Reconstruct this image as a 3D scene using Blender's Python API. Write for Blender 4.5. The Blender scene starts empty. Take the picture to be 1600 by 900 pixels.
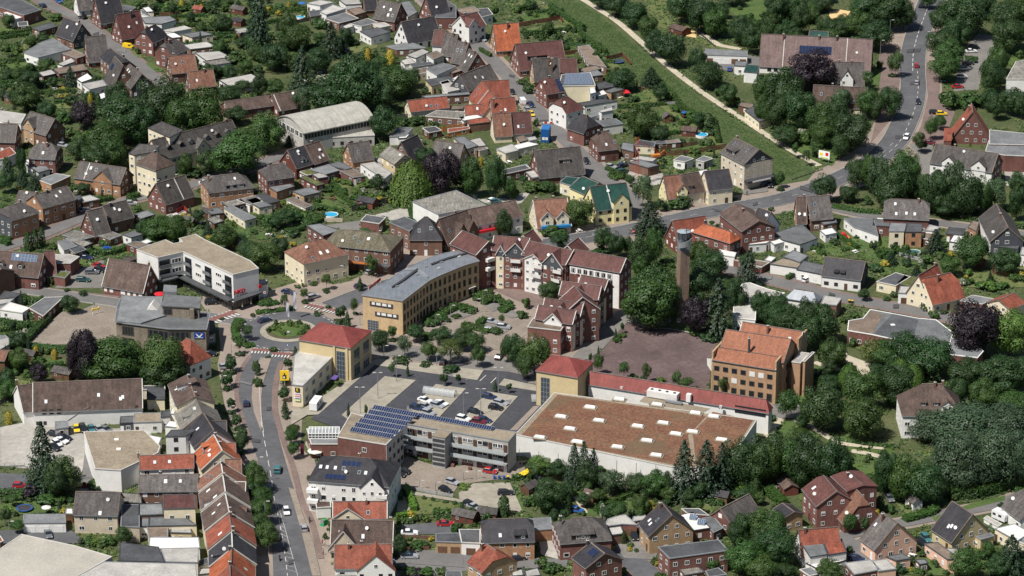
import bpy,bmesh,math,random
from mathutils import Vector,Matrix
from math import sin,cos,pi,radians,atan2,hypot,tan
random.seed(7)
DBG=False
S=bpy.context.scene
COL=S.collection
# ---------------------------------------------------------------- camera, sun, sky, exposure
TH=radians(22.0);FPX=4900.0;CH=365.0;CY=-CH/tan(TH)
cd=bpy.data.cameras.new('camera');cam=bpy.data.objects.new('camera',cd);COL.objects.link(cam)
cam.location=(0,CY,CH);cam.rotation_euler=(pi/2-TH,0,0)
cd.sensor_width=36.0;cd.lens=36.0*FPX/1600.0;cd.clip_start=5;cd.clip_end=9000
S.camera=cam
SUN_EL=radians(57);SUN_AZ=atan2(-0.74,-0.67)
sd=bpy.data.lights.new('sun','SUN');sun=bpy.data.objects.new('sun',sd);COL.objects.link(sun)
tosun=Vector((sin(SUN_AZ)*cos(SUN_EL),cos(SUN_AZ)*cos(SUN_EL),sin(SUN_EL)))
sun.rotation_euler=(-tosun).to_track_quat('-Z','Y').to_euler();sun.location=tosun*300
sd.energy=4.95;sd.angle=radians(0.5);sd.color=(1.0,0.965,0.91)
W_=bpy.data.worlds.new('World');S.world=W_;W_.use_nodes=True
wn=W_.node_tree;bg=wn.nodes['Background']
sk=wn.nodes.new('ShaderNodeTexSky');sk.sky_type='NISHITA';sk.sun_disc=False
sk.sun_elevation=SUN_EL;sk.sun_rotation=SUN_AZ
wn.links.new(sk.outputs[0],bg.inputs[0]);bg.inputs[1].default_value=0.06
S.view_settings.view_transform='Standard';S.view_settings.look='None'
S.view_settings.exposure=0.27;S.view_settings.gamma=1.0;S.view_settings.use_curve_mapping=False
S.cycles.max_bounces=5;S.cycles.diffuse_bounces=2;S.cycles.glossy_bounces=2
CAM=Vector((0,CY,CH))
_ct,_st=cos(TH),sin(TH)
VW=[0.0,0.0,1.0]
def V(ox,oy,s):VW[:]=[ox,oy,s]
def T(c,r):V(400*c,225*r,4.0)
def FULL():V(0,0,1.0)
def px(p):return(VW[0]+p[0]/VW[2],VW[1]+p[1]/VW[2])
def gp(x,y,z=0.0):
 a=(x-800)/FPX;b=(450-y)/FPX
 dy=_ct+b*_st;dz=-_st+b*_ct
 t=(z-CH)/dz
 return Vector((a*t,CY+dy*t,z))
def q(p,z=0.0):return gp(*px(p),z)
def proj(w):
 d=Vector(w)-CAM
 zc=d.y*_ct-d.z*_st;yc=d.y*_st+d.z*_ct
 return(800+FPX*d.x/zc,450-FPX*yc/zc)
def ppm(p,z=0.0):
 w=q(p,z);return FPX/((w-CAM).length)
 # ---------------------------------------------------------------- materials
MATS={}
def _n(nt,t,**kw):
 n=nt.nodes.new(t)
 for k,v in kw.items():setattr(n,k,v)
 return n
def M(name,col,rough=0.85,var=0.22,scale=0.35,rnd=0.0,col2=None,metal=0.0,spec=0.25,bump=0.0,fine=1.6,tile=None):
 if name in MATS:return MATS[name]
 m=bpy.data.materials.new(name);m.use_nodes=True;nt=m.node_tree;L=nt.links
 b=nt.nodes['Principled BSDF'];b.inputs['Roughness'].default_value=rough;b.inputs['Metallic'].default_value=metal
 b.inputs['Specular IOR Level'].default_value=spec
 MATS[name]=m
 if var==0 and not tile:
  b.inputs['Base Color'].default_value=(*col,1);return m
 g=_n(nt,'ShaderNodeNewGeometry')
 n1=_n(nt,'ShaderNodeTexNoise');n1.inputs['Scale'].default_value=scale;n1.inputs['Detail'].default_value=5
 n2=_n(nt,'ShaderNodeTexNoise');n2.inputs['Scale'].default_value=fine;n2.inputs['Detail'].default_value=3
 L.new(g.outputs['Position'],n1.inputs['Vector']);L.new(g.outputs['Position'],n2.inputs['Vector'])
 r1=_n(nt,'ShaderNodeMapRange');r1.inputs[1].default_value=0.3;r1.inputs[2].default_value=0.7
 L.new(n1.outputs['Fac'],r1.inputs[0])
 mx=_n(nt,'ShaderNodeMix',data_type='RGBA')
 c2=col2 if col2 else tuple(c*(1+var)for c in col);c1=col if col2 else tuple(c*(1-var)for c in col)
 mx.inputs[6].default_value=(*c1,1);mx.inputs[7].default_value=(*c2,1)
 L.new(r1.outputs[0],mx.inputs[0])
 r2=_n(nt,'ShaderNodeMapRange');r2.inputs[1].default_value=0.3;r2.inputs[2].default_value=0.7
 r2.inputs[3].default_value=1-var*0.8;r2.inputs[4].default_value=1+var*0.8
 L.new(n2.outputs['Fac'],r2.inputs[0])
 vm=_n(nt,'ShaderNodeVectorMath',operation='SCALE')
 L.new(mx.outputs[2],vm.inputs[0]);L.new(r2.outputs[0],vm.inputs['Scale'])
 out=vm.outputs[0]
 if tile:
  uv=_n(nt,'ShaderNodeUVMap')
  bt=_n(nt,'ShaderNodeTexBrick');bt.inputs['Scale'].default_value=1.0
  bt.inputs['Brick Width'].default_value=tile[0];bt.inputs['Row Height'].default_value=tile[1]
  bt.inputs['Mortar Size'].default_value=tile[2];bt.inputs['Mortar Smooth'].default_value=0.3
  k=tile[3]
  bt.inputs['Color1'].default_value=(1-k,1-k,1-k,1);bt.inputs['Color2'].default_value=(1+k,1+k,1+k,1)
  mk=tile[4]if len(tile)>4 else 0.6
  bt.inputs['Mortar'].default_value=(mk,mk,mk,1)
  L.new(uv.outputs[0],bt.inputs['Vector'])
  v2=_n(nt,'ShaderNodeVectorMath',operation='MULTIPLY')
  L.new(out,v2.inputs[0]);L.new(bt.outputs['Color'],v2.inputs[1]);out=v2.outputs[0]
  mp=_n(nt,'ShaderNodeMapping');mp.inputs['Scale'].default_value=(1.1,0.16,1)
  L.new(uv.outputs[0],mp.inputs['Vector'])
  n3=_n(nt,'ShaderNodeTexNoise');n3.inputs['Scale'].default_value=1.0;n3.inputs['Detail'].default_value=3
  L.new(mp.outputs[0],n3.inputs['Vector'])
  r3=_n(nt,'ShaderNodeMapRange');r3.inputs[1].default_value=0.3;r3.inputs[2].default_value=0.7
  k9=0.9 if tile[0]<2 else 0.1;r3.inputs[3].default_value=1-var*k9;r3.inputs[4].default_value=1+var*k9
  L.new(n3.outputs['Fac'],r3.inputs[0])
  v3=_n(nt,'ShaderNodeVectorMath',operation='SCALE');L.new(out,v3.inputs[0]);L.new(r3.outputs[0],v3.inputs['Scale']);out=v3.outputs[0]
 if rnd:
  oi=_n(nt,'ShaderNodeObjectInfo')
  hs=_n(nt,'ShaderNodeHueSaturation')
  r4=_n(nt,'ShaderNodeMapRange');r4.inputs[3].default_value=1-rnd;r4.inputs[4].default_value=1+rnd
  L.new(oi.outputs['Random'],r4.inputs[0]);L.new(r4.outputs[0],hs.inputs['Value']);L.new(out,hs.inputs['Color']);out=hs.outputs[0]
 L.new(out,b.inputs['Base Color'])
 if bump:
  bp=_n(nt,'ShaderNodeBump');bp.inputs['Strength'].default_value=bump;bp.inputs['Distance'].default_value=0.3
  L.new(n2.outputs['Fac'],bp.inputs['Height']);L.new(bp.outputs[0],b.inputs['Normal'])
 return m
TL=(0.32,0.36,0.03,0.16)
ROOF={'dk':M('slate_dark',(0.038,0.036,0.04),0.6,0.22,rnd=0.2,tile=TL),'gy':M('roof_grey_weathered',(0.078,0.069,0.066),0.85,0.3,rnd=0.22,col2=(0.115,0.104,0.096),tile=TL),'dg':M('roof_grey_dark',(0.062,0.056,0.053),0.8,0.28,rnd=0.22,col2=(0.1,0.09,0.082),tile=TL),'br':M('roof_brown',(0.098,0.068,0.056),0.8,0.26,rnd=0.18,tile=TL),'mr':M('roof_maroon',(0.105,0.046,0.04),0.7,0.2,rnd=0.14,tile=TL),'rb':M('roof_rust_brown',(0.16,0.075,0.052),0.8,0.28,rnd=0.15,col2=(0.21,0.11,0.075),tile=TL),'mv':M('roof_mauve_grey',(0.17,0.118,0.11),0.8,0.16,tile=TL),'rd':M('roof_red',(0.235,0.072,0.045),0.7,0.22,rnd=0.13,tile=TL),'or':M('roof_orange',(0.35,0.1,0.045),0.7,0.22,rnd=0.1,tile=TL),'th':M('roof_town_hall_tile',(0.31,0.132,0.078),0.75,0.18,scale=.15,col2=(0.25,0.1,0.058),tile=TL),'gn':M('roof_green',(0.02,0.06,0.048),0.45,0.15,tile=TL),'rm':M('roof_red_metal',(0.2,0.05,0.042),0.6,0.16,tile=(0.5,40,0.05,0.03,0.75)),'zm':M('roof_zinc',(0.2,0.215,0.235),0.45,0.12,metal=0.2,tile=(0.6,60,0.04,0.03,0.75)),'ol':M('roof_olive_old',(0.115,0.105,0.068),0.9,0.35,rnd=0.1,col2=(0.16,0.14,0.1),tile=TL),'gv':M('gravel_roof',(0.27,0.225,0.165),0.95,0.25,scale=0.25,col2=(0.2,0.165,0.12),rnd=0.08),'fg':M('felt_grey',(0.145,0.15,0.152),0.85,0.22,scale=0.25,rnd=0.25),'fd':M('felt_dark',(0.07,0.072,0.076),0.85,0.25,scale=0.25,rnd=0.2),'fl':M('felt_light',(0.36,0.345,0.315),0.85,0.18,scale=0.25,rnd=0.15),'fw':M('sheet_white',(0.66,0.64,0.6),0.6,0.08,rnd=0.08),'fb':M('felt_brown',(0.17,0.13,0.1),0.9,0.25,rnd=0.2),'et':M('corrugated_cement',(0.19,0.178,0.155),0.9,0.28,rnd=0.2,tile=(0.5,50,0.08,0.05,0.6)),'lg':M('hall_sheet_roof',(0.36,0.345,0.3),0.7,0.14,tile=(1.2,60,0.05,0.03,0.85)),'wr':M('warehouse_sheet',(0.37,0.345,0.295),0.8,0.12,scale=0.12),'sg':M('grass_roof',(0.09,0.1,0.035),0.95,0.35,scale=0.4),}
BT=(0.25,0.08,0.012,0.12,1.25)
WALL={'bk':M('brick_red',(0.15,0.07,0.057),0.9,0.15,rnd=0.14,tile=BT),'ob':M('brick_orange',(0.32,0.175,0.1),0.9,0.15,rnd=0.1,tile=BT),'bb':M('brick_brown',(0.15,0.085,0.062),0.9,0.15,rnd=0.12,tile=BT),'to':M('brick_town_hall',(0.35,0.215,0.13),0.9,0.1,tile=BT),'tb':M('brick_tan',(0.36,0.24,0.14),0.9,0.12,rnd=0.08,tile=BT),'yb':M('brick_yellow',(0.45,0.325,0.185),0.9,0.1,tile=BT),'wh':M('plaster_white',(0.7,0.685,0.65),0.9,0.06,rnd=0.05),'cr':M('plaster_cream',(0.68,0.6,0.43),0.9,0.07,rnd=0.05),'ye':M('plaster_yellow',(0.53,0.425,0.245),0.9,0.07),'py':M('plaster_pale_yellow',(0.74,0.66,0.36),0.9,0.07),'pk':M('plaster_pink',(0.66,0.42,0.31),0.9,0.07),'gw':M('plaster_grey',(0.42,0.4,0.37),0.9,0.12,rnd=0.08),'bg':M('plaster_beige',(0.5,0.43,0.33),0.9,0.1,rnd=0.08),'sl':M('slate_cladding',(0.07,0.075,0.085),0.7,0.15),'st':M('stone_grey_brown',(0.21,0.175,0.135),0.9,0.2,tile=(0.5,0.2,0.02,0.15,0.8)),'cc':M('concrete_grey',(0.3,0.3,0.29),0.9,0.15),'wd':M('wood_brown',(0.13,0.07,0.04),0.8,0.2,rnd=0.2),'rw':M('wood_red',(0.15,0.05,0.036),0.8,0.15,rnd=0.15),'or':M('render_orange',(0.5,0.2,0.06),0.9,0.08),}
GLASS=M('window_glass',(0.018,0.021,0.026),0.12,0,spec=0.6)
GLASSB=M('glass_blue_grey',(0.05,0.065,0.08),0.1,0,spec=0.7)
FRAME=M('frame_white',(0.74,0.73,0.7),0.6,0.04)
FRAMED=M('frame_dark',(0.06,0.055,0.05),0.6,0.1)
BLIND=M('blind_white',(0.7,0.69,0.66),0.7,0.06)
TRIM=M('trim_pale',(0.5,0.48,0.44),0.7,0.1)
ZINC=M('zinc_grey',(0.28,0.29,0.3),0.5,0.1,metal=0.3)
DARK=M('dark_metal',(0.05,0.05,0.055),0.6,0.1)
RIDGE=M('ridge_tile',(0.15,0.115,0.1),0.85,0.2,rnd=0.25)
DOORB=M('door_brown',(0.09,0.05,0.035),0.6,0.1)
PVP=M('solar_cells',(0.014,0.026,0.07),0.5,0.12,scale=2.0,spec=0.03)
PVL=M('solar_cells_pale',(0.09,0.125,0.19),0.7,0.12,scale=2.0,spec=0.0)
ALU=M('aluminium',(0.36,0.36,0.36),0.6,0.05)
# ---------------------------------------------------------------- mesh building
class MB:
 def __init__(s):s.v=[];s.f=[];s.m=[]
 def add(s,vs,fs,mi=0):
  o=len(s.v);s.v+=[tuple(v)for v in vs]
  for f in fs:s.f.append([o+i for i in f]);s.m.append(mi)
  return s
 def box(s,x0,x1,y0,y1,z0,z1,mi=0):
  return s.add([(x0,y0,z0),(x1,y0,z0),(x1,y1,z0),(x0,y1,z0),(x0,y0,z1),(x1,y0,z1),(x1,y1,z1),(x0,y1,z1)],[(0,3,2,1),(4,5,6,7),(0,1,5,4),(1,2,6,5),(2,3,7,6),(3,0,4,7)],mi)
 def bar(s,a,b,w,h=None,mi=0):
  a=Vector(a);b=Vector(b);d=(b-a)
  if d.length<1e-5:return s
  d.normalize();up=Vector((0,0,1))if abs(d.z)<0.95 else Vector((1,0,0))
  r=d.cross(up).normalized()*w/2;u=r.cross(d).normalized()*(h or w)/2
  vs=[a-r-u,a+r-u,a+r+u,a-r+u,b-r-u,b+r-u,b+r+u,b-r+u]
  return s.add(vs,[(0,1,2,3),(7,6,5,4),(1,0,4,5),(2,1,5,6),(3,2,6,7),(0,3,7,4)],mi)
 def cyl(s,a,b,r0,r1=None,n=8,mi=0,cap=True):
  a=Vector(a);b=Vector(b);d=(b-a).normalized();r1=r0 if r1 is None else r1
  up=Vector((0,0,1))if abs(d.z)<0.95 else Vector((1,0,0))
  x=d.cross(up).normalized();y=d.cross(x)
  vs=[]
  for c,r in((a,r0),(b,r1)):
   for i in range(n):t=2*pi*i/n;vs.append(c+x*cos(t)*r+y*sin(t)*r)
  fs=[(i,(i+1)%n,n+(i+1)%n,n+i)for i in range(n)]
  if cap:fs+=[tuple(range(n))[::-1],tuple(range(n,2*n))]
  return s.add(vs,fs,mi)
 def prism(s,poly,z0,z1,mi=0,mtop=None):
  n=len(poly)
  if area2(poly)<0:poly=poly[::-1]
  vs=[(p[0],p[1],z0)for p in poly]+[(p[0],p[1],z1)for p in poly]
  s.add(vs,[(i,(i+1)%n,n+(i+1)%n,n+i)for i in range(n)],mi)
  s.add(vs[n:],[tuple(range(n))],mi if mtop is None else mtop)
  return s
 def slab(s,vs,fs,th,mi=0,mside=None):
  n=len(vs);lo=[(v[0],v[1],v[2]-th)for v in vs]
  ed={}
  for f in fs:
   for i in range(len(f)):ed[(f[i],f[(i+1)%len(f)])]=1
  side=[(a,n+a,n+b,b)for(a,b)in ed if(b,a)not in ed]
  o=len(s.v);s.v+=[tuple(v)for v in vs]+lo
  for f in fs:
   s.f.append([o+i for i in f]);s.m.append(mi)
   s.f.append([o+n+i for i in reversed(f)]);s.m.append(mi)
  for f in side:s.f.append([o+i for i in f]);s.m.append(mi if mside is None else mside)
  return s
 def mesh(s,name,mats):
  me=bpy.data.meshes.new(name);me.from_pydata(s.v,[],s.f)
  for m in mats:me.materials.append(m)
  if len(mats)>1:me.polygons.foreach_set('material_index',s.m)
  me.update()
  uv=me.uv_layers.new(name='UVMap');data=[0.0]*(2*len(me.loops))
  for p in me.polygons:
   n=p.normal
   t=Vector((-n.y,n.x,0));t=t.normalized()if t.length>1e-4 else Vector((1,0,0))
   bb=n.cross(t)
   for li in p.loop_indices:
    c=me.vertices[me.loops[li].vertex_index].co
    data[2*li]=c.dot(t);data[2*li+1]=c.dot(bb)
  uv.data.foreach_set('uv',data)
  return me
 def build(s,name,mats,parent=None,loc=(0,0,0),rz=0.0):
  if not isinstance(mats,(list,tuple)):mats=[mats]
  return ob(name,s.mesh(name,mats),parent,loc,rz)
def area2(p):return sum(p[i][0]*p[(i+1)%len(p)][1]-p[(i+1)%len(p)][0]*p[i][1]for i in range(len(p)))
def ob(name,me,parent=None,loc=(0,0,0),rz=0.0,sc=None):
 o=bpy.data.objects.new(name,me);COL.objects.link(o);o.location=loc
 if rz:o.rotation_euler[2]=rz
 if sc:o.scale=sc
 if parent:o.parent=parent
 return o
AUTO=[];FOOT=[];LANDMARK=[];HARD=[]
def tag(o,label,cat,group=None,kind=None):
 if label:o['label']=label
 if cat:o['category']=cat
 if group:o['group']=group
 if kind:o['kind']=kind
 return o
def thing(name,label,cat,loc=(0,0,0),rz=0.0,group=None,auto=None):
 o=ob(name,None,None,loc,rz);o.empty_display_size=0.5
 tag(o,label,cat,group)
 if auto:AUTO.append((o,auto,proj(loc)))
 return o
def offset(poly,d):
 if area2(poly)<0:poly=poly[::-1]
 n=len(poly);out=[]
 for i in range(n):
  a=Vector(poly[i-1][:2]);b=Vector(poly[i][:2]);c=Vector(poly[(i+1)%n][:2])
  e1=(b-a).normalized();e2=(c-b).normalized()
  n1=Vector((e1.y,-e1.x));n2=Vector((e2.y,-e2.x));m=n1+n2
  k=d/max(0.35,(1+n1.dot(n2))/2)/2
  out.append((b.x+m.x*k,b.y+m.y*k))
 return out
def inside(p,poly):
 r=False;n=len(poly);j=n-1
 for i in range(n):
  a=poly[i];b=poly[j]
  if(a[1]>p[1])!=(b[1]>p[1])and p[0]<(b[0]-a[0])*(p[1]-a[1])/(b[1]-a[1])+a[0]:r=not r
  j=i
 return r
def foot(poly,lst=FOOT):
 xs=[p[0]for p in poly];ys=[p[1]for p in poly]
 lst.append((min(xs),max(xs),min(ys),max(ys),[(p[0],p[1])for p in poly]))
def blocked(x,y,r=0.0,lsts=None):
 for lst in(lsts or(FOOT,HARD)):
  for(a,b,c,d,poly)in lst:
   if a-r<x<b+r and c-r<y<d+r:
    if inside((x,y),poly):return True
    if r:
     for k in range(6):
      t=k*pi/3
      if inside((x+r*cos(t),y+r*sin(t)),poly):return True
 return False
 # ---------------------------------------------------------------- windows
def _win(name,mull,blind,fr=FRAME,gl=GLASS):
 b=MB();f=0.09
 b.box(-.5,.5,-.06,0,-.5,-.5+f);b.box(-.5,.5,-.06,0,.5-f,.5);b.box(-.5,-.5+f,-.06,0,-.5+f,.5-f);b.box(.5-f,.5,-.06,0,-.5+f,.5-f)
 b.add([(-.5+f,-.02,-.5+f),(.5-f,-.02,-.5+f),(.5-f,-.02,.5-f),(-.5+f,-.02,.5-f)],[(0,1,2,3)],1)
 for i in range(mull):
  x=-.5+(i+1)/(mull+1);b.box(x-.03,x+.03,-.055,-.02,-.5+f,.5-f)
 if blind:b.box(-.5+f,.5-f,-.045,-.021,.5-f-blind*(1-2*f),.5-f,2)
 return b.mesh(name,[fr,gl,BLIND])
WIN={'a':_win('window',1,0),'b':_win('window',1,.4),'c':_win('window',0,0),'d':_win('window',1,.96),'e':_win('window',2,0),'k':_win('window',1,0,FRAMED),'K':_win('window',0,0,FRAMED),'l':_win('window',3,0,FRAMED),'w':_win('window',3,.7,FRAMED)}
_dm=MB().box(-.5,.5,-.08,0,0,1).mesh('door',[DOORB]);_dw=MB().box(-.5,.5,-.08,0,0,1).mesh('door',[FRAME])
_gd=MB()
for i in range(4):_gd.box(-.5,.5,-.06,0,i*.25+.01,i*.25+.24)
_gdw=_gd.mesh('garage_door',[FRAME]);_gdb=_gd.mesh('garage_door',[WALL['wd']]);_gdg=_gd.mesh('garage_door',[M('garage_grey',(.35,.36,.37),.6,.08)])
_sky=MB();_sky.box(-.5,.5,-.5,.5,0,.08,0);_sky.add([(-.38,-.38,.085),(.38,-.38,.085),(.38,.38,.085),(-.38,.38,.085)],[(0,1,2,3)],1)
SKYL=[_sky.mesh('skylight',[ZINC,GLASSB]),_sky.mesh('skylight',[FRAME,BLIND]),_sky.mesh('skylight',[ZINC,BLIND])]
def win(root,kind,x,y,z,rz,w=1.15,h=1.25):
 return ob('window',WIN[kind],root,(x,y,z),rz,(w,1,h))
_db=MB();_db.cyl((0,0,0),(0,0,.09),.46,.5,12);_db.cyl((0,0,0),(0,-.35,-.45),.035,.035,5);DISH=_db.mesh('satellite_dish',[M('dish_white',(.62,.62,.6),.6,0)])
def rwin(r):return r.choice('aaabbcde')
def wallwins(root,r,A,B,z0,floors,gap=3.0,w=1.2,h=1.25,fh=2.8,kinds=None,margin=.5,first=1.55,skip=.08):
 A=Vector(A);B=Vector(B);d=B-A;Ln=d.length
 n=max(1,int((Ln-2*margin)/gap+.25))if Ln>2.0 else 0
 rz=atan2(d.y,d.x);nrm=Vector((d.y,-d.x)).normalized()*0.005
 for f in range(floors):
  for i in range(n):
   if r.random()<skip:continue
   p=A+d*((i+.5)/n);k=r.choice(kinds)if kinds else rwin(r)
   ww=w*r.choice((.85,1,1,1.3))if not kinds else w
   win(root,k,p.x+nrm.x,p.y+nrm.y,z0+first+f*fh,rz,min(ww,Ln*.7),h)
def facing(root,nx,ny,lim=0.1):
 a=root.rotation_euler[2];wx=nx*cos(a)-ny*sin(a);wy=nx*sin(a)+ny*cos(a)
 v=(CAM-Vector(root.location));v.z=0;v.normalize()
 return wx*v.x+wy*v.y>lim
 # ---------------------------------------------------------------- pitched houses
def chimney_on(parent,x,y,z0,z1,m=None,s=.55):
 b=MB();b.box(x-s/2,x+s/2,y-s/2,y+s/2,z0,z1);b.box(x-s/2-.06,x+s/2+.06,y-s/2-.06,y+s/2+.06,z1,z1+.12,1)
 b.box(x-.12,x+.12,y-.12,y+.12,z1+.12,z1+.4,2)
 b.build('chimney',[m or WALL['bb'],TRIM,DARK],parent)
def solar_on(parent,x0,x1,p0,p1,nx,ny,mat=None,gap=.06):
 """solar panels on a slope: p0/p1 = (y,z) of lower and upper edge"""
 me=MB();w=(x1-x0)/nx;dy=(p1[0]-p0[0])/ny;dz=(p1[1]-p0[1])/ny;ln=hypot(dy,dz)
 me.box(-w/2+gap/2,w/2-gap/2,gap/2,ln-gap/2,0,.06,0);me.add([(-w/2+gap+.02,gap,.065),(w/2-gap-.02,gap,.065),(w/2-gap-.02,ln-gap,.065),(-w/2+gap+.02,ln-gap,.065)],[(0,1,2,3)],1)
 mm=me.mesh('solar_panel',[ALU if mat is PVL else DARK,mat or PVP]);sl=atan2(dz,dy)
 for i in range(nx):
  for j in range(ny):
   o=ob('solar_panel',mm,parent,(x0+w*(i+.5),p0[0]+dy*j,p0[1]+dz*j+.12));o.rotation_euler=(sl,0,0)
def G(label,r,e,Hr,W,roof,wall,hip=(0,0),He=None,chim=None,sky=0,dorm=(),cross=(),solar=None,verge=False,name='house',cat='house',group=None,lo=.3,gwall=None,fl=None,gap=3.1,seed=None,nowin=False,split=None,door=True,kinds=None,gmat=None):
 rr=random.Random(hash_(label)if seed is None else seed)
 Hr0=Hr
 while True:
  A=q(r[:2],Hr);B=q(r[2:],Hr)
  d=B-A;mid=(A+B)/2
  if(d.y*(CAM-mid).x-d.x*(CAM-mid).y)<0:A,B=B,A;d=B-A
  L=d.length;ang=atan2(d.y,d.x);nx,ny=d.y/L,-d.x/L
  if e is None:break
  dist=lambda h:abs((q(e,h)-mid).x*nx+(q(e,h)-mid).y*ny)
  if dist(2.3)>W/2 and Hr<Hr0+2.7 and dist(2.3)<dist(3.0):Hr+=.3
  else:break
 if e is not None:
  a,b=2.2,Hr-.9
  fa,fb=dist(a)-W/2,dist(b)-W/2
  if fa*fb>0:
   He=a+.4 if abs(fa)<abs(fb)else max(2.4,Hr-3.2)
   W0=W;W=min(max(2*dist(He),W*.75),W*1.25)
   if DBG:print('  eave?',label[:40],'W',W0,'->',round(W,1),'He',round(He,1),'Hr',Hr)
  else:
   for _ in range(30):
    m=(a+b)/2;fm=dist(m)-W/2
    if fm*fa>0:a,fa=m,fm
    else:b=m
   He=(a+b)/2
 root=thing(name,label,cat,(mid.x,mid.y,0),ang,group)
 root['px']=proj((mid.x,mid.y,Hr*.5))
 pitch=(Hr-He)/(W/2);rm=ROOF[roof];wm=WALL[wall]
 i0,i1=hip[0]*W/2*.85,hip[1]*W/2*.85
 x0,x1=-L/2-i0,L/2+i1
 zA=Hr-hip[0]*(Hr-He);zB=Hr-hip[1]*(Hr-He);yA=hip[0]*W/2;yB=hip[1]*W/2;h=W/2
 vs=[(x0,-h,He),(x1,-h,He),(x1,-yB,zB),(L/2,0,Hr),(-L/2,0,Hr),(x0,-yA,zA),(x1,h,He),(x0,h,He),(x0,yA,zA),(x1,yB,zB)]
 def clean(f):
  o=[]
  for k in f:
   if all((Vector(vs[k])-Vector(vs[j])).length>1e-3 for j in o):o.append(k)
  return o
 fs=[clean(f)for f in([0,1,2,3,4,5],[6,7,8,4,3,9])]
 if hip[0]:fs.append(clean([7,0,5,4,8]if hip[0]<1 else[7,0,4]))if hip[0]>=1 else fs.append([5,4,8])
 if hip[1]:fs.append([1,6,3])if hip[1]>=1 else fs.append([2,9,3])
 used={}
 for f in fs:
  for k in f:used.setdefault(k,len(used))
 for a_ in((0,5),(1,2),(6,9),(7,8)):
  if(Vector(vs[a_[0]])-Vector(vs[a_[1]])).length<1e-3 and a_[0]in used and a_[1]in used:pass
 order=sorted(used,key=used.get)
 rmb=MB().slab([vs[k]for k in order],[[used[k]for k in f]for f in fs],.2)
 ro=rmb.build('roof',[rm],root)
 w=h-lo;xa,xb=x0+lo*.6,x1-lo*.6;th=.2
 zw=lambda y:Hr-abs(y)*pitch-th
 wv=[];wf=[]
 def end(x,k,zc):
  yc=min(w,max(0,(Hr-zc)/pitch))if k else 0
  zt=zc-th
  if k>=1:return[(x,-w,-.3),(x,w,-.3),(x,w,zw(w)),(x,-w,zw(w))]
  if k>0:return[(x,-w,-.3),(x,w,-.3),(x,w,zw(w)),(x,yc,zt),(x,-yc,zt),(x,-w,zw(w))]
  return[(x,-w,-.3),(x,w,-.3),(x,w,zw(w)),(x,0,Hr-th),(x,-w,zw(w))]
 ea=end(xa,hip[0],zA);eb=end(xb,hip[1],zB)
 wb=MB()
 gm=WALL[gwall]if gwall else wm
 wb.add(ea,[tuple(range(len(ea)))[::-1]],1);wb.add(eb,[tuple(range(len(eb)))],1)
 for sgn in(-1,1):
  vsd=[(xa,sgn*w,-.3),(xb,sgn*w,-.3),(xb,sgn*w,zw(w)),(xa,sgn*w,zw(w))]
  wb.add(vsd,[(0,1,2,3)if sgn<0 else(3,2,1,0)],0)
 wb.build('wall',[wm,gm],root)
 a_=Vector((cos(ang),sin(ang)));n_=Vector((-sin(ang),cos(ang)))
 foot([Vector((mid.x,mid.y))+a_*sx*(abs(x0)if sx<0 else x1)+n_*sy*h for sx,sy in((-1,-1),(1,-1),(1,1),(-1,1))])
 if L>1:MB().box(-L/2,L/2,-.17,.17,Hr-.03,Hr+.1).build('ridge_cap',[TRIM if verge==2 else RIDGE],root)
 gb=MB();gb.box(x0,x1,-h-.12,-h-.003,He-.2,He-.06);gb.build('gutter',[ZINC],root)
 for sx,hp,xx in((-1,hip[0],x0),(1,hip[1],x1)):
  if hp==0:
   v=MB();
   for sy in(-1,1):v.bar((xx,sy*h,He-.05),(xx,0,Hr-.02),.22,.26)
   v.build('verge_board',[TRIM if verge else RIDGE],root)
 if split is not None:
  for sfr in split:
   xs=x0+(x1-x0)*sfr;v=MB();v.bar((xs,-h,He+.06),(xs,0,Hr+.06),.28,.16);v.build('party_wall_strip',[TRIM],root)
 if chim is None:chim=[(rr.choice((.22,.35,.65,.78)),rr.choice((-.5,.6)))]
 for fx,fy in chim:
  x=x0+(x1-x0)*fx;zb=Hr-abs(fy)*pitch
  chimney_on(ro,x,fy,zb-.5,Hr+.75,rr.choice((WALL['bb'],WALL['bk'],DARK)))
 if not nowin and rr.random()<.42:
  fx_=rr.uniform(.1,.9);y_=-rr.uniform(.15,.8)*h;z_=Hr-abs(y_)*pitch;dsh=ob('satellite_dish',DISH,ro,(x0+(x1-x0)*fx_,y_,z_+.55));dsh.rotation_euler=(1.1,0,rr.uniform(-.6,.3)-ang)
 sl=atan2(pitch,1)
 def on_slope(fx,fs_):y=-h+fs_*h;return x0+(x1-x0)*fx,y,He+(y+h)*pitch
 if isinstance(sky,int):
  sky=[(rr.uniform(.12,.88),rr.choice((.3,.38,.6)))for _ in range(sky)]
 for s_ in sky:
  x,y,z=on_slope(*s_[:2]);o=ob('skylight',SKYL[s_[2]if len(s_)>2 else rr.choice((0,0,0,1,2))],ro,(x,y,z+.02));o.rotation_euler=(sl,0,0);o.scale=(.85,1.25,1)
 if solar:
  fx0,fx1,s0,s1,nx_,ny_=solar[:6]
  xa_,ya_,za_=on_slope(fx0,s0);xb_,yb_,zb_=on_slope(fx1,s1)
  solar_on(root,xa_,xb_,(ya_,za_),(yb_,zb_),nx_,ny_,solar[6]if len(solar)>6 else None)
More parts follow.
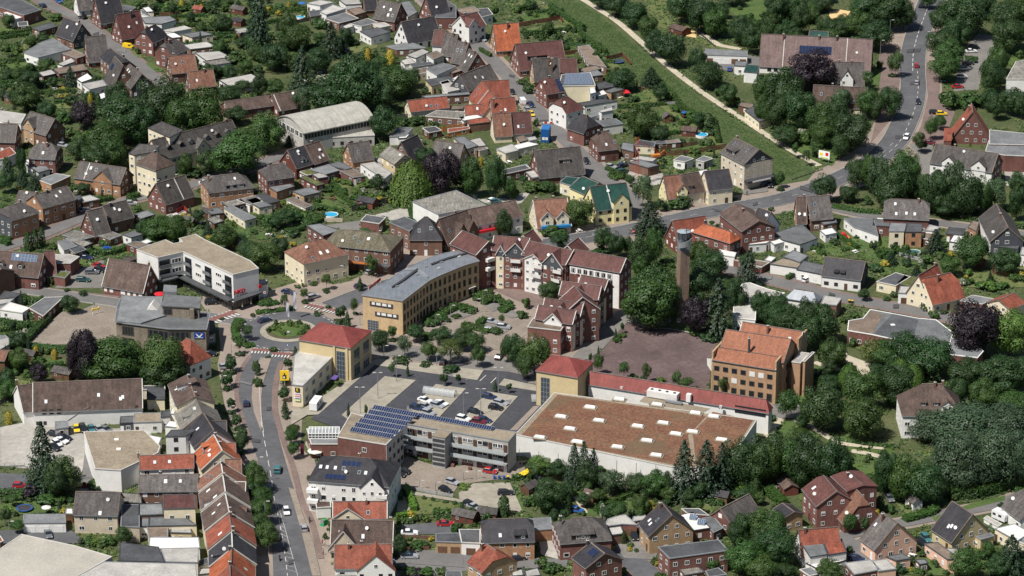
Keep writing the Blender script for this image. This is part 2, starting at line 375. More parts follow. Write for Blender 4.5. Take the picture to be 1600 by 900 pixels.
 for dd in dorm:
  fx,wd,typ=dd[:3];s0=dd[3]if len(dd)>3 else .25;hd=dd[4]if len(dd)>4 else 1.35
  x,y,z=on_slope(fx,s0);dm=WALL[dd[5]]if len(dd)>5 else WALL['sl']
  b=MB()
  if typ=='s':
   zt=z+hd;sl2=.18;t=(zt-z)/(pitch-sl2)if pitch>.3 else hd*2
   yb=y+t;zb=z+pitch*t
   b.add([(x-wd/2,y,z-.1),(x+wd/2,y,z-.1),(x+wd/2,y,zt),(x-wd/2,y,zt),(x-wd/2,yb,zb),(x+wd/2,yb,zb)],[(0,1,2,3),(1,5,2),(0,3,4)],0)
   b.slab([(x-wd/2-.15,y-.25,zt+.03),(x+wd/2+.15,y-.25,zt+.03),(x+wd/2+.15,yb,zb+.1),(x-wd/2-.15,yb,zb+.1)],[(0,1,2,3)],.14,1)
  else:
   zt=z+hd*.75;zr=zt+wd*.42;yb=min(0,y+(zt-z)/pitch);yr=min(0.3,y+(zr-z)/pitch)
   b.add([(x-wd/2,y,z-.1),(x+wd/2,y,z-.1),(x+wd/2,y,zt),(x,y,zr),(x-wd/2,y,zt),(x-wd/2,yb,zt),(x+wd/2,yb,zt)],[(0,1,2,3,4),(1,6,2),(0,4,5)],0)
   b.slab([(x-wd/2-.2,y-.2,zt-.02),(x,y-.2,zr+.1),(x+wd/2+.2,y-.2,zt-.02),(x-wd/2-.2,yb,zt-.02),(x,yr,zr+.1),(x+wd/2+.2,yb,zt-.02)],[(1,0,3,4),(2,1,4,5)],.12,1)
  do=b.build('dormer',[dm,rm],root)
  nw=max(1,int(wd/1.15))
  for i in range(nw):win(do,kinds[0]if kinds else rr.choice('akkKb'),x-wd/2+wd*(i+.5)/nw,y-.01,z+hd*.48 if typ=='s' else z+.5*hd*.9,0,min(.95,wd/nw*.85),min(1.0,hd*.7))
 for cc in cross:
  fx,wc,hf=cc[:3];x=x0+(x1-x0)*fx;cwm=WALL[cc[3]]if len(cc)>3 else wm;pr=cc[4]if len(cc)>4 else .2
  zr=He+(Hr-He)*hf;ze=cc[5]if len(cc)>5 else max(He*.98,zr-wc/2*max(pitch,.9));yf=-w-pr
  yb=-h+(zr-He)/pitch;ybe=min(-h+(ze-He)/pitch,yb)if ze>He else-h+.05
  b=MB();b.add([(x-wc/2,yf,-.3),(x+wc/2,yf,-.3),(x+wc/2,yf,ze),(x,yf,zr-.1),(x-wc/2,yf,ze),(x-wc/2,ybe+.4,-.3),(x+wc/2,ybe+.4,-.3),(x+wc/2,ybe+.4,ze),(x-wc/2,ybe+.4,ze)],[(0,1,2,3,4),(1,6,7,2),(5,0,4,8)],0)
  cg=b.build('cross_gable',[cwm],root)
  ox=.25;k=(zr-ze)/(wc/2)
  if len(cc)>7:MB().add([(x-wc/2+.02,yf-.03,ze-.9),(x+wc/2-.02,yf-.03,ze-.9),(x+wc/2-.02,yf-.03,ze),(x,yf-.03,zr-.12),(x-wc/2+.02,yf-.03,ze)],[(0,1,2,3,4)]).build('gable_cladding',[WALL[cc[7]]],cg)
  b=MB();b.slab([(x-wc/2-ox,yf-.25,ze-ox*k+.08),(x,yf-.25,zr+.08),(x+wc/2+ox,yf-.25,ze-ox*k+.08),(x-wc/2-ox,ybe,ze-ox*k+.08),(x,yb+.1,zr+.08),(x+wc/2+ox,ybe,ze-ox*k+.08)],[(1,0,3,4),(2,1,4,5)],.18,0)
  rc=b.build('cross_gable_roof',[ROOF[cc[6]]if len(cc)>6 else rm],cg)
  if verge:
   v=MB();v.bar((x-wc/2-ox,yf-.27,ze-ox*k),(x,yf-.27,zr),.1,.24);v.bar((x+wc/2+ox,yf-.27,ze-ox*k),(x,yf-.27,zr),.1,.24);v.build('verge_board',[TRIM],cg)
  if not nowin:
   nf=max(1,int((ze)/2.7));wallwins(cg,rr,(x-wc/2,yf),(x+wc/2,yf),0,nf,gap=2.2,w=1.0,margin=.2,kinds=kinds)
   if zr-ze>1.6 or zr-nf*2.8>2.6:win(cg,rr.choice('ac'),x,yf-.005,nf*2.8+1.5 if zr-nf*2.8>2.6 else ze+.5,0,.9,1.0)
 if not nowin:
  nf=fl or max(1,int((He+.5)/2.75))
  if facing(root,0,-1):
   hide=[(x0+(x1-x0)*c[0]-c[1]/2,x0+(x1-x0)*c[0]+c[1]/2)for c in cross]
   n=max(1,int((x1-x0)/gap))
   for f in range(nf):
    for i in range(n):
     x=xa+(xb-xa)*(i+.5)/n
     if any(a-.7<x<b+.7 for a,b in hide)or rr.random()<.1:continue
     if f==0 and i==n//2 and door:
      ob('door',rr.choice((_dm,_dw)),root,(x,-w-.005,.1),0,(1.0,1,2.1));continue
     win(root,kinds[0]if kinds else rwin(rr),x,-w-.005,min(1.55+f*2.8,zw(w)-.75),0,rr.choice((1.0,1.2,1.5)),1.55 if name=='apartment_block' else 1.2)
  for sx,hp,xx in((-1,hip[0],xa),(1,hip[1],xb)):
   if not facing(root,sx,0,.06):continue
   rz=-pi/2 if sx<0 else pi/2
   for f in range(nf+2):
    z=1.55+f*2.8
    ztop=Hr-hp*(Hr-He)
    if f<nf and z+.6<zw(w)+.4:half=w
    else:half=(Hr-z-.9)/pitch
    if z+.85>ztop or half<.75:continue
    half=min(half,w);n=max(1,int(2*half/2.7));
    for i in range(n):
     if rr.random()<.08:continue
     y=-half+2*half*(i+.5)/n
     win(root,kinds[0]if kinds else rwin(rr),xx+sx*.005,y,z,rz,min(rr.choice((1.0,1.15,1.3)),half*1.2),1.2)
 return root
def hash_(s):
 h=17
 for c in str(s):h=(h*31+ord(c))%1000003
 return h
def PYR(label,pts,H,He,roof,wall,name='house',cat='house',off=.35,**kw):
 """hipped roof on three eave corners (photo points at height He), ridge along the longer side"""
 a,b,c=[q(p,He)for p in pts[:3]]
 u=b-a;v=c-b
 if u.length<v.length:a,b,c=b,c,c+(a-b);u=b-a;v=c-b
 e0=(a+(c-b));m1=(a+e0)/2;m2=(b+c)/2;W=v.length;L=u.length
 d=(m2-m1).normalized();ins=min(L/2-.05,W/2*.85)
 r1=m1+d*ins;r2=m2-d*ins
 r1.z=r2.z=H;p1=proj(r1);p2=proj(r2);sv=VW[:];FULL()
 o=G(label,(*p1,*p2),None,H,W,roof,wall,hip=(1,1),He=He,name=name,cat=cat,**kw)
 VW[:]=sv;return o
 # ---------------------------------------------------------------- flat-roofed buildings
def F(label,pts,H,roof,wall,name='annex',cat='annex',edge=None,wins='auto',fl=None,gap=3.0,group=None,auto=None,kinds=None,gar=0,garm=None,z0=0.0,ov=.12,ww=1.2,wh=1.25,fh=2.8,first=1.5,lights=(),stuff=(),skip=.1,lim=.1):
 P=[q(p,H)for p in pts]
 if len(P)==3:P.append(P[0]+P[2]-P[1])
 P=[(p.x,p.y)for p in P]
 if area2(P)<0:P=P[::-1]
 cx=sum(p[0]for p in P)/len(P);cy=sum(p[1]for p in P)/len(P)
 rr=random.Random(int(cx*13+cy*7))
 if label is None and auto is None:auto='flat roofed outbuilding'
 root=thing(name,label,cat,(cx,cy,0),0,group,auto=None)
 root['px']=proj((cx,cy,H))
 if label is None:AUTO.append((root,auto,proj((cx,cy,H))))
 Lp=[(x-cx,y-cy)for x,y in P];foot(P)
 MB().prism(Lp,z0-.3 if z0==0 else z0,H-.14).build('wall',[WALL[wall]],root)
 ro=MB().prism(offset(Lp,ov),H-.14,H).build('roof',[ROOF[roof]],root)
 if edge is not False:
  em=edge or rr.choice((TRIM,ZINC,ZINC,DARK,ROOF['fd']))
  o1=offset(Lp,ov+.02);o2=offset(Lp,ov-.25);n=len(o1);b=MB()
  vs=[(x,y,H-.16)for x,y in o1]+[(x,y,H+.1)for x,y in o1]+[(x,y,H+.1)for x,y in o2]+[(x,y,H-.02)for x,y in o2]
  fs=[]
  for i in range(n):
   j=(i+1)%n
   for k in range(3):fs.append((k*n+i,k*n+j,(k+1)*n+j,(k+1)*n+i))
  b.add(vs,fs);b.build('roof_edge',[em],root)
 n=len(Lp);done=False
 if wins:
  best=None
  for i in range(n):
   a,b=Lp[i],Lp[(i+1)%n];dx,dy=b[0]-a[0],b[1]-a[1];ln=hypot(dx,dy)
   if ln<1.5 or not facing(root,dy/ln,-dx/ln,lim):continue
   if gar and(best is None or dy*0-dx>best[0]):best=(-dx,i)
  for i in range(n):
   a,b=Lp[i],Lp[(i+1)%n];dx,dy=b[0]-a[0],b[1]-a[1];ln=hypot(dx,dy)
   if ln<1.5 or not facing(root,dy/ln,-dx/ln,lim):continue
   if gar and(gar=='all' or(best and best[1]==i)):
    k=max(1,int(ln/2.9));rz=atan2(dy,dx)
    for j in range(k):
     t=(j+.5)/k;ob('garage_door',garm or rr.choice((_gdw,_gdb,_gdg)),root,(a[0]+dx*t,a[1]+dy*t,0.02),rz,(min(2.4,ln/k*.86),1,2.05))
    continue
   if gar:continue
   nf=fl or max(1,int((H-z0+.2)/2.75))
   if nf==1 and ln>3.5 and wins=='auto' and rr.random()<.35:
    ob('door',rr.choice((_dm,_dw)),root,(a[0]+dx*.12,a[1]+dy*.12,.05),atan2(dy,dx),(.95,1,2.0))
   wallwins(root,rr,a,b,z0,nf,gap=gap,kinds=kinds,w=ww,h=min(wh,(H-z0)*.5),first=min(first,(H-z0)*.55),fh=fh,skip=skip)
 for p in lights:
  w=q(p,H);ob('skylight',SKYL[1],ro,(w.x-cx,w.y-cy,H),rr.uniform(0,.3),(1.2,1.2,2.5))
 return root
def A(pts,H,roof,wall,auto=None,**kw):
 nm='garage' if kw.get('gar')else kw.pop('name','outbuilding')
 kw.pop('name',None)
 rc={'fg':'grey','fd':'dark grey','fl':'pale','fw':'white','fb':'brown','et':'weathered','gv':'gravel','dk':'black','sg':'grassed','ol':'olive','rm':'red'}.get(roof,'grey')
 return F(None,pts,H,roof,wall,name=nm,cat='garage' if nm=='garage' else 'outbuilding',auto=auto or('%s flat roofed %s'%(rc,nm)),**kw)
def SH(x,y,w,d,vx,vy,roof,wall,h=2.3,hr=1.0,auto=None):
 """small pitched shed: base centre, size in metres, ridge direction as a photo vector"""
 c=q((x,y),0);e=q((x+vx,y+vy),0);ang=atan2((e-c).y,(e-c).x)
 root=thing('garden_shed',None,'shed',(c.x,c.y,0),ang,'sheds in the back gardens',auto=auto or('small %s garden shed'%{'rw':'red','wd':'brown','wh':'white','cr':'cream','gw':'grey'}.get(wall,'wooden')))
 MB().prism([(-w/2,-d/2),(w/2,-d/2),(w/2,d/2),(-w/2,d/2)],-.2,h).add([(-w/2,-d/2,h),(-w/2,d/2,h),(-w/2,0,h+hr),(w/2,-d/2,h),(w/2,d/2,h),(w/2,0,h+hr)],[(0,2,1),(3,4,5)]).build('wall',[WALL[wall]],root)
 o=.25;k=hr/(d/2)
 MB().slab([(-w/2-o,-d/2-o,h-o*k+.06),(w/2+o,-d/2-o,h-o*k+.06),(w/2+o,0,h+hr+.06),(-w/2-o,0,h+hr+.06),(w/2+o,d/2+o,h-o*k+.06),(-w/2-o,d/2+o,h-o*k+.06)],[(0,1,2,3),(3,2,4,5)],.1).build('roof',[ROOF[roof]],root)
 ob('door',_dm,root,(w*.15,-d/2-.005,.05),0,(.85,1,1.9));win(root,'c',-w*.25,-d/2-.005,1.4,0,.7,.7)
 foot([Vector((c.x,c.y))+Vector((cos(ang)*sx*w/2-sin(ang)*sy*d/2,sin(ang)*sx*w/2+cos(ang)*sy*d/2))for sx,sy in((-1,-1),(1,-1),(1,1),(-1,1))])
 return root
 # ---------------------------------------------------------------- ground sheets
GM={'asph':M('asphalt',(0.094,0.095,0.1),0.9,0.16,scale=0.09,fine=0.5),'asphd':M('asphalt_new',(0.056,0.057,0.064),0.9,0.16,scale=0.12,fine=.7),'asphl':M('asphalt_worn',(0.14,0.135,0.13),0.9,0.12,scale=0.15),'pave':M('paving_beige',(0.25,0.205,0.17),0.9,0.12,scale=0.12,fine=1.2),'paver':M('paving_reddish',(0.168,0.122,0.107),0.9,0.14,scale=0.15,fine=1.2),'plaza':M('plaza_clinker',(0.115,0.082,0.078),0.9,0.2,scale=0.09,fine=0.9,tile=(5,5,.16,.1,.86)),'paveg':M('paving_grey',(0.17,0.16,0.145),0.9,0.15,scale=0.15,fine=1.2),'court':M('court_setts',(0.225,0.19,0.155),0.9,0.16,scale=0.1,tile=(3,3,.12,.06,.9)),'bay':M('parking_bay_pale',(0.29,0.262,0.21),0.9,0.14,scale=0.13,fine=.6),'conc':M('concrete_yard',(0.33,0.31,0.275),0.9,0.18,scale=0.08,fine=0.7),'sand':M('sand',(0.6,0.42,0.2),0.95,0.1),'track':M('gravel_track',(0.42,0.37,0.28),0.95,0.14,scale=0.2),'lawn':M('lawn_grass',(0.052,0.09,0.024),0.95,0.25,scale=0.15,fine=1.8,col2=(0.082,0.12,0.034)),'lawnl':M('lawn_grass_dry',(0.09,0.115,0.036),0.95,0.25,scale=0.2,fine=1.8,col2=(0.125,0.135,0.052)),'rough':M('rough_grass',(0.04,0.068,0.022),0.95,0.3,scale=0.2,fine=1.4,col2=(0.08,0.1,0.038)),'soil':M('garden_soil',(0.095,0.075,0.048),0.95,0.3,scale=0.4,col2=(0.06,0.07,0.03)),'mark':M('road_marking',(0.5,0.49,0.46),0.8,0.12,fine=2.5),'red':M('red_crossing_paint',(0.19,0.085,0.075),0.85,0.12),'kerb':M('kerb_stone',(0.34,0.32,0.29),0.9,0.1),}
_zi=[0]
def sheet(name,pts,mat,lay=0,kind='structure',world=False,hard=None,parent=None):
 P=pts if world else[q(p,0)for p in pts]
 P=[(p[0],p[1])for p in P]
 if area2(P)<0:P=P[::-1]
 _zi[0]+=1;z=0.03+lay*0.11+(_zi[0]%22)*0.005
 bm=bmesh.new();vs=[bm.verts.new((x,y,z))for x,y in P]
 f=bm.faces.new(vs);f.normal_update();bmesh.ops.triangulate(bm,faces=[f])
 ul=bm.loops.layers.uv.new('UVMap')
 for f in bm.faces:
  for lp_ in f.loops:lp_[ul].uv=(lp_.vert.co.x*.87+lp_.vert.co.y*.5,lp_.vert.co.y*.87-lp_.vert.co.x*.5)
 me=bpy.data.meshes.new(name);bm.to_mesh(me);bm.free();me.materials.append(GM[mat])
 o=ob(name,me,parent)
 if kind and not parent:o['kind']=kind
 if hard if hard is not None else mat not in('lawn','lawnl','rough','soil'):foot(P,HARD)
 return o
def smooth(P,n=6):
 out=[]
 for i in range(len(P)-1):
  p0=P[max(0,i-1)];p1=P[i];p2=P[i+1];p3=P[min(len(P)-1,i+2)]
  for k in range(n):
   t=k/n
   out.append(0.5*((2*p1)+(p2-p0)*t+(2*p0-5*p1+4*p2-p3)*t*t+(3*p1-p0-3*p2+p3)*t**3))
 out.append(P[-1]);return out
def ribbon_pts(P,w,off=0.0):
 L=[];R=[]
 for i,p in enumerate(P):
  a=P[max(0,i-1)];b=P[min(len(P)-1,i+1)];d=Vector((b.x-a.x,b.y-a.y)).normalized();n=Vector((-d.y,d.x))
  c=Vector((p.x,p.y))
  L.append(c+n*(w/2+off));R.append(c-n*(w/2-off))
 return L,R
def ribbon(name,pts,w,mat,lay=0,kerb=None,sm=True,kind='structure',world=False,off=0.0,hard=None):
 P=pts if world else[q(p,0)for p in pts]
 if sm and len(P)>2:P=smooth(P)
 L,R=ribbon_pts(P,w,off);n=len(P)
 _zi[0]+=1;z=0.03+lay*0.11+(_zi[0]%22)*0.005
 b=MB();b.add([(p.x,p.y,z)for p in L+R],[(n+i,n+i+1,i+1,i)for i in range(n-1)])
 if kerb:
  for sd,sg in((L,1),(R,-1)):
   for i in range(n-1):
    b.bar((sd[i].x,sd[i].y,0.08),(sd[i+1].x,sd[i+1].y,0.08),.18,.2+lay*.22,1)
 o=b.build(name,[GM[mat],GM['kerb']])
 o['kind']=kind
 if hard if hard is not None else mat not in('lawn','lawnl','rough','soil'):
  for i in range(0,n-1,2):
   j=min(n-1,i+2);foot([L[i],L[j],R[j],R[i]],HARD)
 return o
def dashes(pts,w=.14,ln=3.0,gap=4.0,off=0.0,world=False,name='road_marking'):
 P=pts if world else[q(p,0)for p in pts]
 if len(P)>2:P=smooth(P)
 b=MB();acc=0.0;z=0.03+2*0.11+.06
 for i in range(len(P)-1):
  a=P[i];c=P[i+1];d=Vector((c.x-a.x,c.y-a.y));l=d.length
  if l<1e-4:continue
  d/=l;n=Vector((-d.y,d.x));t=0
  while t<l:
   ph=acc%(ln+gap);step=min(l-t,(ln-ph)if ph<ln else(ln+gap-ph))
   step=max(step,1e-3)
   if ph<ln-1e-4:
    s0=Vector((a.x,a.y))+d*t+n*off;s1=s0+d*step
    b.add([(s0.x-n.x*w/2,s0.y-n.y*w/2,z),(s1.x-n.x*w/2,s1.y-n.y*w/2,z),(s1.x+n.x*w/2,s1.y+n.y*w/2,z),(s0.x+n.x*w/2,s0.y+n.y*w/2,z)],[(0,1,2,3)])
   t+=step;acc+=step
 o=b.build(name,[GM['mark']]);o['kind']='structure';return o
def zebra(p0,p1,depth,n=8,red=True):
 """crossing from p0 to p1 (photo points), stripes of given depth in metres"""
 a=q(p0);b=q(p1);d=Vector((b.x-a.x,b.y-a.y));l=d.length;d/=l;n_=Vector((-d.y,d.x));z=.03+2*.11+.09
 def quad(mb,u0,u1,v0,v1,zz):
  c=[Vector((a.x,a.y))+d*u+n_*v for u,v in((u0,v0),(u1,v0),(u1,v1),(u0,v1))];mb.add([(p.x,p.y,zz)for p in c],[(0,1,2,3)])
 if red:
  m=MB();quad(m,0,l,depth*.5,depth,z);o=m.build('cycle_crossing',[GM['red']]);o['kind']='structure'
 m=MB()
 for i in range(n):quad(m,l*(i+.05)/n,l*(i+.55)/n,0,depth*.48 if red else depth,z+.004)
 if red:
  for i in range(n):quad(m,l*(i+.3)/n,l*(i+.6)/n,depth*1.02,depth*1.16,z+.004)
 o=m.build('zebra_crossing',[GM['mark']]);o['kind']='structure'
 # ---------------------------------------------------------------- vegetation
def leafmat(name,c0,c1,rnd=.18):
 m=bpy.data.materials.new(name);m.use_nodes=True;nt=m.node_tree;L=nt.links
 b=nt.nodes['Principled BSDF'];b.inputs['Roughness'].default_value=.55;b.inputs['Specular IOR Level'].default_value=.3
 g=_n(nt,'ShaderNodeNewGeometry');mx=_n(nt,'ShaderNodeMix',data_type='RGBA')
 mx.inputs[6].default_value=(*c0,1);mx.inputs[7].default_value=(*c1,1);L.new(g.outputs['Random Per Island'],mx.inputs[0])
 oi=_n(nt,'ShaderNodeObjectInfo');r=_n(nt,'ShaderNodeMapRange');r.inputs[3].default_value=1-rnd;r.inputs[4].default_value=1+rnd
 L.new(oi.outputs['Random'],r.inputs[0]);hs=_n(nt,'ShaderNodeHueSaturation');L.new(r.outputs[0],hs.inputs['Value'])
 r2=_n(nt,'ShaderNodeMapRange');r2.inputs[3].default_value=.485;r2.inputs[4].default_value=.515
 ma=_n(nt,'ShaderNodeMath',operation='FRACT');mm=_n(nt,'ShaderNodeMath',operation='MULTIPLY');mm.inputs[1].default_value=7.31
 L.new(oi.outputs['Random'],mm.inputs[0]);L.new(mm.outputs[0],ma.inputs[0]);L.new(ma.outputs[0],r2.inputs[0]);L.new(r2.outputs[0],hs.inputs['Hue'])
 L.new(mx.outputs[2],hs.inputs['Color']);L.new(hs.outputs[0],b.inputs['Base Color']);return m
LM={'greyd':leafmat('leaves_grey_dark',(0.0333,0.0616,0.0304),(0.0481,0.0816,0.0403)),'mid':leafmat('leaves_green',(0.0266,0.0584,0.0114),(0.0422,0.0840,0.0167)),'dark':leafmat('leaves_dark_green',(0.0170,0.0408,0.0106),(0.0274,0.0592,0.0152)),'light':leafmat('leaves_light_green',(0.0533,0.0960,0.0167),(0.0792,0.1344,0.0251)),'olive':leafmat('leaves_olive',(0.0511,0.0704,0.0152),(0.0740,0.0976,0.0228)),'grey':leafmat('leaves_grey_green',(0.0385,0.0720,0.0296),(0.0585,0.1008,0.0426)),'copper':leafmat('leaves_copper',(0.012,0.008,0.012),(0.019,0.012,0.017)),'conifer':leafmat('needles_dark',(0.0133,0.0312,0.0137),(0.0215,0.0464,0.0190)),'thuja':leafmat('needles_green',(0.0222,0.0488,0.0129),(0.0333,0.0672,0.0175)),'yellow':leafmat('leaves_yellow',(0.236,0.201,0.023),(0.336,0.281,0.037)),'bloom':leafmat('leaves_blossom',(0.06,0.08,0.03),(0.42,0.42,0.34)),'hedge':leafmat('leaves_hedge',(0.0215,0.0488,0.0091),(0.0333,0.0712,0.0129)),'hedgel':leafmat('leaves_hedge_light',(0.0599,0.1248,0.0152),(0.0858,0.1696,0.0228)),}
BARK=M('bark',(0.075,0.06,0.045),.95,.3,scale=2.0)
def quadleaf(b,c,n,s,rnd,asp=1.0):
 n=Vector(n);n=n.normalized()if n.length>1e-6 else Vector((0,0,1))
 t=n.cross(Vector((rnd.uniform(-1,1),rnd.uniform(-1,1),rnd.uniform(-1,1))))
 t=t.normalized()if t.length>1e-4 else Vector((1,0,0));u=n.cross(t);c=Vector(c)
 t=t*s*.5;u=u*s*.5*asp
 b.add([c-t-u*.6,c+t*.2-u,c+t+u*.3,c-t*.1+u],[(0,1,2,3)])
def crown_round(seed,n=2600,lobes=22,s=.125,low=-.75,spread=.62,flat=1.0):
 r=random.Random(seed);b=MB();LB=[]
 for i in range(lobes):
  while True:
   p=Vector((r.uniform(-1,1),r.uniform(-1,1),r.uniform(low,1)))
   if .35<p.length<1:break
  rad=r.uniform(.28,.42);p=p.normalized()*min(max(p.length,.5),1-rad*.8)
  p=p*(spread/.62);LB.append((p,rad))
 LB.append((Vector((0,0,0)),.62))
 for i in range(n):
  c,rad=LB[r.randrange(len(LB))]if r.random()>.12 else LB[-1]
  d=Vector((r.gauss(0,1),r.gauss(0,1),r.gauss(0,1))).normalized()
  if d.z<-.3 and r.random()<.5:d.z=-d.z
  p=c+d*rad*r.uniform(.82,1.08)
  nn=d*1.0+p*.35+Vector((r.uniform(-1,1),r.uniform(-1,1),r.uniform(-.3,1)))*.34
  quadleaf(b,p,nn,s*r.uniform(.6,1.3),r)
 return b
def crown_conifer(seed,n=2300,s=.13,tiers=16,wob=.25):
 r=random.Random(seed);b=MB()
 for k in range(tiers):
  f=k/(tiers-1);z=-1+2*f*.97;rad=(1-f)**.62*(1.0+r.uniform(-.12,.1))+.02
  nb=max(4,int(13*(1-f)+4));ph=r.uniform(0,6)
  for j in range(nb):
   a=ph+2*pi*j/nb+r.uniform(-.2,.2);ln=rad*r.uniform(1-wob,1.08);m=max(3,int(n/tiers/nb*(.4+(1-f)*1.3)))
   for i in range(m):
    t=r.uniform(.15,1)**.7;x=cos(a)*ln*t;y=sin(a)*ln*t;zz=z-t*ln*.22+r.uniform(-.05,.05)
    quadleaf(b,(x+r.gauss(0,.035),y+r.gauss(0,.035),zz),(cos(a)*.5+r.uniform(-.4,.4),sin(a)*.5+r.uniform(-.4,.4),.8),s*r.uniform(.6,1.2),r,.8)
 return b
def crown_column(seed,n=900,s=.2):
 r=random.Random(seed);b=MB()
 for i in range(n):
  z=r.uniform(-1,1);a=r.uniform(0,2*pi);rad=(max(0,1-abs((z+.25)/1.28)**2.6))**.5*(.88+.14*sin(3*a+4*z+seed))
  rad*=r.uniform(.85,1.05)
  quadleaf(b,(cos(a)*rad,sin(a)*rad,z),(cos(a)+r.uniform(-.6,.6),sin(a)+r.uniform(-.6,.6),.5+r.uniform(-.3,.5)),s*r.uniform(.6,1.2),r,1)
 return b
def crown_willow(seed,n=2800,s=.1):
 r=random.Random(seed);b=MB();k=0
 while k<n:
  a=r.uniform(0,2*pi);rr_=r.random()**.6;x=cos(a)*rr_*.85;y=sin(a)*rr_*.85;z=(1-rr_**2.2)*.8+r.uniform(-.2,.2);ln=r.uniform(.4,1.3)*(.5+rr_)
  m=int(6+ln*9);ox=cos(a)*.18;oy=sin(a)*.18
  for i in range(m):
   t=i/m;zz=z-ln*t*1.1
   if zz<-1:break
   quadleaf(b,(x+ox*min(1,t*2)+r.gauss(0,.03),y+oy*min(1,t*2)+r.gauss(0,.03),zz),(cos(a)+r.uniform(-.5,.5),sin(a)+r.uniform(-.5,.5),.45),s*r.uniform(.6,1.2),r,1.5);k+=1
 return b
SHAPES={'round':[crown_round(s,11000,36,.066)for s in(1,2,3,4,21)],'bill':[crown_round(s,14000,46,.054,-.85)for s in(22,23,24)],'airy':[crown_round(s,4500,20,.08,-.6,.66)for s in(5,6,7)],'bush':[crown_round(s,460,10,.27,-.4)for s in(8,9,10,11)],'cone':[crown_conifer(s,4200,.095,20)for s in(12,13,14)],'col':[crown_column(s)for s in(15,16)],'wil':[crown_willow(s,6000,.07)for s in(17,18)],'slim':[crown_conifer(19,1500,.2,12,.35),crown_round(20,1100,14,.2,-.9)]}
_cm={}
def crown_mesh(shape,i,leaf):
 k=(shape,i%len(SHAPES[shape]),leaf)
 if k not in _cm:_cm[k]=SHAPES[shape][k[1]].mesh('crown',[LM[leaf]])
 return _cm[k]
def _trunk():
 b=MB();b.cyl((0,0,0),(0,0,.5),.5,.36,8);b.cyl((0,0,.5),(.06,.03,1.0),.36,.2,7)
 for i in range(5):
  a=i*1.257+.3;b.cyl((0,0,.55+.06*i),(cos(a)*1.6,sin(a)*1.6,.95+.05*i),.2,.07,5)
 return b.mesh('trunk',[BARK])
TRUNK=_trunk()
KIND={
'o':('round','mid',1.6,'broadleaf_tree','round mid green broadleaf tree'),'d':('round','dark',1.4,'broadleaf_tree','large dark green broadleaf tree'),'l':('round','light',1.4,'broadleaf_tree','bright light green broadleaf tree'),'v':('airy','olive',1.8,'broadleaf_tree','loose olive green tree'),'g':('airy','grey',1.5,'broadleaf_tree','grey green feathery tree'),'p':('round','copper',1.0,'copper_beech','dark purple leaved copper beech'),'c':('cone','conifer',.6,'conifer_tree','dark pointed conifer'),'t':('col','thuja',.1,'columnar_conifer','slim dark green columnar conifer'),'w':('wil','light',.6,'willow_tree','pale green weeping willow'),'W':('bill','greyd',.6,'willow_tree','huge grey green willow'),'s':('airy','mid',1.9,'street_tree','small round green street tree'),'S':('slim','dark',1.2,'street_tree','slim dark green street tree'),'b':('bush','mid',.1,'shrub','rounded green shrub'),'B':('bush','dark',.1,'shrub','dark green shrub'),'y':('bush','yellow',.1,'shrub','bright yellow leaved shrub'),'k':('bush','copper',.1,'shrub','dark purple leaved shrub'),'f':('bush','bloom',.1,'shrub','pale flowering shrub'),'h':('bush','light',.1,'shrub','light green shrub'),'Y':('col','yellow',.1,'columnar_conifer','yellow green columnar conifer'),'a':('airy','dark',1.5,'broadleaf_tree','dark green open crowned tree')}
_tc=[0];SHRUBS=[]
def put_tree(kind,loc,r,bh,clear,auto=True,group=None,label=None):
 shape,leaf,_,nm,wd=KIND[kind];_tc[0]+=1;i=_tc[0];rr=random.Random(i*7+1)
 simple=nm=='shrub'
 if not simple and r<2.3 and nm=='broadleaf_tree':nm='garden_tree';wd=wd.replace('large ','').replace('broadleaf tree','garden tree').replace('green tree','green garden tree');wd='small '+wd if 'small' not in wd else wd
 if simple:
  SHRUBS.append((kind,loc[0],loc[1],r,bh,i));return None
 if False:
  o=ob(nm,crown_mesh(shape,i,leaf),None,(loc[0],loc[1],max(.1,bh*.75)),rr.uniform(0,6.28),(r*1.05,r*1.05,bh));tag(o,label,'shrub',group)
 else:
  o=thing(nm,label,'tree',(loc[0],loc[1],0),rr.uniform(0,6.28),group)
  tr=max(.07,r*.075);ob('trunk',TRUNK,o,(0,0,-.1),0,(tr,tr,clear+bh))
  ob('crown',crown_mesh(shape,i,leaf),o,(0,0,clear+bh),0,(r*1.08,r*1.08,bh*1.06))
 if label is None:AUTO.append((o,wd,proj((loc[0],loc[1],clear+bh))))
 return o
def tr(kind,cx,top,bot,w,clear=None,group=None,label=None):
 shape,leaf,c0,nm,wd=KIND[kind];c=c0 if clear is None else clear
 p=px((cx,(top+bot)/2));sc=FPX/((gp(*p,3)-CAM).length)
 r=w/VW[2]/sc/2;hh=(bot-top)/VW[2]/sc/2
 dep=radians(22)+math.atan((p[1]-450)/FPX)
 if shape in('round','airy','bush','bill'):
  k=(hh*hh-(r*sin(dep))**2);bh=math.sqrt(max(k,(0.45*r)**2))/cos(dep)
 else:
  bh=max(r,(hh-r*sin(dep)*.35)/cos(dep))
  if shape=='cone':r*=1.45
 bh=max(bh,.4)
 w_=gp(*p,c+bh)
 o=put_tree(kind,(w_.x,w_.y),r,bh,c,group=group,label=label)
 return o
def TR(s,**kw):
 for ln in s.strip().split('\n'):
  for it in ln.split(';'):
   f=it.split()
   if f:tr(f[0],*[float(v)for v in f[1:5]],**kw)
_hl={}
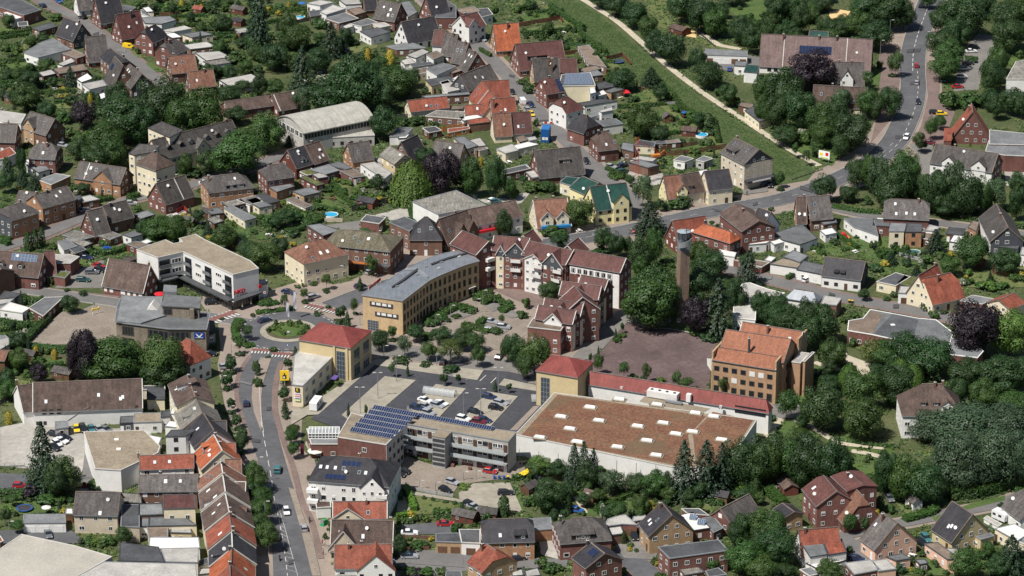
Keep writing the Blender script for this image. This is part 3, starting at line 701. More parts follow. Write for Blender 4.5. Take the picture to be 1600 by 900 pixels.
def hedge(pts,w=1.2,h=1.6,leaf='hedge',auto='clipped green hedge',closed=False):
 P=[q(p,0)for p in pts]
 if closed:P.append(P[0])
 b=MB();r=random.Random(int(P[0].x*31+P[0].y*17));o0=P[0]
 for i in range(len(P)-1):
  a,c=P[i],P[i+1];d=Vector((c.x-a.x,c.y-a.y));l=d.length
  if l<.1:continue
  d/=l;n=Vector((-d.y,d.x))
  x0=Vector((a.x-o0.x,a.y-o0.y));x1=x0+d*l
  ww=w*.42
  pr=[x0-n*ww,x1-n*ww,x1+n*ww,x0+n*ww];b.prism([(p.x,p.y)for p in pr],0,h*.92)
  m=min(int(l*(2*h+w)*4.2)+20,3500)
  for k in range(m):
   t=r.uniform(0,l);f=r.uniform(0,2*h+w)
   if f<h:off,z,nn=-w/2,f,-n
   elif f<h+w:off,z,nn=f-h-w/2,h,Vector((0,0))
   else:off,z,nn=w/2,f-h-w,n
   p=x0+d*t+n*(off+r.gauss(0,.07));quadleaf(b,(p.x,p.y,z+r.gauss(0,.1)),(nn.x+r.uniform(-.5,.5),nn.y+r.uniform(-.5,.5),.5+r.uniform(0,.6)),r.uniform(.35,.65),r)
 o=b.build('hedge',[LM[leaf]],None,(o0.x,o0.y,0));m=P[len(P)//2];tag(o,None,'hedge','hedges between the plots')
 mid=proj(((o0.x+P[-1].x)/2,(o0.y+P[-1].y)/2,.5));AUTO.append((o,auto,mid));o['px']=mid
 return o
def fence(pts,h=1.5,mat=None,auto='brown wooden fence',gap=2.0,slats=True):
 P=[q(p,0)for p in pts];o0=P[0];mt=mat or WALL['wd'];m=proj(P[len(P)//2])
 root=thing('fence',None,'fence',(o0.x,o0.y,0),0,'fences between the plots');AUTO.append((root,auto,m))
 bp=MB();bb=MB()
 for i in range(len(P)-1):
  a=P[i]-o0;c=P[i+1]-o0;l=(c-a).length;n=max(1,int(l/gap))
  for k in range(n+1):
   p=a.lerp(c,k/n);bp.box(p.x-.06,p.x+.06,p.y-.06,p.y+.06,0,h+.1)
  for k in range(n):
   p=a.lerp(c,(k+.03)/n);e=a.lerp(c,(k+.97)/n)
   for z in(.3,.62,.94)if slats else(.5,):bb.bar((p.x,p.y,h*z-.1),(e.x,e.y,h*z-.1),.05,h*.27)
 s=bp.build('posts',[mt],root);s.name='fence_frame';s2=bb.build('fence_infill',[mt],root);s2['kind']='stuff';s['kind']='stuff'
 return root
 # ---------------------------------------------------------------- vehicles
PAINT={k:M('paint_'+k,c,.3,0,spec=.6,metal=m)for k,c,m in(('white',(.72,.72,.71),0),('silver',(.42,.43,.45),.3),('grey',(.16,.165,.175),.2),('black',(.016,.016,.02),0),('navy',(.02,.03,.075),0),('red',(.36,.02,.025),0),('darkred',(.14,.02,.03),0),('yellow',(.75,.5,.02),0),('blue',(.03,.1,.32),0),('green',(.02,.07,.06),0),('teal',(.05,.16,.17),0))}
RUB=M('tyre_rubber',(.02,.02,.02),.9,0);CGL=M('car_glass',(.015,.02,.025),.08,0,spec=.8);HL=M('headlight_glass',(.7,.72,.75),.15,0);TLM=M('tail_light',(.4,.02,.02),.3,0)
PLAS=M('plastic_dark',(.03,.03,.032),.7,0)
def _ext(b,prof,y0,y1,mi=0,inset=0.0,ztop=None):
 n=len(prof);vs=[]
 zs=[p[1]for p in prof];lo,hi=min(zs),max(zs)
 for y,sg in((y0,1),(y1,-1)):
  for x,z in prof:vs.append((x,y+sg*inset*((z-lo)/(hi-lo)),z))
 fs=[(i,(i+1)%n,n+(i+1)%n,n+i)for i in range(n)]+[tuple(range(n))[::-1],tuple(range(n,2*n))]
 b.add(vs,[tuple(reversed(f))for f in fs],mi);return b
def _car(kind):
 if kind=='van':
  body=[(-2.4,.32),(-2.42,1.0),(-2.4,2.05),(-2.3,2.15),(1.1,2.15),(1.35,2.05),(1.9,1.25),(2.45,1.05),(2.5,.6),(2.48,.32)];L=2.4;W=.95
  gl=[(1.2,1.98),(1.38,1.98),(1.88,1.28),(.55,1.28),(.55,1.98)];rf=None
 elif kind=='estate':
  body=[(-2.25,.32),(-2.3,.7),(-2.22,.95),(1.0,.95),(2.0,.8),(2.22,.62),(2.22,.32)];L=2.2;W=.88
  gl=[(-2.15,.94),(-1.95,1.42),(.1,1.46),(.95,.94)];rf=[(-1.98,1.42),(-1.9,1.5),(0,1.52),(.14,1.45)]
 elif kind=='saloon':
  body=[(-2.25,.32),(-2.28,.8),(-2.2,.97),(-1.5,1.0),(1.0,.95),(2.0,.8),(2.22,.62),(2.22,.32)];L=2.2;W=.88
  gl=[(-1.75,.97),(-1.05,1.4),(.05,1.42),(.95,.94)];rf=[(-1.08,1.4),(-1.0,1.47),(-.05,1.48),(.1,1.41)]
 elif kind=='suv':
  body=[(-2.15,.36),(-2.2,.8),(-2.12,1.08),(.95,1.08),(1.85,.98),(2.1,.75),(2.12,.36)];L=2.1;W=.93
  gl=[(-2.05,1.07),(-1.85,1.6),(.1,1.63),(.9,1.07)];rf=[(-1.9,1.6),(-1.8,1.69),(0,1.71),(.14,1.62)]
 else:
  body=[(-1.95,.32),(-2.0,.75),(-1.92,.97),(.85,.95),(1.75,.8),(1.98,.6),(1.98,.32)];L=1.95;W=.85
  gl=[(-1.9,.96),(-1.45,1.44),(.1,1.48),(.85,.94)];rf=[(-1.5,1.44),(-1.4,1.52),(0,1.54),(.15,1.47)]
 P={}
 P['body']=(_ext(MB(),body,-W,W,0,.05).mesh('body',[PAINT['white']]),(0,0,0))
 if kind=='van':
  P['window']=(_ext(MB(),gl,-W-.005,W+.005,0,.04).mesh('window',[CGL]),(0,0,0))
 else:
  P['cabin']=(_ext(MB(),gl,-W+.02,W-.02,0,.2).mesh('window',[CGL]),(0,0,0))
  P['roof_panel']=(_ext(MB(),rf,-W+.19,W-.19,0,.08).mesh('roof_panel',[PAINT['white']]),(0,0,0))
 wm=MB();wm.cyl((0,-.1,0),(0,.1,0),.31,.31,12,0);wm.cyl((0,-.105,0),(0,.105,0),.19,.19,10,1);wm=wm.mesh('wheel',[RUB,ALU])
 for i,(sx,sy)in enumerate(((.62,1),(.62,-1),(-.62,1),(-.62,-1))):P['wheel%d'%i]=(wm,(sx*L,sy*(W-.07),.31))
 hb=MB().box(-.05,.06,-.17,.17,-.07,.07).mesh('headlight',[HL]);tb=MB().box(-.05,.05,-.15,.15,-.09,.09).mesh('tail_light',[TLM])
 for sy in(-1,1):P['headlight%d'%sy]=(hb,(L-.02,sy*(W-.25),.66));P['tail_light%d'%sy]=(tb,(-L-.03,sy*(W-.2),.78))
 P['bumper']=(MB().box(L-.05,L+.07,-W+.1,W-.1,.3,.46).mesh('bumper',[PLAS]),(0,0,0))
 return P
CARM={k:_car(k)for k in('hatch','estate','saloon','suv','van')}
def car(x,y,dx,dy,color,kind='hatch',where=None,sc=1.0,label=None):
 a=q((x,y),.6);b=q((x+dx,y+dy),.6);ang=atan2((b-a).y,(b-a).x)
 nm='delivery_van' if kind=='van' else 'parked_car'
 wd='%s %s'%({'darkred':'dark red','navy':'dark blue'}.get(color,color),{'hatch':'hatchback car','estate':'estate car','saloon':'saloon car','suv':'off road car','van':'van'}[kind])
 root=thing(nm,label,'van' if kind=='van' else 'car',(a.x,a.y,.12),ang,'cars in the town',auto=None)
 if not label:AUTO.append((root,wd+(' '+where if where else ''),proj((a.x,a.y,.7))))
 root.scale=(sc,sc,sc)
 for k,(me,l)in CARM[kind].items():
  o=ob(me.name.split('.')[0],me,root,l)
  if k in('body','roof_panel'):
   o.material_slots[0].link='OBJECT';o.material_slots[0].material=PAINT[color]
 foot([(a.x+u,a.y+v)for u,v in((-2,-2),(2,-2),(2,2),(-2,2))])
 return root
def CARS(s,where=None):
 for it in s.replace('\n',';').split(';'):
  f=it.split()
  if f:car(float(f[0]),float(f[1]),float(f[2]),float(f[3]),f[4],f[5]if len(f)>5 else 'hatch',where)
  # ---------------------------------------------------------------- people, lamps, small things
SKIN=M('skin',(.45,.28,.2),.6,0);HAIR=M('hair_dark',(.04,.025,.015),.7,0)
def person(x,y,face,shirt,trousers,label,sit=False):
 p=q((x,y),0);root=thing('person',label,'person',(p.x,p.y,.15),face)
 J=[(0,0,.92),(0,0,1.2),(0,0,1.42),(0,0,1.52),(0,.02,1.66),(-.2,0,1.4),(-.27,.03,1.12),(-.25,.14,.88),(.2,0,1.4),(.27,-.03,1.12),(.26,.1,.9),(-.1,0,.88),(-.12,.1,.48),(-.12,.02,.06),(-.12,.16,.03),(.1,0,.88),(.11,-.06,.48),(.12,-.2,.08),(.12,-.06,.03)]
 if sit:J[12]=(-.12,.35,.75);J[13]=(-.12,.3,.35);J[14]=(-.12,.42,.3);J[16]=(.12,.32,.7);J[17]=(.12,.2,.3);J[18]=(.12,.32,.26);J[7]=(-.22,.4,1.05);J[10]=(.22,.4,1.05)
 E=[(0,1),(1,2),(2,3),(3,4),(2,5),(5,6),(6,7),(2,8),(8,9),(9,10),(0,11),(11,12),(12,13),(13,14),(0,15),(15,16),(16,17),(17,18)]
 R=[.15,.15,.16,.06,.11,.07,.05,.04,.07,.05,.04,.1,.07,.05,.04,.1,.07,.05,.04]
 me=bpy.data.meshes.new('body');me.from_pydata(J,E,[]);o=ob('body',me,root)
 md=o.modifiers.new('skin','SKIN');o.modifiers.new('sub','SUBSURF').levels=1
 for i,v in enumerate(me.skin_vertices[0].data):v.radius=(R[i]*(1 if i>2 else .8),R[i])
 me.skin_vertices[0].data[0].use_root=True
 dg=bpy.context.evaluated_depsgraph_get();m2=bpy.data.meshes.new_from_object(o.evaluated_get(dg));o.modifiers.clear();o.data=m2
 m2.materials.clear()
 for m in(PAINT_(shirt),PAINT_(trousers),SKIN):m2.materials.append(m)
 for pl in m2.polygons:
  c=pl.center;pl.material_index=2 if(c.z>1.47 or(abs(c.x)>.2 and c.z<1.08 and c.z>.8))else(0 if c.z>.93 else 1)
 b=MB();b.cyl((0,-.02,1.68),(0,-.02,1.8),.125,.06,8);b.build('hair',[HAIR],root)
 return root
def PAINT_(c):return M('cloth_%.2f_%.2f_%.2f'%c,c,.9,0)
def lamp(x,y,h=7.5,arm=1,auto='grey street lamp',dx=1,dy=0):
 p=q((x,y),0);root=thing('street_lamp',None,'street lamp',(p.x,p.y,0),0,'street lamps',auto=auto)
 MB().cyl((0,0,-.2),(0,0,h),.1,.06,7).build('pole',[ZINC],root)
 b=MB();b.bar((0,0,h),(.7*dx,.7*dy,h+.1),.08);
 if arm==2:b.bar((0,0,h),(-.7*dx,-.7*dy,h+.1),.08)
 b.build('arm',[ZINC],root)
 for s in((1,-1)if arm==2 else(1,)):MB().box(-.45,.45,-.14,.14,-.06,.08).build('lamp_head',[TRIM],root,(.95*dx*s,.95*dy*s,h+.1))
 return root
def text_on(parent,s,loc,rz,size,mat,tilt=pi/2,name='lettering',ex=.01,bold=False):
 cu=bpy.data.curves.new('t','FONT');cu.body=s;cu.size=size;cu.extrude=ex;cu.align_x='CENTER';cu.align_y='CENTER'
 if bold:cu.offset=size*.02
 o=bpy.data.objects.new('t',cu);COL.objects.link(o);dg=bpy.context.evaluated_depsgraph_get()
 me=bpy.data.meshes.new_from_object(o.evaluated_get(dg));bpy.data.objects.remove(o);me.materials.clear();me.materials.append(mat)
 r=ob(name,me,parent,loc);r.rotation_euler=(tilt,0,rz);return r
def parasol(x,y,r=1.6,mat=None,label=None,auto='white garden parasol'):
 p=q((x,y),0);root=thing('parasol',label,'parasol',(p.x,p.y,0),0,None,auto=None if label else auto)
 MB().cyl((0,0,0),(0,0,2.5),.04,.04,6).build('pole',[ZINC],root)
 b=MB();n=8;vs=[(r*cos(2*pi*i/n),r*sin(2*pi*i/n),2.1)for i in range(n)]+[(0,0,2.65)]+[(r*cos(2*pi*i/n)*1.0,r*sin(2*pi*i/n)*1.0,1.95)for i in range(n)]
 b.add(vs,[(i,(i+1)%n,n)for i in range(n)]+[(n+1+i,n+1+(i+1)%n,(i+1)%n,i)for i in range(n)]);b.build('canopy',[mat or ROOF['fw']],root)
 return root
def trampoline(x,y,r=1.7,label='round blue trampoline with a net in the garden'):
 p=q((x,y),0);root=thing('trampoline',label,'trampoline',(p.x,p.y,0))
 b=MB();b.cyl((0,0,.75),(0,0,.82),r*.85,r*.85,16);b.build('mat',[DARK],root)
 b=MB();n=16
 vs=[(rr_*cos(2*pi*i/n),rr_*sin(2*pi*i/n),z)for rr_,z in((r*.84,.84),(r,.84),(r,.7),(r*.84,.7))for i in range(n)]
 b.add(vs,[(k*n+i,((k+1)%4)*n+i,((k+1)%4)*n+(i+1)%n,k*n+(i+1)%n)for k in range(4)for i in range(n)]);b.build('rim_pad',[PAINT['blue']],root)
 b=MB()
 for i in range(6):a=i*pi/3;b.bar((r*cos(a),r*sin(a),0),(r*cos(a),r*sin(a),2.3),.06)
 b.build('net_frame',[DARK],root)
 b=MB();b.cyl((0,0,2.2),(0,0,2.3),r,r,16,0,False);b.build('net_edge',[DARK],root);return root
def pool(x,y,r,label,mat=None):
 p=q((x,y),0);root=thing('garden_pool',label,'pool',(p.x,p.y,0))
 b=MB();n=18
 vs=[(rr_*cos(2*pi*i/n),rr_*sin(2*pi*i/n),z)for rr_,z in((r,0),(r,1.0),(r*.92,1.0),(r*.92,.8))for i in range(n)]
 b.add(vs,[(k*n+i,k*n+(i+1)%n,(k+1)*n+(i+1)%n,(k+1)*n+i)for k in range(3)for i in range(n)]);b.build('pool_wall',[PAINT['white']],root)
 MB().cyl((0,0,.78),(0,0,.84),r*.92,r*.92,18).build('water',[mat or M('pool_water',(.03,.32,.52),.05,.05)],root);return root
def sign_board(x,y,w,h,z0,face_dx,face_dy,mats,label,cat='sign',posts=2):
 p=q((x,y),0);e=q((x+face_dx,y+face_dy),0);ang=atan2((e-p).y,(e-p).x);root=thing('billboard',label,cat,(p.x,p.y,0),ang)
 b=MB()
 for i in range(posts):xx=0 if posts==1 else(-w*.4 if i==0 else w*.4);b.box(xx-.06,xx+.06,-.05,.05,0,z0+h*.3)
 b.build('post',[ZINC],root);b=MB();b.box(-w/2,w/2,-.12,-.055,z0,z0+h);b.build('board',[mats[0]],root)
 return root
def bin_(x,y,col,lid,label=None,ang=.3):
 p=q((x,y),0);root=thing('waste_bin',label,'waste bin',(p.x,p.y,0),ang,auto=None if label else 'wheeled waste bin')
 MB().add([(-.25,-.3,.05),(.25,-.3,.05),(.25,.3,.05),(-.25,.3,.05),(-.3,-.36,1.0),(.3,-.36,1.0),(.3,.36,1.0),(-.3,.36,1.0)],[(0,3,2,1),(4,5,6,7),(0,1,5,4),(1,2,6,5),(2,3,7,6),(3,0,4,7)]).build('body',[PAINT[col]],root)
 MB().box(-.32,.32,-.4,.38,1.0,1.08).build('lid',[PAINT[lid]],root)
 MB().cyl((-.26,.34,.12),(.26,.34,.12),.11,.11,8).build('wheel',[RUB],root)
 # ---------------------------------------------------------------- scattered garden planting
_sc=[0];SHN=[0]
def scat(pts,n,kinds='bbBBhyfc',rmin=.7,rmax=1.7,view=True,area='gardens',seed=None,tall=1.0):
 P=[q(p,0)for p in pts];P=[(p.x,p.y)for p in P];_sc[0]+=1;r=random.Random(seed or _sc[0]*31)
 xs=[p[0]for p in P];ys=[p[1]for p in P];k=0;t=0
 while k<n and t<n*25:
  t+=1;x=r.uniform(min(xs),max(xs));y=r.uniform(min(ys),max(ys))
  if not inside((x,y),P):continue
  kd=r.choice(kinds);rad=r.uniform(rmin,rmax)
  if kd in 'ct':rad*=.7
  if kd in 'odasg':rad*=1.5
  if blocked(x,y,rad*.7):continue
  bh=rad*r.uniform(.65,1.05)*tall
  if kd in 'ctY':bh=rad*r.uniform(1.6,2.6)
  nm=KIND[kd][3];k+=1
  if nm=='shrub':
   put_tree(kd,(x,y),rad,bh,0)
  else:put_tree(kd,(x,y),rad,bh,.1 if kd in 'ctY' else .8)
GC=[];SHL=[]
# ================================================================ GROUND
gm=M('ground_green',(0.045,0.066,0.022),0.95,0.35,scale=0.06,fine=0.9,col2=(0.088,0.096,0.042),bump=.3)
_g=MB();_g.add([(-1500,-900,0),(1500,-900,0),(1500,2600,0),(-1500,2600,0)],[(0,1,2,3)]);_o=_g.build('ground',[gm]);_o['kind']='structure'
FULL()
NE=[(1459,-12),(1445,25),(1434,55),(1427,85),(1426,112),(1427,138),(1423,165),(1413,192),(1395,225),(1362,253),(1300,284),(1220,312),(1112,331),(1038,348),(962,364),(868,380),(780,399),(700,420),(620,444),(575,459),(520,480)]
ribbon('pavement',NE,21,'pave',0)
ribbon('main_road',NE,9.6,'asph',1,kerb=True)
dashes(NE[8:18],ln=3,gap=5)
dashes(NE[:5],w=.25,ln=4,gap=2);dashes(NE[9:17],off=-4.3,w=.15,ln=30,gap=1);dashes(NE[4:10],off=1.8,w=.2,ln=3,gap=3)
sheet('pavement',[(326,478),(340,500),(345,545),(340,570),(352,640),(375,700),(392,770),(398,905),(525,905),(510,800),(492,720),(470,700),(476,560),(560,500),(640,440),(720,400),(700,392),(610,410),(545,440),(470,455),(420,470),(400,480)],'pave',0)
sheet('pavement',[(395,462),(330,455),(310,468),(322,486),(395,502),(470,470),(530,452),(500,430)],'pave',0)
sheet('pavement',[(475,690),(530,690),(600,690),(640,735),(560,720),(500,712),(490,720)],'bay',0)
V(320,440,3.6)
sheet('main_street',[(265,398),(225,470),(195,540),(188,600),(200,680),(225,780),(262,905),(325,1080),(355,1250),(375,1400),(388,1700),(545,1700),(640,1700),(585,1450),(530,1250),(475,1090),(430,930),(405,830),(385,740),(380,640),(390,560),(415,490),(448,425),(450,390),(350,400)],'asph',1)
sheet('traffic_island',[(312,432),(290,500),(268,590),(263,660),(277,740),(303,810),(318,850),(320,760),(318,650),(326,580),(352,500),(374,436)],'pave',2)
ribbon('kerb_strip',[(255,420),(208,490),(183,560),(178,620),(190,700),(222,800),(255,905)],1.3,'paver',1)
ribbon('cycle_path',[(432,450),(405,540),(393,640),(398,740),(425,840),(455,930),(500,1060),(545,1230),(600,1350),(655,1560)],1.6,'paver',1)
V(320,660,3.75)
sheet('parking_strip',[(490,385),(530,400),(580,560),(640,720),(680,905),(630,905),(570,660),(525,500)],'court',2)
dashes([(330,0),(362,180),(390,330),(402,415)],ln=4,gap=2.5,w=.2)
dashes([(405,440),(440,600),(470,780),(485,905)],ln=2.5,gap=2,w=.2)
dashes([(425,480),(465,610),(500,740),(545,905)],ln=40,gap=.5,w=.12)
dashes([(320,-240),(322,-160),(330,-40),(345,60)],ln=40,gap=.5,w=.12)
for i in range(11):
 y=610+i*26;xa=445+(y-610)*.105*1.3;xb=462+(y-610)*.30
 dashes([(xa+3,y),(xb,y+12)],ln=9,gap=.1,w=.09)
FULL()
sheet('pavement',[(470,520),(545,470),(600,440),(700,395),(760,390),(780,420),(850,460),(920,440),(985,470),(985,500),(900,590),(840,600),(760,590),(590,560),(560,560),(470,600)],'pave',0)
RC=q((451,518),0)
def disc(name,r,mat,z,kind='structure',ell=40):
 b=MB();b.prism([(RC.x+r*cos(2*pi*i/ell),RC.y+r*sin(2*pi*i/ell))for i in range(ell)],-.1,z);o=b.build(name,[GM[mat]]);o['kind']=kind;return o
disc('roundabout_road',15.2,'asph',.285);disc('roundabout_apron',8.6,'bay',.33);disc('roundabout_bed',6.6,'soil',.5);disc('roundabout_lawn',5.4,'lawn',.62)
foot([(RC.x+15*cos(i*pi/8),RC.y+15*sin(i*pi/8))for i in range(16)],HARD)
def ringdash(r,a0,a1,w=.22,ln=1.2,gap=1.0):
 pts=[Vector((RC.x+r*cos(a0+(a1-a0)*i/40),RC.y+r*sin(a0+(a1-a0)*i/40),0))for i in range(41)];dashes(pts,w,ln,gap,world=True)
for a0,a1 in((.3,1.2),(1.9,2.6),(2.75,3.3),(3.9,4.6),(4.7,5.3)):ringdash(14.4,a0,a1)
V(320,440,3.6)
zebra((258,408),(368,412),3.6,6);zebra((372,428),(480,434),3.6,6)
zebra((68,240),(210,190),4.5,7);zebra((555,150),(640,168),3.4,5);zebra((660,170),(742,192),3.4,5)
FULL()
ribbon('west_street',[(-20,446),(35,453),(100,462),(185,474),(260,487),(330,496),(392,506)],6.2,'asphl',1,kerb=True)
ribbon('pavement',[(-20,440),(35,447),(100,456),(185,466)],3,'paver',0)
T(0,2)
sheet('bank_car_park',[(390,150),(470,155),(610,95),(740,110),(735,300),(440,410),(150,352),(300,215)],'court',0)
FULL()
def street(pts,w=5.2,mat='asphl',pw=9.0):ribbon('pavement',pts,pw,'paver' if random.random()<.35 else 'pave',0);ribbon('side_street',pts,w,mat,1)
street([(50,-10),(80,10),(125,32),(170,65),(205,92),(240,120),(262,140)],5.2,'asphl',8)
street([(-10,392),(60,370),(120,345),(200,314),(262,300),(318,284),(390,262),(440,244),(505,222)],5.4)
street([(660,-5),(700,30),(745,70),(785,110),(812,140),(850,185),(880,215),(905,240),(930,262),(955,285),(985,310),(1000,345)],6.2,'asphl',10)
street([(1100,408),(1130,418),(1190,434),(1252,450),(1320,466),(1420,484),(1500,502),(1560,525)],6.0,'asphl',9)
street([(1290,322),(1340,334),(1400,342),(1460,348),(1530,357),(1610,368)],5.0,'asphl',8)
street([(880,425),(930,440),(1000,460),(1060,470)],4,'paveg',6)
street([(1310,840),(1345,862),(1380,905)],5.2,'asphl',8);street([(1310,840),(1370,825),(1425,815),(1500,800),(1560,788),(1610,770)],4.6,'asphl',7)
street([(950,858),(985,875),(1020,905)],7.0,'asph',10)
sheet('drive',[(610,868),(740,862),(745,890),(640,905),(600,905)],'asphl',0)
sheet('yard',[(0,668),(40,660),(150,672),(232,666),(238,682),(138,690),(140,725),(120,745),(62,735),(0,728)],'conc',0)
sheet('yard',[(0,740),(45,742),(42,768),(0,778)],'asph',1);sheet('yard',[(0,830),(110,828),(135,850),(60,850),(0,880)],'asph',1)
sheet('yard',[(135,690),(180,690),(185,800),(120,800)],'asphl',0)
sheet('car_park',[(583,569),(748,594),(842,611),(868,616),(808,700),(640,712),(486,655),(540,600)],'asphd',1)
T(1,2)
sheet('parking_bays',[(762,448),(1422,520),(1382,582),(742,487)],'bay',2)
sheet('pavement',[(640,540),(700,470),(762,448),(742,487),(390,797),(320,800),(222,860),(220,760),(300,755)],'bay',2)
sheet('parking_bays',[(805,557),(1000,582),(650,880),(535,800)],'bay',2)
V(620,560,3.75)
sheet('parking_bays',[(228,156),(405,182),(240,360),(50,335)],'bay',2);sheet('parking_bays',[(530,200),(710,228),(548,405),(385,365)],'bay',2)
sheet('parking_bays',[(630,122),(830,165),(825,197),(597,160)],'bay',2);sheet('pavement',[(800,285),(838,282),(705,425),(662,425)],'pave',2)
dashes([(487,137),(522,105)],ln=30,gap=1,w=.25);dashes([(550,150),(583,117)],ln=30,gap=1,w=.25)
for k in range(10):dashes([(330+k*44-300,20+k*10),(310+k*44-300,42+k*10)],ln=9,gap=1,w=.1)
b0=[(560,225),(0,0)]
for(ax,ay,bx,by,vx,vy,n)in((530,200,385,365,180,28,8),(228,156,60,330,178,26,8)):
 for i in range(1,n):
  x=ax+(bx-ax)*i/n;y=ay+(by-ay)*i/n
  dashes([(x+6,y+1),(x+vx*.47,y+vy*.47)],ln=9,gap=1,w=.1);dashes([(x+vx*.53,y+vy*.53),(x+vx-6,y+vy-1)],ln=9,gap=1,w=.1)
T(1,2)
for i in range(1,12):
 x=805-265*i/12;y=557+245*i/12
 dashes([(x+8,y+1),(x+90,y+12)],ln=9,gap=1,w=.1);dashes([(x+105,y+14),(x+190,y+25)],ln=9,gap=1,w=.1)
V(560,360,3.75)
sheet('pavement',[(55,600),(330,625),(600,600),(830,690),(1000,600),(1180,560),(1180,905),(960,905),(700,860),(680,880),(545,860),(100,760),(50,760)],'paver',0)
sheet('setts_street',[(90,655),(460,690),(660,742),(830,735),(940,790),(1060,800),(1030,900),(740,905),(690,870),(560,800),(200,742),(60,735)],'paveg',1)
sheet('car_park_lane',[(690,872),(730,820),(880,830),(1010,860),(990,905),(840,960),(690,960)],'asphd',1)
sheet('inner_court',[(370,575),(600,405),(720,430),(1005,548),(990,610),(840,705),(700,690),(560,615)],'court',1)
for P_ in([(395,540),(445,500),(540,525),(490,560)],[(500,500),(590,462),(690,490),(600,525)],[(730,440),(800,425),(850,455),(790,480)],[(840,490),(900,470),(960,505),(900,520)],[(745,545),(880,590),(830,620),(700,575)]):sheet('parking_bays',P_,'paveg',2)
sheet('terrace',[(790,350),(1000,330),(1080,380),(1080,470),(900,400)],'paver',1)
T(2,2)
sheet('square',[(720,212),(860,250),(1000,262),(1310,325),(1245,450),(1230,640),(480,540),(450,440),(560,395)],'plaza',0)
sheet('lane',[(700,120),(725,212),(560,392),(470,450),(370,440),(640,160)],'paveg',1)
sheet('lane',[(700,120),(725,212),(860,250),(960,240),(1060,150),(1000,100)],'paveg',0)
b=dashes([(725,215),(870,255),(1000,262),(1310,325)],ln=200,gap=1,w=.35)
FULL()
V(1080,460,3.75)
sheet('pavement',[(410,620),(500,640),(640,650),(640,730),(440,725)],'paveg',0)
for P_ in([(720,400),(790,425),(870,445)],[(440,840),(485,785),(530,730)],[(610,735),(720,790),(820,850),(900,880),(1000,890),(1130,905)]):ribbon('park_path',P_,2.2,'track',1)
sheet('lawn',[(450,840),(540,735),(620,740),(760,830),(700,880),(500,880)],'lawn',0);sheet('lawn',[(720,415),(850,450),(860,480),(730,450)],'lawn',0)
sheet('lawn',[(500,560),(700,560),(720,640),(520,640)],'lawn',0);sheet('lawn',[(780,800),(1000,830),(980,870),(830,850)],'lawn',0)
FULL()
ribbon('park_path',[(1330,705),(1360,710),(1380,716)],2.2,'track',1)
sheet('lawn',[(1325,690),(1400,697),(1395,725),(1360,745),(1325,735)],'lawn',0)
sheet('playground',[(1315,535),(1325,555),(1365,570),(1360,590),(1318,578)],'track',0)
V(620,560,3.75)
sheet('court',[(60,575),(250,640),(760,600),(745,700),(560,715),(365,742),(325,800),(0,755),(-20,640)],'court',1)
sheet('car_park',[(362,790),(450,735),(662,730),(740,905),(370,845)],'bay',1)
sheet('footpath',[(20,770),(370,828),(375,845),(20,790)],'bay',1)
T(1,3)
sheet('lawn',[(985,395),(1260,450),(1290,495),(1100,515),(1000,520)],'lawnl',1);sheet('drive',[(905,585),(1235,560),(1250,640),(905,645)],'asph',1)
sheet('drive',[(890,745),(1290,740),(1300,850),(880,820)],'asphl',1)
sheet('drive',[(890,380),(950,420),(980,520),(880,520)],'bay',0)
T(2,3)
sheet('drive',[(170,690),(270,680),(290,800),(180,770)],'conc',1);sheet('drive',[(630,690),(800,680),(920,740),(890,800),(700,790)],'paveg',1)
sheet('drive',[(0,790),(150,790),(350,800),(340,850),(0,860)],'asphl',1)
ribbon('garden_path',[(380,380),(410,430),(460,510)],1.4,'track',1)
FULL()
sheet('embankment',[(835,-8),(898,-8),(940,22),(1000,75),(1100,157),(1275,266),(1262,282),(1215,290),(1180,270),(1090,205),(1000,138),(900,45)],'rough',0,hard=True)
ribbon('embankment_strip',[(850,8),(905,55),(1000,138),(1085,200),(1140,235)],3.2,'lawnl',1)
ribbon('gravel_path',[(898,-8),(930,12),(965,35),(1000,65),(1030,92),(1060,117),(1100,147),(1150,180),(1200,213),(1240,238),(1280,260)],2.7,'track',1)
T(2,0)
sheet('meadow',[(820,-20),(960,-20),(1000,80),(1150,180),(1250,260),(1440,300),(1430,340),(1240,300),(1080,210),(920,170),(850,60)],'lawnl',0)
ribbon('dirt_path',[(1150,200),(1240,250),(1300,285),(1430,310)],3,'track',1);sheet('sand_pit',[(1070,190),(1160,200),(1150,240),(1090,230)],'sand',1)
sheet('meadow',[(1280,20),(1600,0),(1600,200),(1400,100)],'lawn',0);sheet('yard',[(1200,320),(1470,340),(1550,360),(1550,470),(1320,440),(1180,400)],'asphl',0)
T(3,0)
sheet('sand_pit',[(380,75),(450,60),(515,70),(490,110),(420,130),(385,115)],'sand',0)
sheet('car_park',[(1225,300),(1310,215),(1430,225),(1400,330),(1340,400),(1320,560),(1160,570),(1190,400)],'paveg',0)
sheet('pavement',[(700,250),(850,300),(830,480),(790,720),(640,900),(700,640),(690,420)],'paver',0)
sheet('pavement',[(980,420),(1080,440),(1070,640),(1170,700),(1130,800),(1100,900),(900,900),(960,780),(1000,600)],'paver',0)
sheet('lawn',[(0,40),(60,20),(80,100),(0,110)],'lawnl',0);sheet('lawn',[(660,420),(710,430),(690,540),(650,530)],'lawn',1);sheet('lawn',[(1100,480),(1180,500),(1150,550),(1090,540)],'lawn',0)
sheet('lawn',[(1490,320),(1600,290),(1600,400),(1480,420)],'lawn',0)
T(3,1)
sheet('yard',[(880,0),(1030,0),(1030,190),(960,190),(930,60)],'paveg',0);sheet('yard',[(1470,130),(1620,130),(1620,290),(1490,260)],'conc',0)
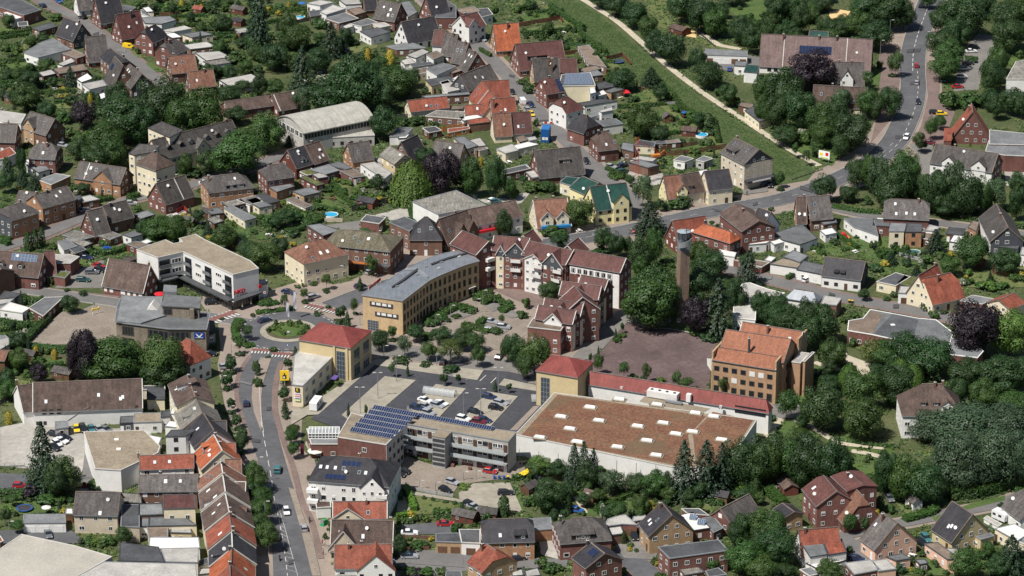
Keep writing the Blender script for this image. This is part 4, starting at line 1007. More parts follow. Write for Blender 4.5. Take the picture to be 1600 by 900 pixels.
sheet('meadow',[(70,0),(260,0),(470,30),(400,140),(280,100),(180,40)],'lawn',0)
sheet('drive',[(120,790),(330,800),(300,890),(100,860)],'asphl',0);sheet('drive',[(840,920),(930,880),(960,940),(880,1010)],'track',0)
T(2,1)
sheet('parking_area',[(720,160),(940,180),(960,250),(880,260),(740,240)],'conc',0);sheet('forecourt',[(1420,250),(1600,230),(1600,300),(1450,320)],'paveg',1)
sheet('yard',[(430,130),(560,120),(640,240),(500,250)],'asphl',1);sheet('yard',[(0,320),(120,300),(60,370),(-20,390)],'conc',0)
T(1,1)
sheet('yard',[(650,470),(990,380),(1000,450),(840,480),(800,450)],'conc',0);sheet('yard',[(430,510),(650,480),(660,540),(540,540)],'paveg',0)
sheet('shop_forecourt',[(540,640),(900,780),(1240,680),(1240,640),(900,650)],'pave',1);sheet('yard',[(1300,310),(1600,350),(1600,400),(1430,370)],'conc',0)
T(0,1)
sheet('yard',[(480,790),(650,720),(640,900),(430,900),(340,900)],'paveg',0);sheet('yard',[(1020,430),(1180,400),(1200,440),(1060,460)],'conc',0);sheet('yard',[(1260,380),(1400,390),(1390,470),(1290,460)],'paveg',0)
sheet('terrace',[(590,600),(760,580),(760,640),(600,660)],'paver',0)
LAWN={(0,0):['0 170 200 190 190 205 0 215 .','130 235 260 265 280 310 150 310 l','80 340 160 330 230 350 160 370 .','0 410 220 380 240 420 0 440 .','340 650 490 640 480 680 350 680 l','1090 95 1220 60 1370 80 1330 120 1130 140 .','1230 150 1350 130 1390 190 1240 180 .','1390 30 1560 10 1570 40 1420 50 l','820 320 900 320 920 360 840 360 l','900 400 960 390 1020 440 950 470 .','500 500 .'],(1,0):['70 60 300 50 280 80 80 90 .','0 420 120 410 120 450 20 460 l','580 300 760 270 760 300 600 340 l','760 430 880 400 890 440 790 450 .','130 200 180 200 200 240 130 230 .','1410 300 1500 350 1480 370 1420 330 .'],(2,0):['0 60 60 0 180 40 170 60 30 70 l','40 100 240 75 300 120 100 140 .','60 190 260 150 380 170 80 210 l','350 290 480 250 590 310 400 330 .','570 390 680 380 700 410 600 420 .','730 580 900 565 950 610 780 630 .','710 640 960 620 1020 650 880 665 l','980 800 1100 790 1130 840 1000 830 l','1050 690 900 690 920 740 1030 760 .','1150 780 1240 830 1150 870 1080 850 l'],(1,1):['340 360 430 345 590 420 570 440 450 400 .','440 310 500 300 600 370 560 380 .','480 265 600 330 560 330 490 290 l','20 490 110 480 120 520 30 530 .','1390 310 1460 320 1450 350 1380 340 .','0 560 60 550 80 600 0 600 .','770 520 830 500 830 560 780 560 .'],(0,1):['1220 550 1260 540 1600 500 1600 560 1440 640 1300 580 .','540 640 830 640 820 690 560 690 .','1440 480 1560 500 1600 540 1480 560 .','100 310 180 300 250 330 230 350 .','500 700 560 710 530 760 480 750 .','530 330 680 350 660 380 540 390 l','0 300 60 290 80 320 0 340 .'],(2,1):['310 60 .','920 80 1340 30 1340 60 960 100 l','940 140 1040 130 1040 190 960 180 l','590 160 720 180 700 220 620 200 .','960 90 1010 80 1020 130 970 130 .','770 20 1330 5 1330 25 780 50 .','480 440 .'],(3,1):['300 640 420 610 530 690 430 710 .','470 600 590 590 690 710 600 730 .','680 590 840 580 830 640 700 660 .','190 660 240 650 350 700 330 730 l','660 720 980 750 990 800 700 820 .','870 630 950 630 940 660 880 660 .','320 880 .','1080 430 1600 480 1600 520 1100 470 .','1060 830 1600 760 1600 900 1180 900 l'],(0,2):['220 440 410 450 410 490 340 540 230 480 .','80 570 190 580 190 610 80 610 l','100 215 240 215 180 240 110 230 .','0 240 80 250 60 280 0 290 .','0 150 .'],(3,2):['1090 240 1150 250 1140 270 1090 260 .','560 330 620 340 600 400 520 370 l','700 740 760 760 740 800 710 790 .'],(0,3):['0 460 150 430 410 460 410 500 140 520 60 520 0 480 .','460 320 520 320 520 350 460 350 l','0 500 .'],(1,3):['380 510 430 500 440 550 390 550 .'],(2,3):['0 340 40 330 90 500 30 480 .','390 365 490 360 490 440 440 440 .','630 380 720 370 740 430 640 420 l','700 430 780 420 760 500 740 480 .','930 420 1130 410 1280 420 1260 500 1180 480 l','1100 660 1190 650 1250 670 1130 700 .','180 680 215 690 210 750 190 740 .','320 470 370 470 360 500 300 520 .'],(3,3):['180 380 240 380 240 430 200 430 .','130 440 .','540 150 700 180 690 240 620 270 540 260 .','800 450 880 440 930 500 870 520 l','1020 540 1270 450 1480 400 1480 430 1240 490 1060 570 .','1280 740 1330 730 1400 790 1370 880 1310 820 .','960 790 1010 790 1130 900 1000 900 .','820 840 900 830 960 900 820 890 .','530 60 640 90 620 110 540 100 .'],}
for(c_,r_),L_ in LAWN.items():
 T(c_,r_)
 for s_ in L_:
  f_=s_.split();n_=[float(v)for v in f_[:-1]]
  if len(n_)<6:continue
  sheet('lawn',list(zip(n_[::2],n_[1::2])),'lawn' if f_[-1]=='.' else 'lawnl',1)
_rb=random.Random(5)
FULL()
for(x,y,n)in((330,20,9),(430,60,9),(520,90,8),(40,110,10),(870,100,9),(1000,170,9),(1050,200,8),(480,300,8),(560,300,8),(340,345,7),(60,540,6),(930,790,8),(1010,770,8),(1400,440,9),(1520,440,9),(1330,390,6),(70,240,5),(890,30,6),(250,40,6)):
 for k in range(n):
  cx=x+_rb.uniform(-55,55);cy=y+_rb.uniform(-26,26);w=_rb.uniform(6,20);h=_rb.uniform(3,7);s=_rb.uniform(-.4,.4)
  sheet('garden_bed',[(cx-w,cy-h*s-h/2),(cx+w,cy+h*s-h/2),(cx+w*.9,cy+h*s+h/2),(cx-w*1.1,cy-h*s+h/2)],_rb.choice(('soil','soil','lawn','lawnl','rough')),0)
FULL();_r=random.Random(12)
GM['patch']=M('asphalt_patch',(0.06,0.06,0.064),.9,.12);GM['patchl']=M('asphalt_patch_pale',(0.15,0.148,0.145),.9,.12)
for x,y in((400,690),(412,742),(430,800),(445,860),(455,880),(420,640),(384,600),(1120,330),(1180,320),(1260,297),(1350,258),(1405,215),(1430,130),(1428,80),(1000,354),(930,368),(800,120),(850,190),(895,232),(150,55),(190,80),(60,368),(150,335),(1200,436),(1300,462),(1400,480),(700,585),(640,640),(790,630),(600,560),(720,570)):
 w=_r.uniform(3,11);h=_r.uniform(1.2,3.5);k=_r.uniform(-.3,.3);o=sheet('road_patch',[(x-w,y-h-k*w),(x+w,y-h+k*w),(x+w*.9,y+h+k*w),(x-w*1.05,y+h-k*w)],_r.choice(('patch','patch','patchl')),1);o.location.z=.16
def dims(root):
 v=[c for c in root.children if c.name.startswith('wall')][0].data.vertices;xs=[p.co.x for p in v];ys=[p.co.y for p in v];return min(xs),max(xs),min(ys),max(ys)
 # ================================================================ LARGE BUILDINGS
def hipfrom(mb,P,ze,zr,ridge,th=.2):pass
# --- market hall with planted roof, its red-roofed wing and pavilion
T(2,2)
HM=6.2
mk=F('supermarket hall with a rusty planted flat roof and white walls',[(265,655),(1530,825),(1330,1130),(1000,1118),(20,915)],HM,'gv','wh',name='supermarket',cat='supermarket',edge=TRIM,wins=None,ov=.05)
_c=Vector(mk.location)
SED=M('sedum_roof',(0.135,0.062,0.04),.95,.45,scale=.16,fine=1.3,col2=(0.185,0.1,0.058))
_nt=SED.node_tree;_hs=[n for n in _nt.nodes if n.type=='MIX'][0];
_n9=_n(_nt,'ShaderNodeTexNoise');_n9.inputs['Scale'].default_value=.1;_n9.inputs['Detail'].default_value=8;_n9.inputs['Roughness'].default_value=.7
_mx=_n(_nt,'ShaderNodeMix',data_type='RGBA');_r9=_n(_nt,'ShaderNodeMapRange');_r9.inputs[1].default_value=.5;_r9.inputs[2].default_value=.66
_nt.links.new([n for n in _nt.nodes if n.type=='NEW_GEOMETRY'][0].outputs['Position'],_n9.inputs['Vector']);_nt.links.new(_n9.outputs['Fac'],_r9.inputs[0]);_nt.links.new(_r9.outputs[0],_mx.inputs[0])
_lk=_nt.nodes['Principled BSDF'].inputs['Base Color'].links[0];_src=_lk.from_socket;_nt.links.new(_src,_mx.inputs[6]);_mx.inputs[7].default_value=(0.12,0.09,0.054,1);_nt.links.new(_mx.outputs[2],_nt.nodes['Principled BSDF'].inputs['Base Color'])
def loc_poly(pts,H):return[(q(p,H).x-_c.x,q(p,H).y-_c.y)for p in pts]
MB().prism(loc_poly([(285,668),(1215,800),(1100,920),(1130,1130),(985,1100),(60,920)],HM),HM,HM+.07).build('planted_roof',[SED],mk)
MB().prism(loc_poly([(1255,775),(1505,828),(1325,1120),(1150,1105),(1130,905)],HM),HM,HM+.08).build('planted_roof',[SED],mk)
MB().prism(loc_poly([(795,710),(830,678),(1240,755),(1180,790)],HM),HM,HM+.05).build('gravel_strip',[ROOF['gv']],mk)
def rooflight(pts_):
 mm=MB();mm.box(-2.0,2.0,-1.1,1.1,0,.25,0);mm.box(-1.5,1.5,-.8,.8,.25,.6,1);mm.add([(-1.5,-.8,.6),(1.5,-.8,.6),(1.5,.8,.6),(-1.5,.8,.6),(-1.2,0,.95),(1.2,0,.95)],[(0,1,5,4),(1,2,5),(2,3,4,5),(3,0,4)],1)
 me=mm.mesh('rooflight',[ROOF['gv'],ROOF['fw']]);a=atan2((q((1530,825),HM)-q((265,655),HM)).y,(q((1530,825),HM)-q((265,655),HM)).x)
 for p in pts_:w=q(p,HM);ob('rooflight',me,mk,(w.x-_c.x,w.y-_c.y,HM+.05),a)
rooflight([(490,752),(307,810),(545,835),(672,702),(908,735),(787,870),(947,850),(1148,788),(1262,810),(363,886),(175,940),(410,968)])
T(2,3);rooflight([(845,60),(660,100),(1025,18),(903,152),(1312,55),(1130,5)]);T(2,2)
for fx in range(9):
 a=q((30+fx*106,100+fx*12.2-900+900),0)
T(2,3)
for i in range(8):w=q((45+i*122,104+i*14),HM);MB().box(-.06,.06,-.06,.06,.2,HM-.1).build('wall_joint',[DARK],mk,(w.x-_c.x,w.y-_c.y-.12,0))
T(2,2)
def unit(parent,c,p,H,sx,sy,sz,rz,m=None,nm='cooling_unit',fans=0):
 w=q(p,H);b=MB();b.box(-sx/2,sx/2,-sy/2,sy/2,.35,sz,0)
 for i in(-1,1):
  for j in(-1,1):b.box(i*sx*.45-.08,i*sx*.45+.08,j*sy*.4-.08,j*sy*.4+.08,0,.35,1)
 for k in range(fans):x=-sx/2+sx*(k+.5)/fans;b.cyl((x,0,sz),(x,0,sz+.18),.42,.42,10,1)
 return b.build(nm,[m or ROOF['fw'],DARK],parent,(w.x-c.x,w.y-c.y,H),rz)
_ra=atan2((q((1530,820),HM)-q((450,635),HM)).y,(q((1530,820),HM)-q((450,635),HM)).x)
unit(mk,_c,(945,690),HM,9.0,2.6,2.2,_ra,fans=4);unit(mk,_c,(1105,715),HM,1.3,1.3,2.6,_ra);unit(mk,_c,(1010,725),HM,5,.8,.9,_ra,ZINC)
unit(mk,_c,(685,640),HM,.8,.6,1.2,_ra,TRIM);unit(mk,_c,(835,662),HM,.8,.6,1.0,_ra,TRIM);unit(mk,_c,(1305,755),HM,.8,.6,1.0,_ra,TRIM)
FULL()
wing=G('long low wing of the supermarket with a red metal roof facing the square',(922,580,1197,624),(1190,640),9.8,5.4,'rm','wh',hip=(0,.9),He=7.9,chim=[],name='supermarket_wing',cat='shop building',nowin=True,verge=False)
T(2,2)
a_,b_=q((1375,748),8),q((1535,780),8);pts_=[a_,b_]
_w=Vector(wing.location);_ang=wing.rotation_euler[2]
X0,X1,Y0,Y1=dims(wing);MB().box(-9,0,-.1,0,0,2.2).build('glass_front',[GLASS],wing,(X1-.8,Y0-.01,5.2))
pv=PYR('yellow corner pavilion with a red pyramid roof beside the supermarket hall',[(145,515),(412,560),(512,462)],14.0,11.0,'rm','ye',name='market_pavilion',cat='pavilion',chim=[],nowin=True)
def tallglass(root,x,y,rz,w,h,z=.3,nx=3,nz=6):
 b=MB();b.box(-w/2,w/2,-.04,0,0,h,0)
 for i in range(nx+1):xx=-w/2+w*i/nx;b.box(xx-.06,xx+.06,-.1,-.041,0,h,1)
 for k in range(nz+1):zz=h*k/nz;b.box(-w/2,w/2,-.09,-.042,zz-.05,zz+.05,1)
 return b.build('tall_window',[GLASSB,ZINC],root,(x,y,z),rz)
def locw(root,p,z):
 w=q(p,z);d=w-Vector(root.location);a=-root.rotation_euler[2];return Vector((d.x*cos(a)-d.y*sin(a),d.x*sin(a)+d.y*cos(a),z))
X0,X1,Y0,Y1=dims(pv);tallglass(pv,X0+(X1-X0)*.22,Y0-.01,0,2.6,8.8)
MB().box(X0-.02,X0+.05,Y0-.05,Y0,0,10.4).build('corner_strip',[ZINC],pv)
def shelter(x,y,dx,dy,ln,label):
 p=q((x,y),0);e=q((x+dx,y+dy),0);ang=atan2((e-p).y,(e-p).x);r=thing('trolley_shelter',label,'trolley shelter',(p.x,p.y,.15),ang)
 n=6;b=MB()
 for i in range(n+1):
  x_=-ln/2+ln*i/n
  for k in range(8):t0=pi*k/8;t1=pi*(k+1)/8;b.bar((x_,-1.3*cos(t0),.5+1.7*sin(t0)),(x_,-1.3*cos(t1),.5+1.7*sin(t1)),.09)
 b.build('hoops',[ALU],r);r.children[0]['kind']='stuff';r.children[0].name='hoop_frame'
 g=MB()
 for i in range(n):
  x0=-ln/2+ln*i/n+.06;x1=-ln/2+ln*(i+1)/n-.06;pn=MB()
  vs=[(xx,-1.27*cos(pi*k/8),.5+1.67*sin(pi*k/8))for xx in(x0,x1)for k in range(9)]
  pn.add(vs,[(k,k+1,10+k,9+k)for k in range(8)]);pn.build('roof_panel',[SHG],r)
 g.box(-ln/2+.3,ln/2-.3,-.35,.35,.1,1.0).build('trolleys',[ALU],r);return r
SHG=bpy.data.materials.new('acrylic_clear');SHG.use_nodes=True;_b=SHG.node_tree.nodes['Principled BSDF'];_b.inputs['Base Color'].default_value=(.55,.57,.57,1);_b.inputs['Alpha'].default_value=.45;_b.inputs['Roughness'].default_value=.2
T(1,2);shelter(1148,672,100,14,9.5,'long arched glass trolley shelter in the supermarket car park')
T(2,2);shelter(165,712,100,-2,4,'small arched trolley shelter beside the yellow pavilion')
# --- pavilion and office wing at the roundabout
T(1,2)
pr=PYR('yellow roundabout pavilion with a large red hipped roof',[(272,322),(600,378),(718,264)],13.8,10.6,'rm','ye',name='roundabout_pavilion',cat='pavilion',chim=[],nowin=True)
X0,X1,Y0,Y1=dims(pr);L_=X1-X0
fl_=facing(pr,1,0)
tallglass(pr,X1-3.2,Y0-.01,0,2.6,8.6)
MB().box(-.35,.35,-.35,.12,0,10.3).build('pilaster',[WALL['ye']],pr,(X1-1.2,Y0,0));MB().box(-.35,.35,-.35,.12,0,10.3).build('pilaster',[WALL['ye']],pr,(X1-5.2,Y0,0))
for k in range(2):
 for j in range(2):tallglass(pr,X1+.01,Y0+(Y1-Y0)*(.28+.45*k),pi/2,(Y1-Y0)*.26,3.6,.6+4.6*j,3,3)
lw=F('low cream office wing with a pale flat roof and shop signs at its tip',[(290,372),(510,400),(292,612),(225,605),(238,425)],6.6,'fl','cr',name='office_wing',cat='office',edge=ZINC,wins=None)
_l=Vector(lw.location)
def edge_windows(root,p0,p1,H,n,w,h,zs,kind='k'):
 a=q(p0,H);b=q(p1,H);d=b-a;rz=atan2(d.y,d.x);nr=Vector((d.y,-d.x,0)).normalized()*.02
 for z in zs:
  for i in range(n):
   p=a+d*((i+.5)/n)+nr;win(root,kind,p.x-root.location.x,p.y-root.location.y,z,rz,w,h)
edge_windows(lw,(292,612),(510,400),6.6,5,2.6,1.9,(1.7,4.6),'e')
b_=MB();b_.box(-1.4,1.4,-1.6,0,3.0,3.3);a=q((400,508),3);d=q((510,400),6.6)-q((292,612),6.6);bb_=b_.build('awning',[M('awning_violet',(.11,.07,.24),.8,.05)],lw,(q((478,560),3).x-_l.x,q((478,560),3).y-_l.y,0),atan2(d.y,d.x))
unit(lw,_l,(385,395),6.6,.9,.9,2.0,.3);
a=q((226,606),6.6);b=q((290,613),6.6);d=b-a;rz=atan2(d.y,d.x);mid=(a+b)/2
BLACK=M('sign_black',(.02,.02,.02),.6,0);SW=M('sign_white',(.78,.78,.75),.6,0);SR=M('sign_red',(.55,.02,.03),.6,0);SY=M('sign_yellow',(.8,.55,.03),.6,0);SB=M('sign_blue',(.01,.06,.3),.6,0);SO=M('sign_orange',(.8,.3,.02),.6,0);SP=M('sign_pink',(.55,.12,.3),.6,0);SG_=M('sign_green',(.45,.55,.05),.6,0)
nr=Vector((d.y,-d.x,0)).normalized()
def wall_sign(root,w,h,z,mat,off=.08,c=mid,rz_=rz,nm='sign_panel',n=None):
 n=n or nr;return MB().box(-w/2,w/2,-.06,0,0,h).build(nm,[mat],root,(c.x-root.location.x+n.x*off,c.y-root.location.y+n.y*off,z),rz_)
s_=wall_sign(lw,1.35,1.35,4.6,BLACK);text_on(s_,'E',(0,-.08,.67),0,1.25,SY,bold=True)
for k,(z,h,m)in enumerate(((3.75,.55,SW),(3.05,.55,SW),(2.4,.55,SW),(1.75,.55,SG_))):wall_sign(lw,1.75,h,z,m,off=.07);wall_sign(lw,1.5,.16,z+.2,(SP,SR,SB,SW)[k],off=.14,nm='sign_stripe')
# --- curved ochre office
V(560,360,3.75)
HC=11.2
_fr=[Vector((*p,))for p in((258,412),(345,345),(420,290),(520,245),(620,205),(706,180))];_bk=[Vector((*p,))for p in((640,128),(580,122),(450,150),(300,215),(160,300),(100,330))]
_fs=smooth(_fr,5);roofpts=[(25,378)]+[tuple(p)for p in _fs]+[tuple(p)for p in smooth(_bk,5)]
co=F('curved ochre brick office with a grey zinc roof',roofpts,HC,'zm','yb',name='curved_office',cat='office',edge=ZINC,wins=None,ov=.25)
_k=Vector(co.location)
def lp(p,H):w=q(p,H);return(w.x-_k.x,w.y-_k.y)
def lift(pts,H,z0,z1,nm,m):return MB().prism([lp(p,H)for p in pts],z0,z1).build(nm,[m],co)
lift([(195,335),(255,295),(345,228),(352,236),(262,303),(200,340)],HC,HC,HC+.5,'roof_ridge',DARK)
lift([(275,228),(345,222),(410,272),(405,282),(340,236),(270,238)],HC,HC,HC+.35,'roof_step',ZINC)
lift([(425,200),(520,165),(640,133),(640,140),(522,173),(430,207)],HC,HC,HC+.45,'roof_ridge',DARK)
for p in((250,305),(395,215),(345,262),(590,157),(485,190),(470,225),(225,330)):lift([(p[0]-9,p[1]),(p[0]+9,p[1]-5),(p[0]+12,p[1]-1),(p[0]-6,p[1]+4)],HC,HC,HC+.3,'roof_vent',ZINC if p[0]%2 else TRIM)
_ws=[q(tuple(p),HC)for p in _fs];_cl=[0.0]
for i in range(len(_ws)-1):_cl.append(_cl[-1]+(_ws[i+1]-_ws[i]).length)
for k in range(18):
 t_=_cl[-1]*(k+.6)/18.2;i=max(j for j in range(len(_cl)-1)if _cl[j]<=t_);d=(_ws[i+1]-_ws[i]).normalized();p=_ws[i]+d*(t_-_cl[i])+Vector((d.y,-d.x,0))*.03
 for z in(1.9,5.3,8.7):win(co,'K',p.x-_k.x,p.y-_k.y,z,atan2(d.y,d.x),1.0,2.2)
a=q((25,378),HC);b=q((258,412),HC);d=b-a;rz2=atan2(d.y,d.x);n2=Vector((d.y,-d.x,0)).normalized()
for fx,z,kind in((.47,8.8,'w'),(.6,5.7,'w')):
 p=a+d*fx;win(co,kind,p.x-_k.x+n2.x*.03,p.y-_k.y+n2.y*.03,z,rz2,7.6,1.5)
p=a+d*.25;tallglass(co,p.x-_k.x+n2.x*.03,p.y-_k.y+n2.y*.03,rz2,3.4,3.2,.2,4,4)
p=q((655,335),3);MB().box(-1.4,1.4,-1.2,.3,3.1,3.4).build('door_canopy',[TRIM],co,(p.x-_k.x,p.y-_k.y,0),.75)
def banner():
 a=q((60,340),1.5);b=q((130,283),1.5);d=b-a;r=thing('banner','long red slanted banner frame standing by the zinc roofed office','banner',(a.x,a.y,0),atan2(d.y,d.x));L_=d.length
 MB().box(0,L_,-.05,.05,1.0,1.9).build('board',[SR],r);b_=MB()
 for i in range(4):b_.box(L_*i/3-.06,L_*i/3+.06,-.07,.07,0,2.1)
 b_.box(0,L_*.7,-.055,-.05,1.3,1.55);b_.build('frame',[TRIM],r)
banner()
# --- brick apartment terrace with slate gables (each limb one building)
V(700,340,3.75)
def blk(label,r,e,Hr,W,cross=(),hip=(0,0),wall='bk',**kw):
 return G(label,r,e,Hr,W,'mr',wall,hip=hip,chim=kw.pop('chim',[]),verge=True,name='apartment_block',cat='apartment block',cross=cross,kinds=None,group=None,**kw)
b1=blk('brick apartment block with maroon roof joined to the zinc roofed office',(85,75,240,138),(130,205),15.5,11,gwall='bk',gap=3)
b2=blk('brick apartment block with a slate gable and glazed stair tower in the corner',(270,105,480,120),(300,195),15.6,10,cross=[(.68,7.5,.98,'bk',.6,11.5,'mr','sl'),(.27,3.0,.6,'cr',.5,11.5,'zm','sl')],gap=2.6)
b3=blk('brick apartment block with white balcony bay and a slate gable',(475,135,735,195),(480,215),15.2,12,cross=[(.72,7.6,1.0,'bk',.8,11.0,'mr','sl'),(.28,6.5,.35,'wh',.35,11.2)],gap=2.6)
b4=blk('brick apartment end block with long white top storey facing the lane',(740,185,1045,238),(985,318),15.2,12,wall='bk',gwall='bk',gap=2.2)
X0,X1,Y0,Y1=dims(b4);MB().box(X0+.3,X1-2.5,Y0-.03,Y0,8.9,11.3).box(X1-2.4,X1-.3,Y0-.04,Y0,0,11.3).build('white_render',[WALL['wh']],b4)
for i in range(7):win(b4,'k',X0+1.5+(X1-X0-5)*i/6,Y0-.035,10.1,0,1.3,1.5)
b5=blk('maroon roofed rear wing of the brick apartments beside the main road',(440,105,500,68),(545,135),15.2,9,nowin=True)
b6=blk('dark maroon gable wing of the brick apartments near the main road trees',(700,165,765,115),(820,190),15.2,9,nowin=True)
def balcony(parent,p,z,w=2.6,d=1.3,rz=None,m=None):
 l=locw(parent,p,z);b=MB();b.box(-w/2,w/2,-d,0,-.18,0);b.box(-w/2,w/2,-d,-d+.08,0,.95);b.box(-w/2,-w/2+.08,-d,0,0,.95);b.box(w/2-.08,w/2,-d,0,0,.95)
 return b.build('balcony',[m or ROOF['fw']],parent,(l.x,dims(parent)[2],z),0)
for p,z in(((395,262),9.4),((395,315),6.4)):balcony(b2,p,z,3.2,1.5)
for p,z in(((530,288),9.4),((530,340),6.2)):balcony(b3,p,z,3.6,1.5)
for p,z in(((660,312),9.2),((655,360),6.2)):balcony(b3,p,z,3.0,1.5)
for p,z in(((895,350),8.6),((935,352),8.6)):balcony(b4,p,z,4.5,1.4)
for z,p in((9.2,(250,270)),(6.2,(250,320))):
 X0,X1,Y0,Y1=dims(b1);MB().box(-1.5,1.5,-1.4,0,-.18,.9).build('balcony',[ROOF['fw']],b1,(X1,(Y0+Y1)/2,z),pi/2)
for k,p in enumerate(((515,262),(545,275),(530,318),(740,335),(765,345))):
 w=q(p,10.3 if k<2 else 8);_r=thing('balcony_parasol',None,'parasol',(w.x,w.y,10.0 if k<2 else 7),0,auto='small brown balcony parasol')
 _m=MB();_m.add([(1.0*cos(i*pi/4),1.0*sin(i*pi/4),2.0)for i in range(8)]+[(0,0,2.5)],[(i,(i+1)%8,8)for i in range(8)]);_m.build('canopy',[M('parasol_brown',(.16,.06,.05),.9,.1)],_r);MB().cyl((0,0,0),(0,0,2.4),.03,.03,5).build('pole',[ZINC],_r)
rows=[('stepped brick apartment house with white terrace gable next to the market pavilion',(530,512,752,545),(700,600),12.2,8.5),('stepped brick apartment house second from the market pavilion along the lane',(568,470,795,502),(770,560),13.0,8),('brick apartment house with a tall maroon gable roof in the lane row',(640,478,850,478),(840,480),14.8,9),('stepped brick apartment house with cream flank in the middle of the lane row',(668,372,900,402),(880,458),13.6,8.5),('last brick apartment house of the lane row beside the long brick block',(780,335,940,365),(925,400),13.4,8)]
for k,(lb,r_,e_,Hr_,W_2)in enumerate(rows):
 if k==2:G(lb,(740,400,790,465),None,15.0,11,'mr','bk',He=10.5,hip=(0,0),verge=True,chim=[],name='apartment_block',cat='apartment block',cross=());continue
 b=G(lb,r_,e_,Hr_,W_2,'mr','bk',gwall='bk',verge=True,chim=[],name='apartment_block',cat='apartment block',cross=[(.5,5.5,.9,'wh' if k==0 else 'cr',.8)]if k in(0,1,3)else(),gap=2.2,kinds=None)
 X0,X1,Y0,Y1=dims(b);MB().box(X1,X1+.06,Y0+.15,Y0+2.6,0,8.2).build('cream_panel',[WALL['cr']],b)
F('brick base of the stepped row with a walled roof terrace',[(467,640),(660,662),(700,600),(500,590)],8.0,'fb','bk',name='terrace_annex',cat='annex',edge=TRIM,gap=2.5)
# --- tower
V(1000,330,4.736)
def tower():
 p=q((300,770),0);r=thing('church_tower','tall slim brick bell tower with a spiral steel band and glass cap','church tower',(p.x+.6,p.y+2.5,0),radians(18))
 s=3.0;H=26
 MB().prism([(-s/2,-s/2),(s/2,-s/2),(s/2,s/2),(-s/2,s/2)],-.3,20.4).build('wall',[M('tower_brick',(.2,.14,.105),.9,.15,tile=BT)],r)
 MB().prism([(-s/2-.03,-s/2-.03),(s/2+.03,-s/2-.03),(s/2+.03,s/2+.03),(-s/2-.03,s/2+.03)],20.4,24.2).build('metal_cladding',[ROOF['zm']],r)
 b=MB();n=26;R=2.6
 vs=[]
 for i in range(n+1):
  t=-2.6+3.9*i/n;z=21.6+2.6*i/n
  for rr_,dz in((R,0),(R,1.7),(R-.15,1.7),(R-.15,0)):vs.append((rr_*cos(t),rr_*sin(t),z+dz))
 b.add(vs,[(4*i+k,4*i+4+k,4*i+4+(k+1)%4,4*i+(k+1)%4)for i in range(n)for k in range(4)]);b.build('spiral_band',[M('steel_band',(.36,.37,.38),.35,.08,metal=.4)],r)
 b=MB();b.cyl((0,0,24.2),(0,0,26.4),1.95,2.1,8,0);b.build('glass_drum',[GLASSB],r)
 b=MB()
 for i in range(8):t=2*pi*i/8;b.bar((2.0*cos(t),2.0*sin(t),24.2),(2.15*cos(t),2.15*sin(t),26.4),.12)
 b.build('drum_frame',[ZINC],r)
 b=MB();vs=[(2.25*cos(2*pi*i/8),2.25*sin(2*pi*i/8),26.4)for i in range(8)]+[(0,0,27.0)];b.add(vs,[(i,(i+1)%8,8)for i in range(8)]);b.build('glass_cap',[M('cap_glass',(.3,.34,.36),.15,.05,spec=.7)],r)
 MB().bar((0,-2.3,16.0),(0,-2.3,28.5),.14).bar((-.7,-2.3,27.4),(.7,-2.3,27.4),.12).build('cross',[DARK],r)
 foot([(p.x+3*u,p.y+2.5+3*v)for u,v in((-1,-1),(1,-1),(1,1),(-1,1))])
 a=q((286,838),0);s2=thing('notice_board','small red and white notice board at the foot of the tower','sign',(a.x,a.y,0),.2)
 MB().box(-.05,.05,-.05,.05,0,1.2).build('post',[ZINC],s2);MB().box(-.55,.55,-.08,-.05,.7,1.9).build('board',[SW],s2);MB().box(-.4,.4,-.1,-.081,1.2,1.7).build('print',[SR],s2)
tower()
# --- town hall with orange roofs
V(1080,460,3.75)
th1=G('orange roofed brick town hall, front wing with three storeys of windows',(150,308,525,368),None,13.0,8.6,'th','to',chim=[],He=10.8,nowin=True,name='town_hall',cat='town hall',verge=True)
X0,X1,Y0,Y1=dims(th1)
for i in range(7):
 for k,z in enumerate((1.7,5.2,8.2)):
  win(th1,'K' if(i,k)not in((4,2),(5,2),(2,1))else 'd',X0+(X1-X0)*(i+.5)/7.1,Y0-.01,z,0,1.6,2.6 if k==0 else 1.5)
for j in range(3):
 for z in(2,5.6,9.0):win(th1,'K',X1+.01,Y0+(Y1-Y0)*(j+.5)/3,z,pi/2,1.1,1.4)
MB().box(-.25,.25,Y0-.1,Y1+.1,0,13.2).build('parapet_wall',[WALL['tb']],th1,(X1,0,0));MB().box(-.25,.25,Y0-.1,Y1+.1,0,13.2).build('parapet_wall',[WALL['tb']],th1,(X0,0,0))
th2=G('orange roofed town hall, tall middle wing behind the front wing',(205,205,585,262),None,16.5,13.4,'th','to',He=11.9,chim=[(.45,-5.6)],nowin=True,name='town_hall_wing',cat='town hall',verge=False)
X0,X1,Y0,Y1=dims(th2)
for z in(5,9):
 for j in range(2):win(th2,'K',X1+.01,Y0+(Y1-Y0)*(.3+.4*j),z,pi/2,1.3,2)
th3=G('orange roofed town hall, rear wing with a stone parapet',(300,160,655,218),(630,260),15.8,8,'th','to',chim=[(.45,-1.5)],sky=[(.82,.5,2)],nowin=True,name='town_hall_wing',cat='town hall',verge=True)
X0,X1,Y0,Y1=dims(th3)
for z in(6,10):
 for j in range(2):win(th3,'K',X1+.01,Y0+(Y1-Y0)*(.3+.4*j),z,pi/2,1.1,1.4)
MB().box(-.25,.25,Y0-.1,Y1+.1,0,15.0).build('parapet_wall',[WALL['tb']],th3,(X1,0,0))
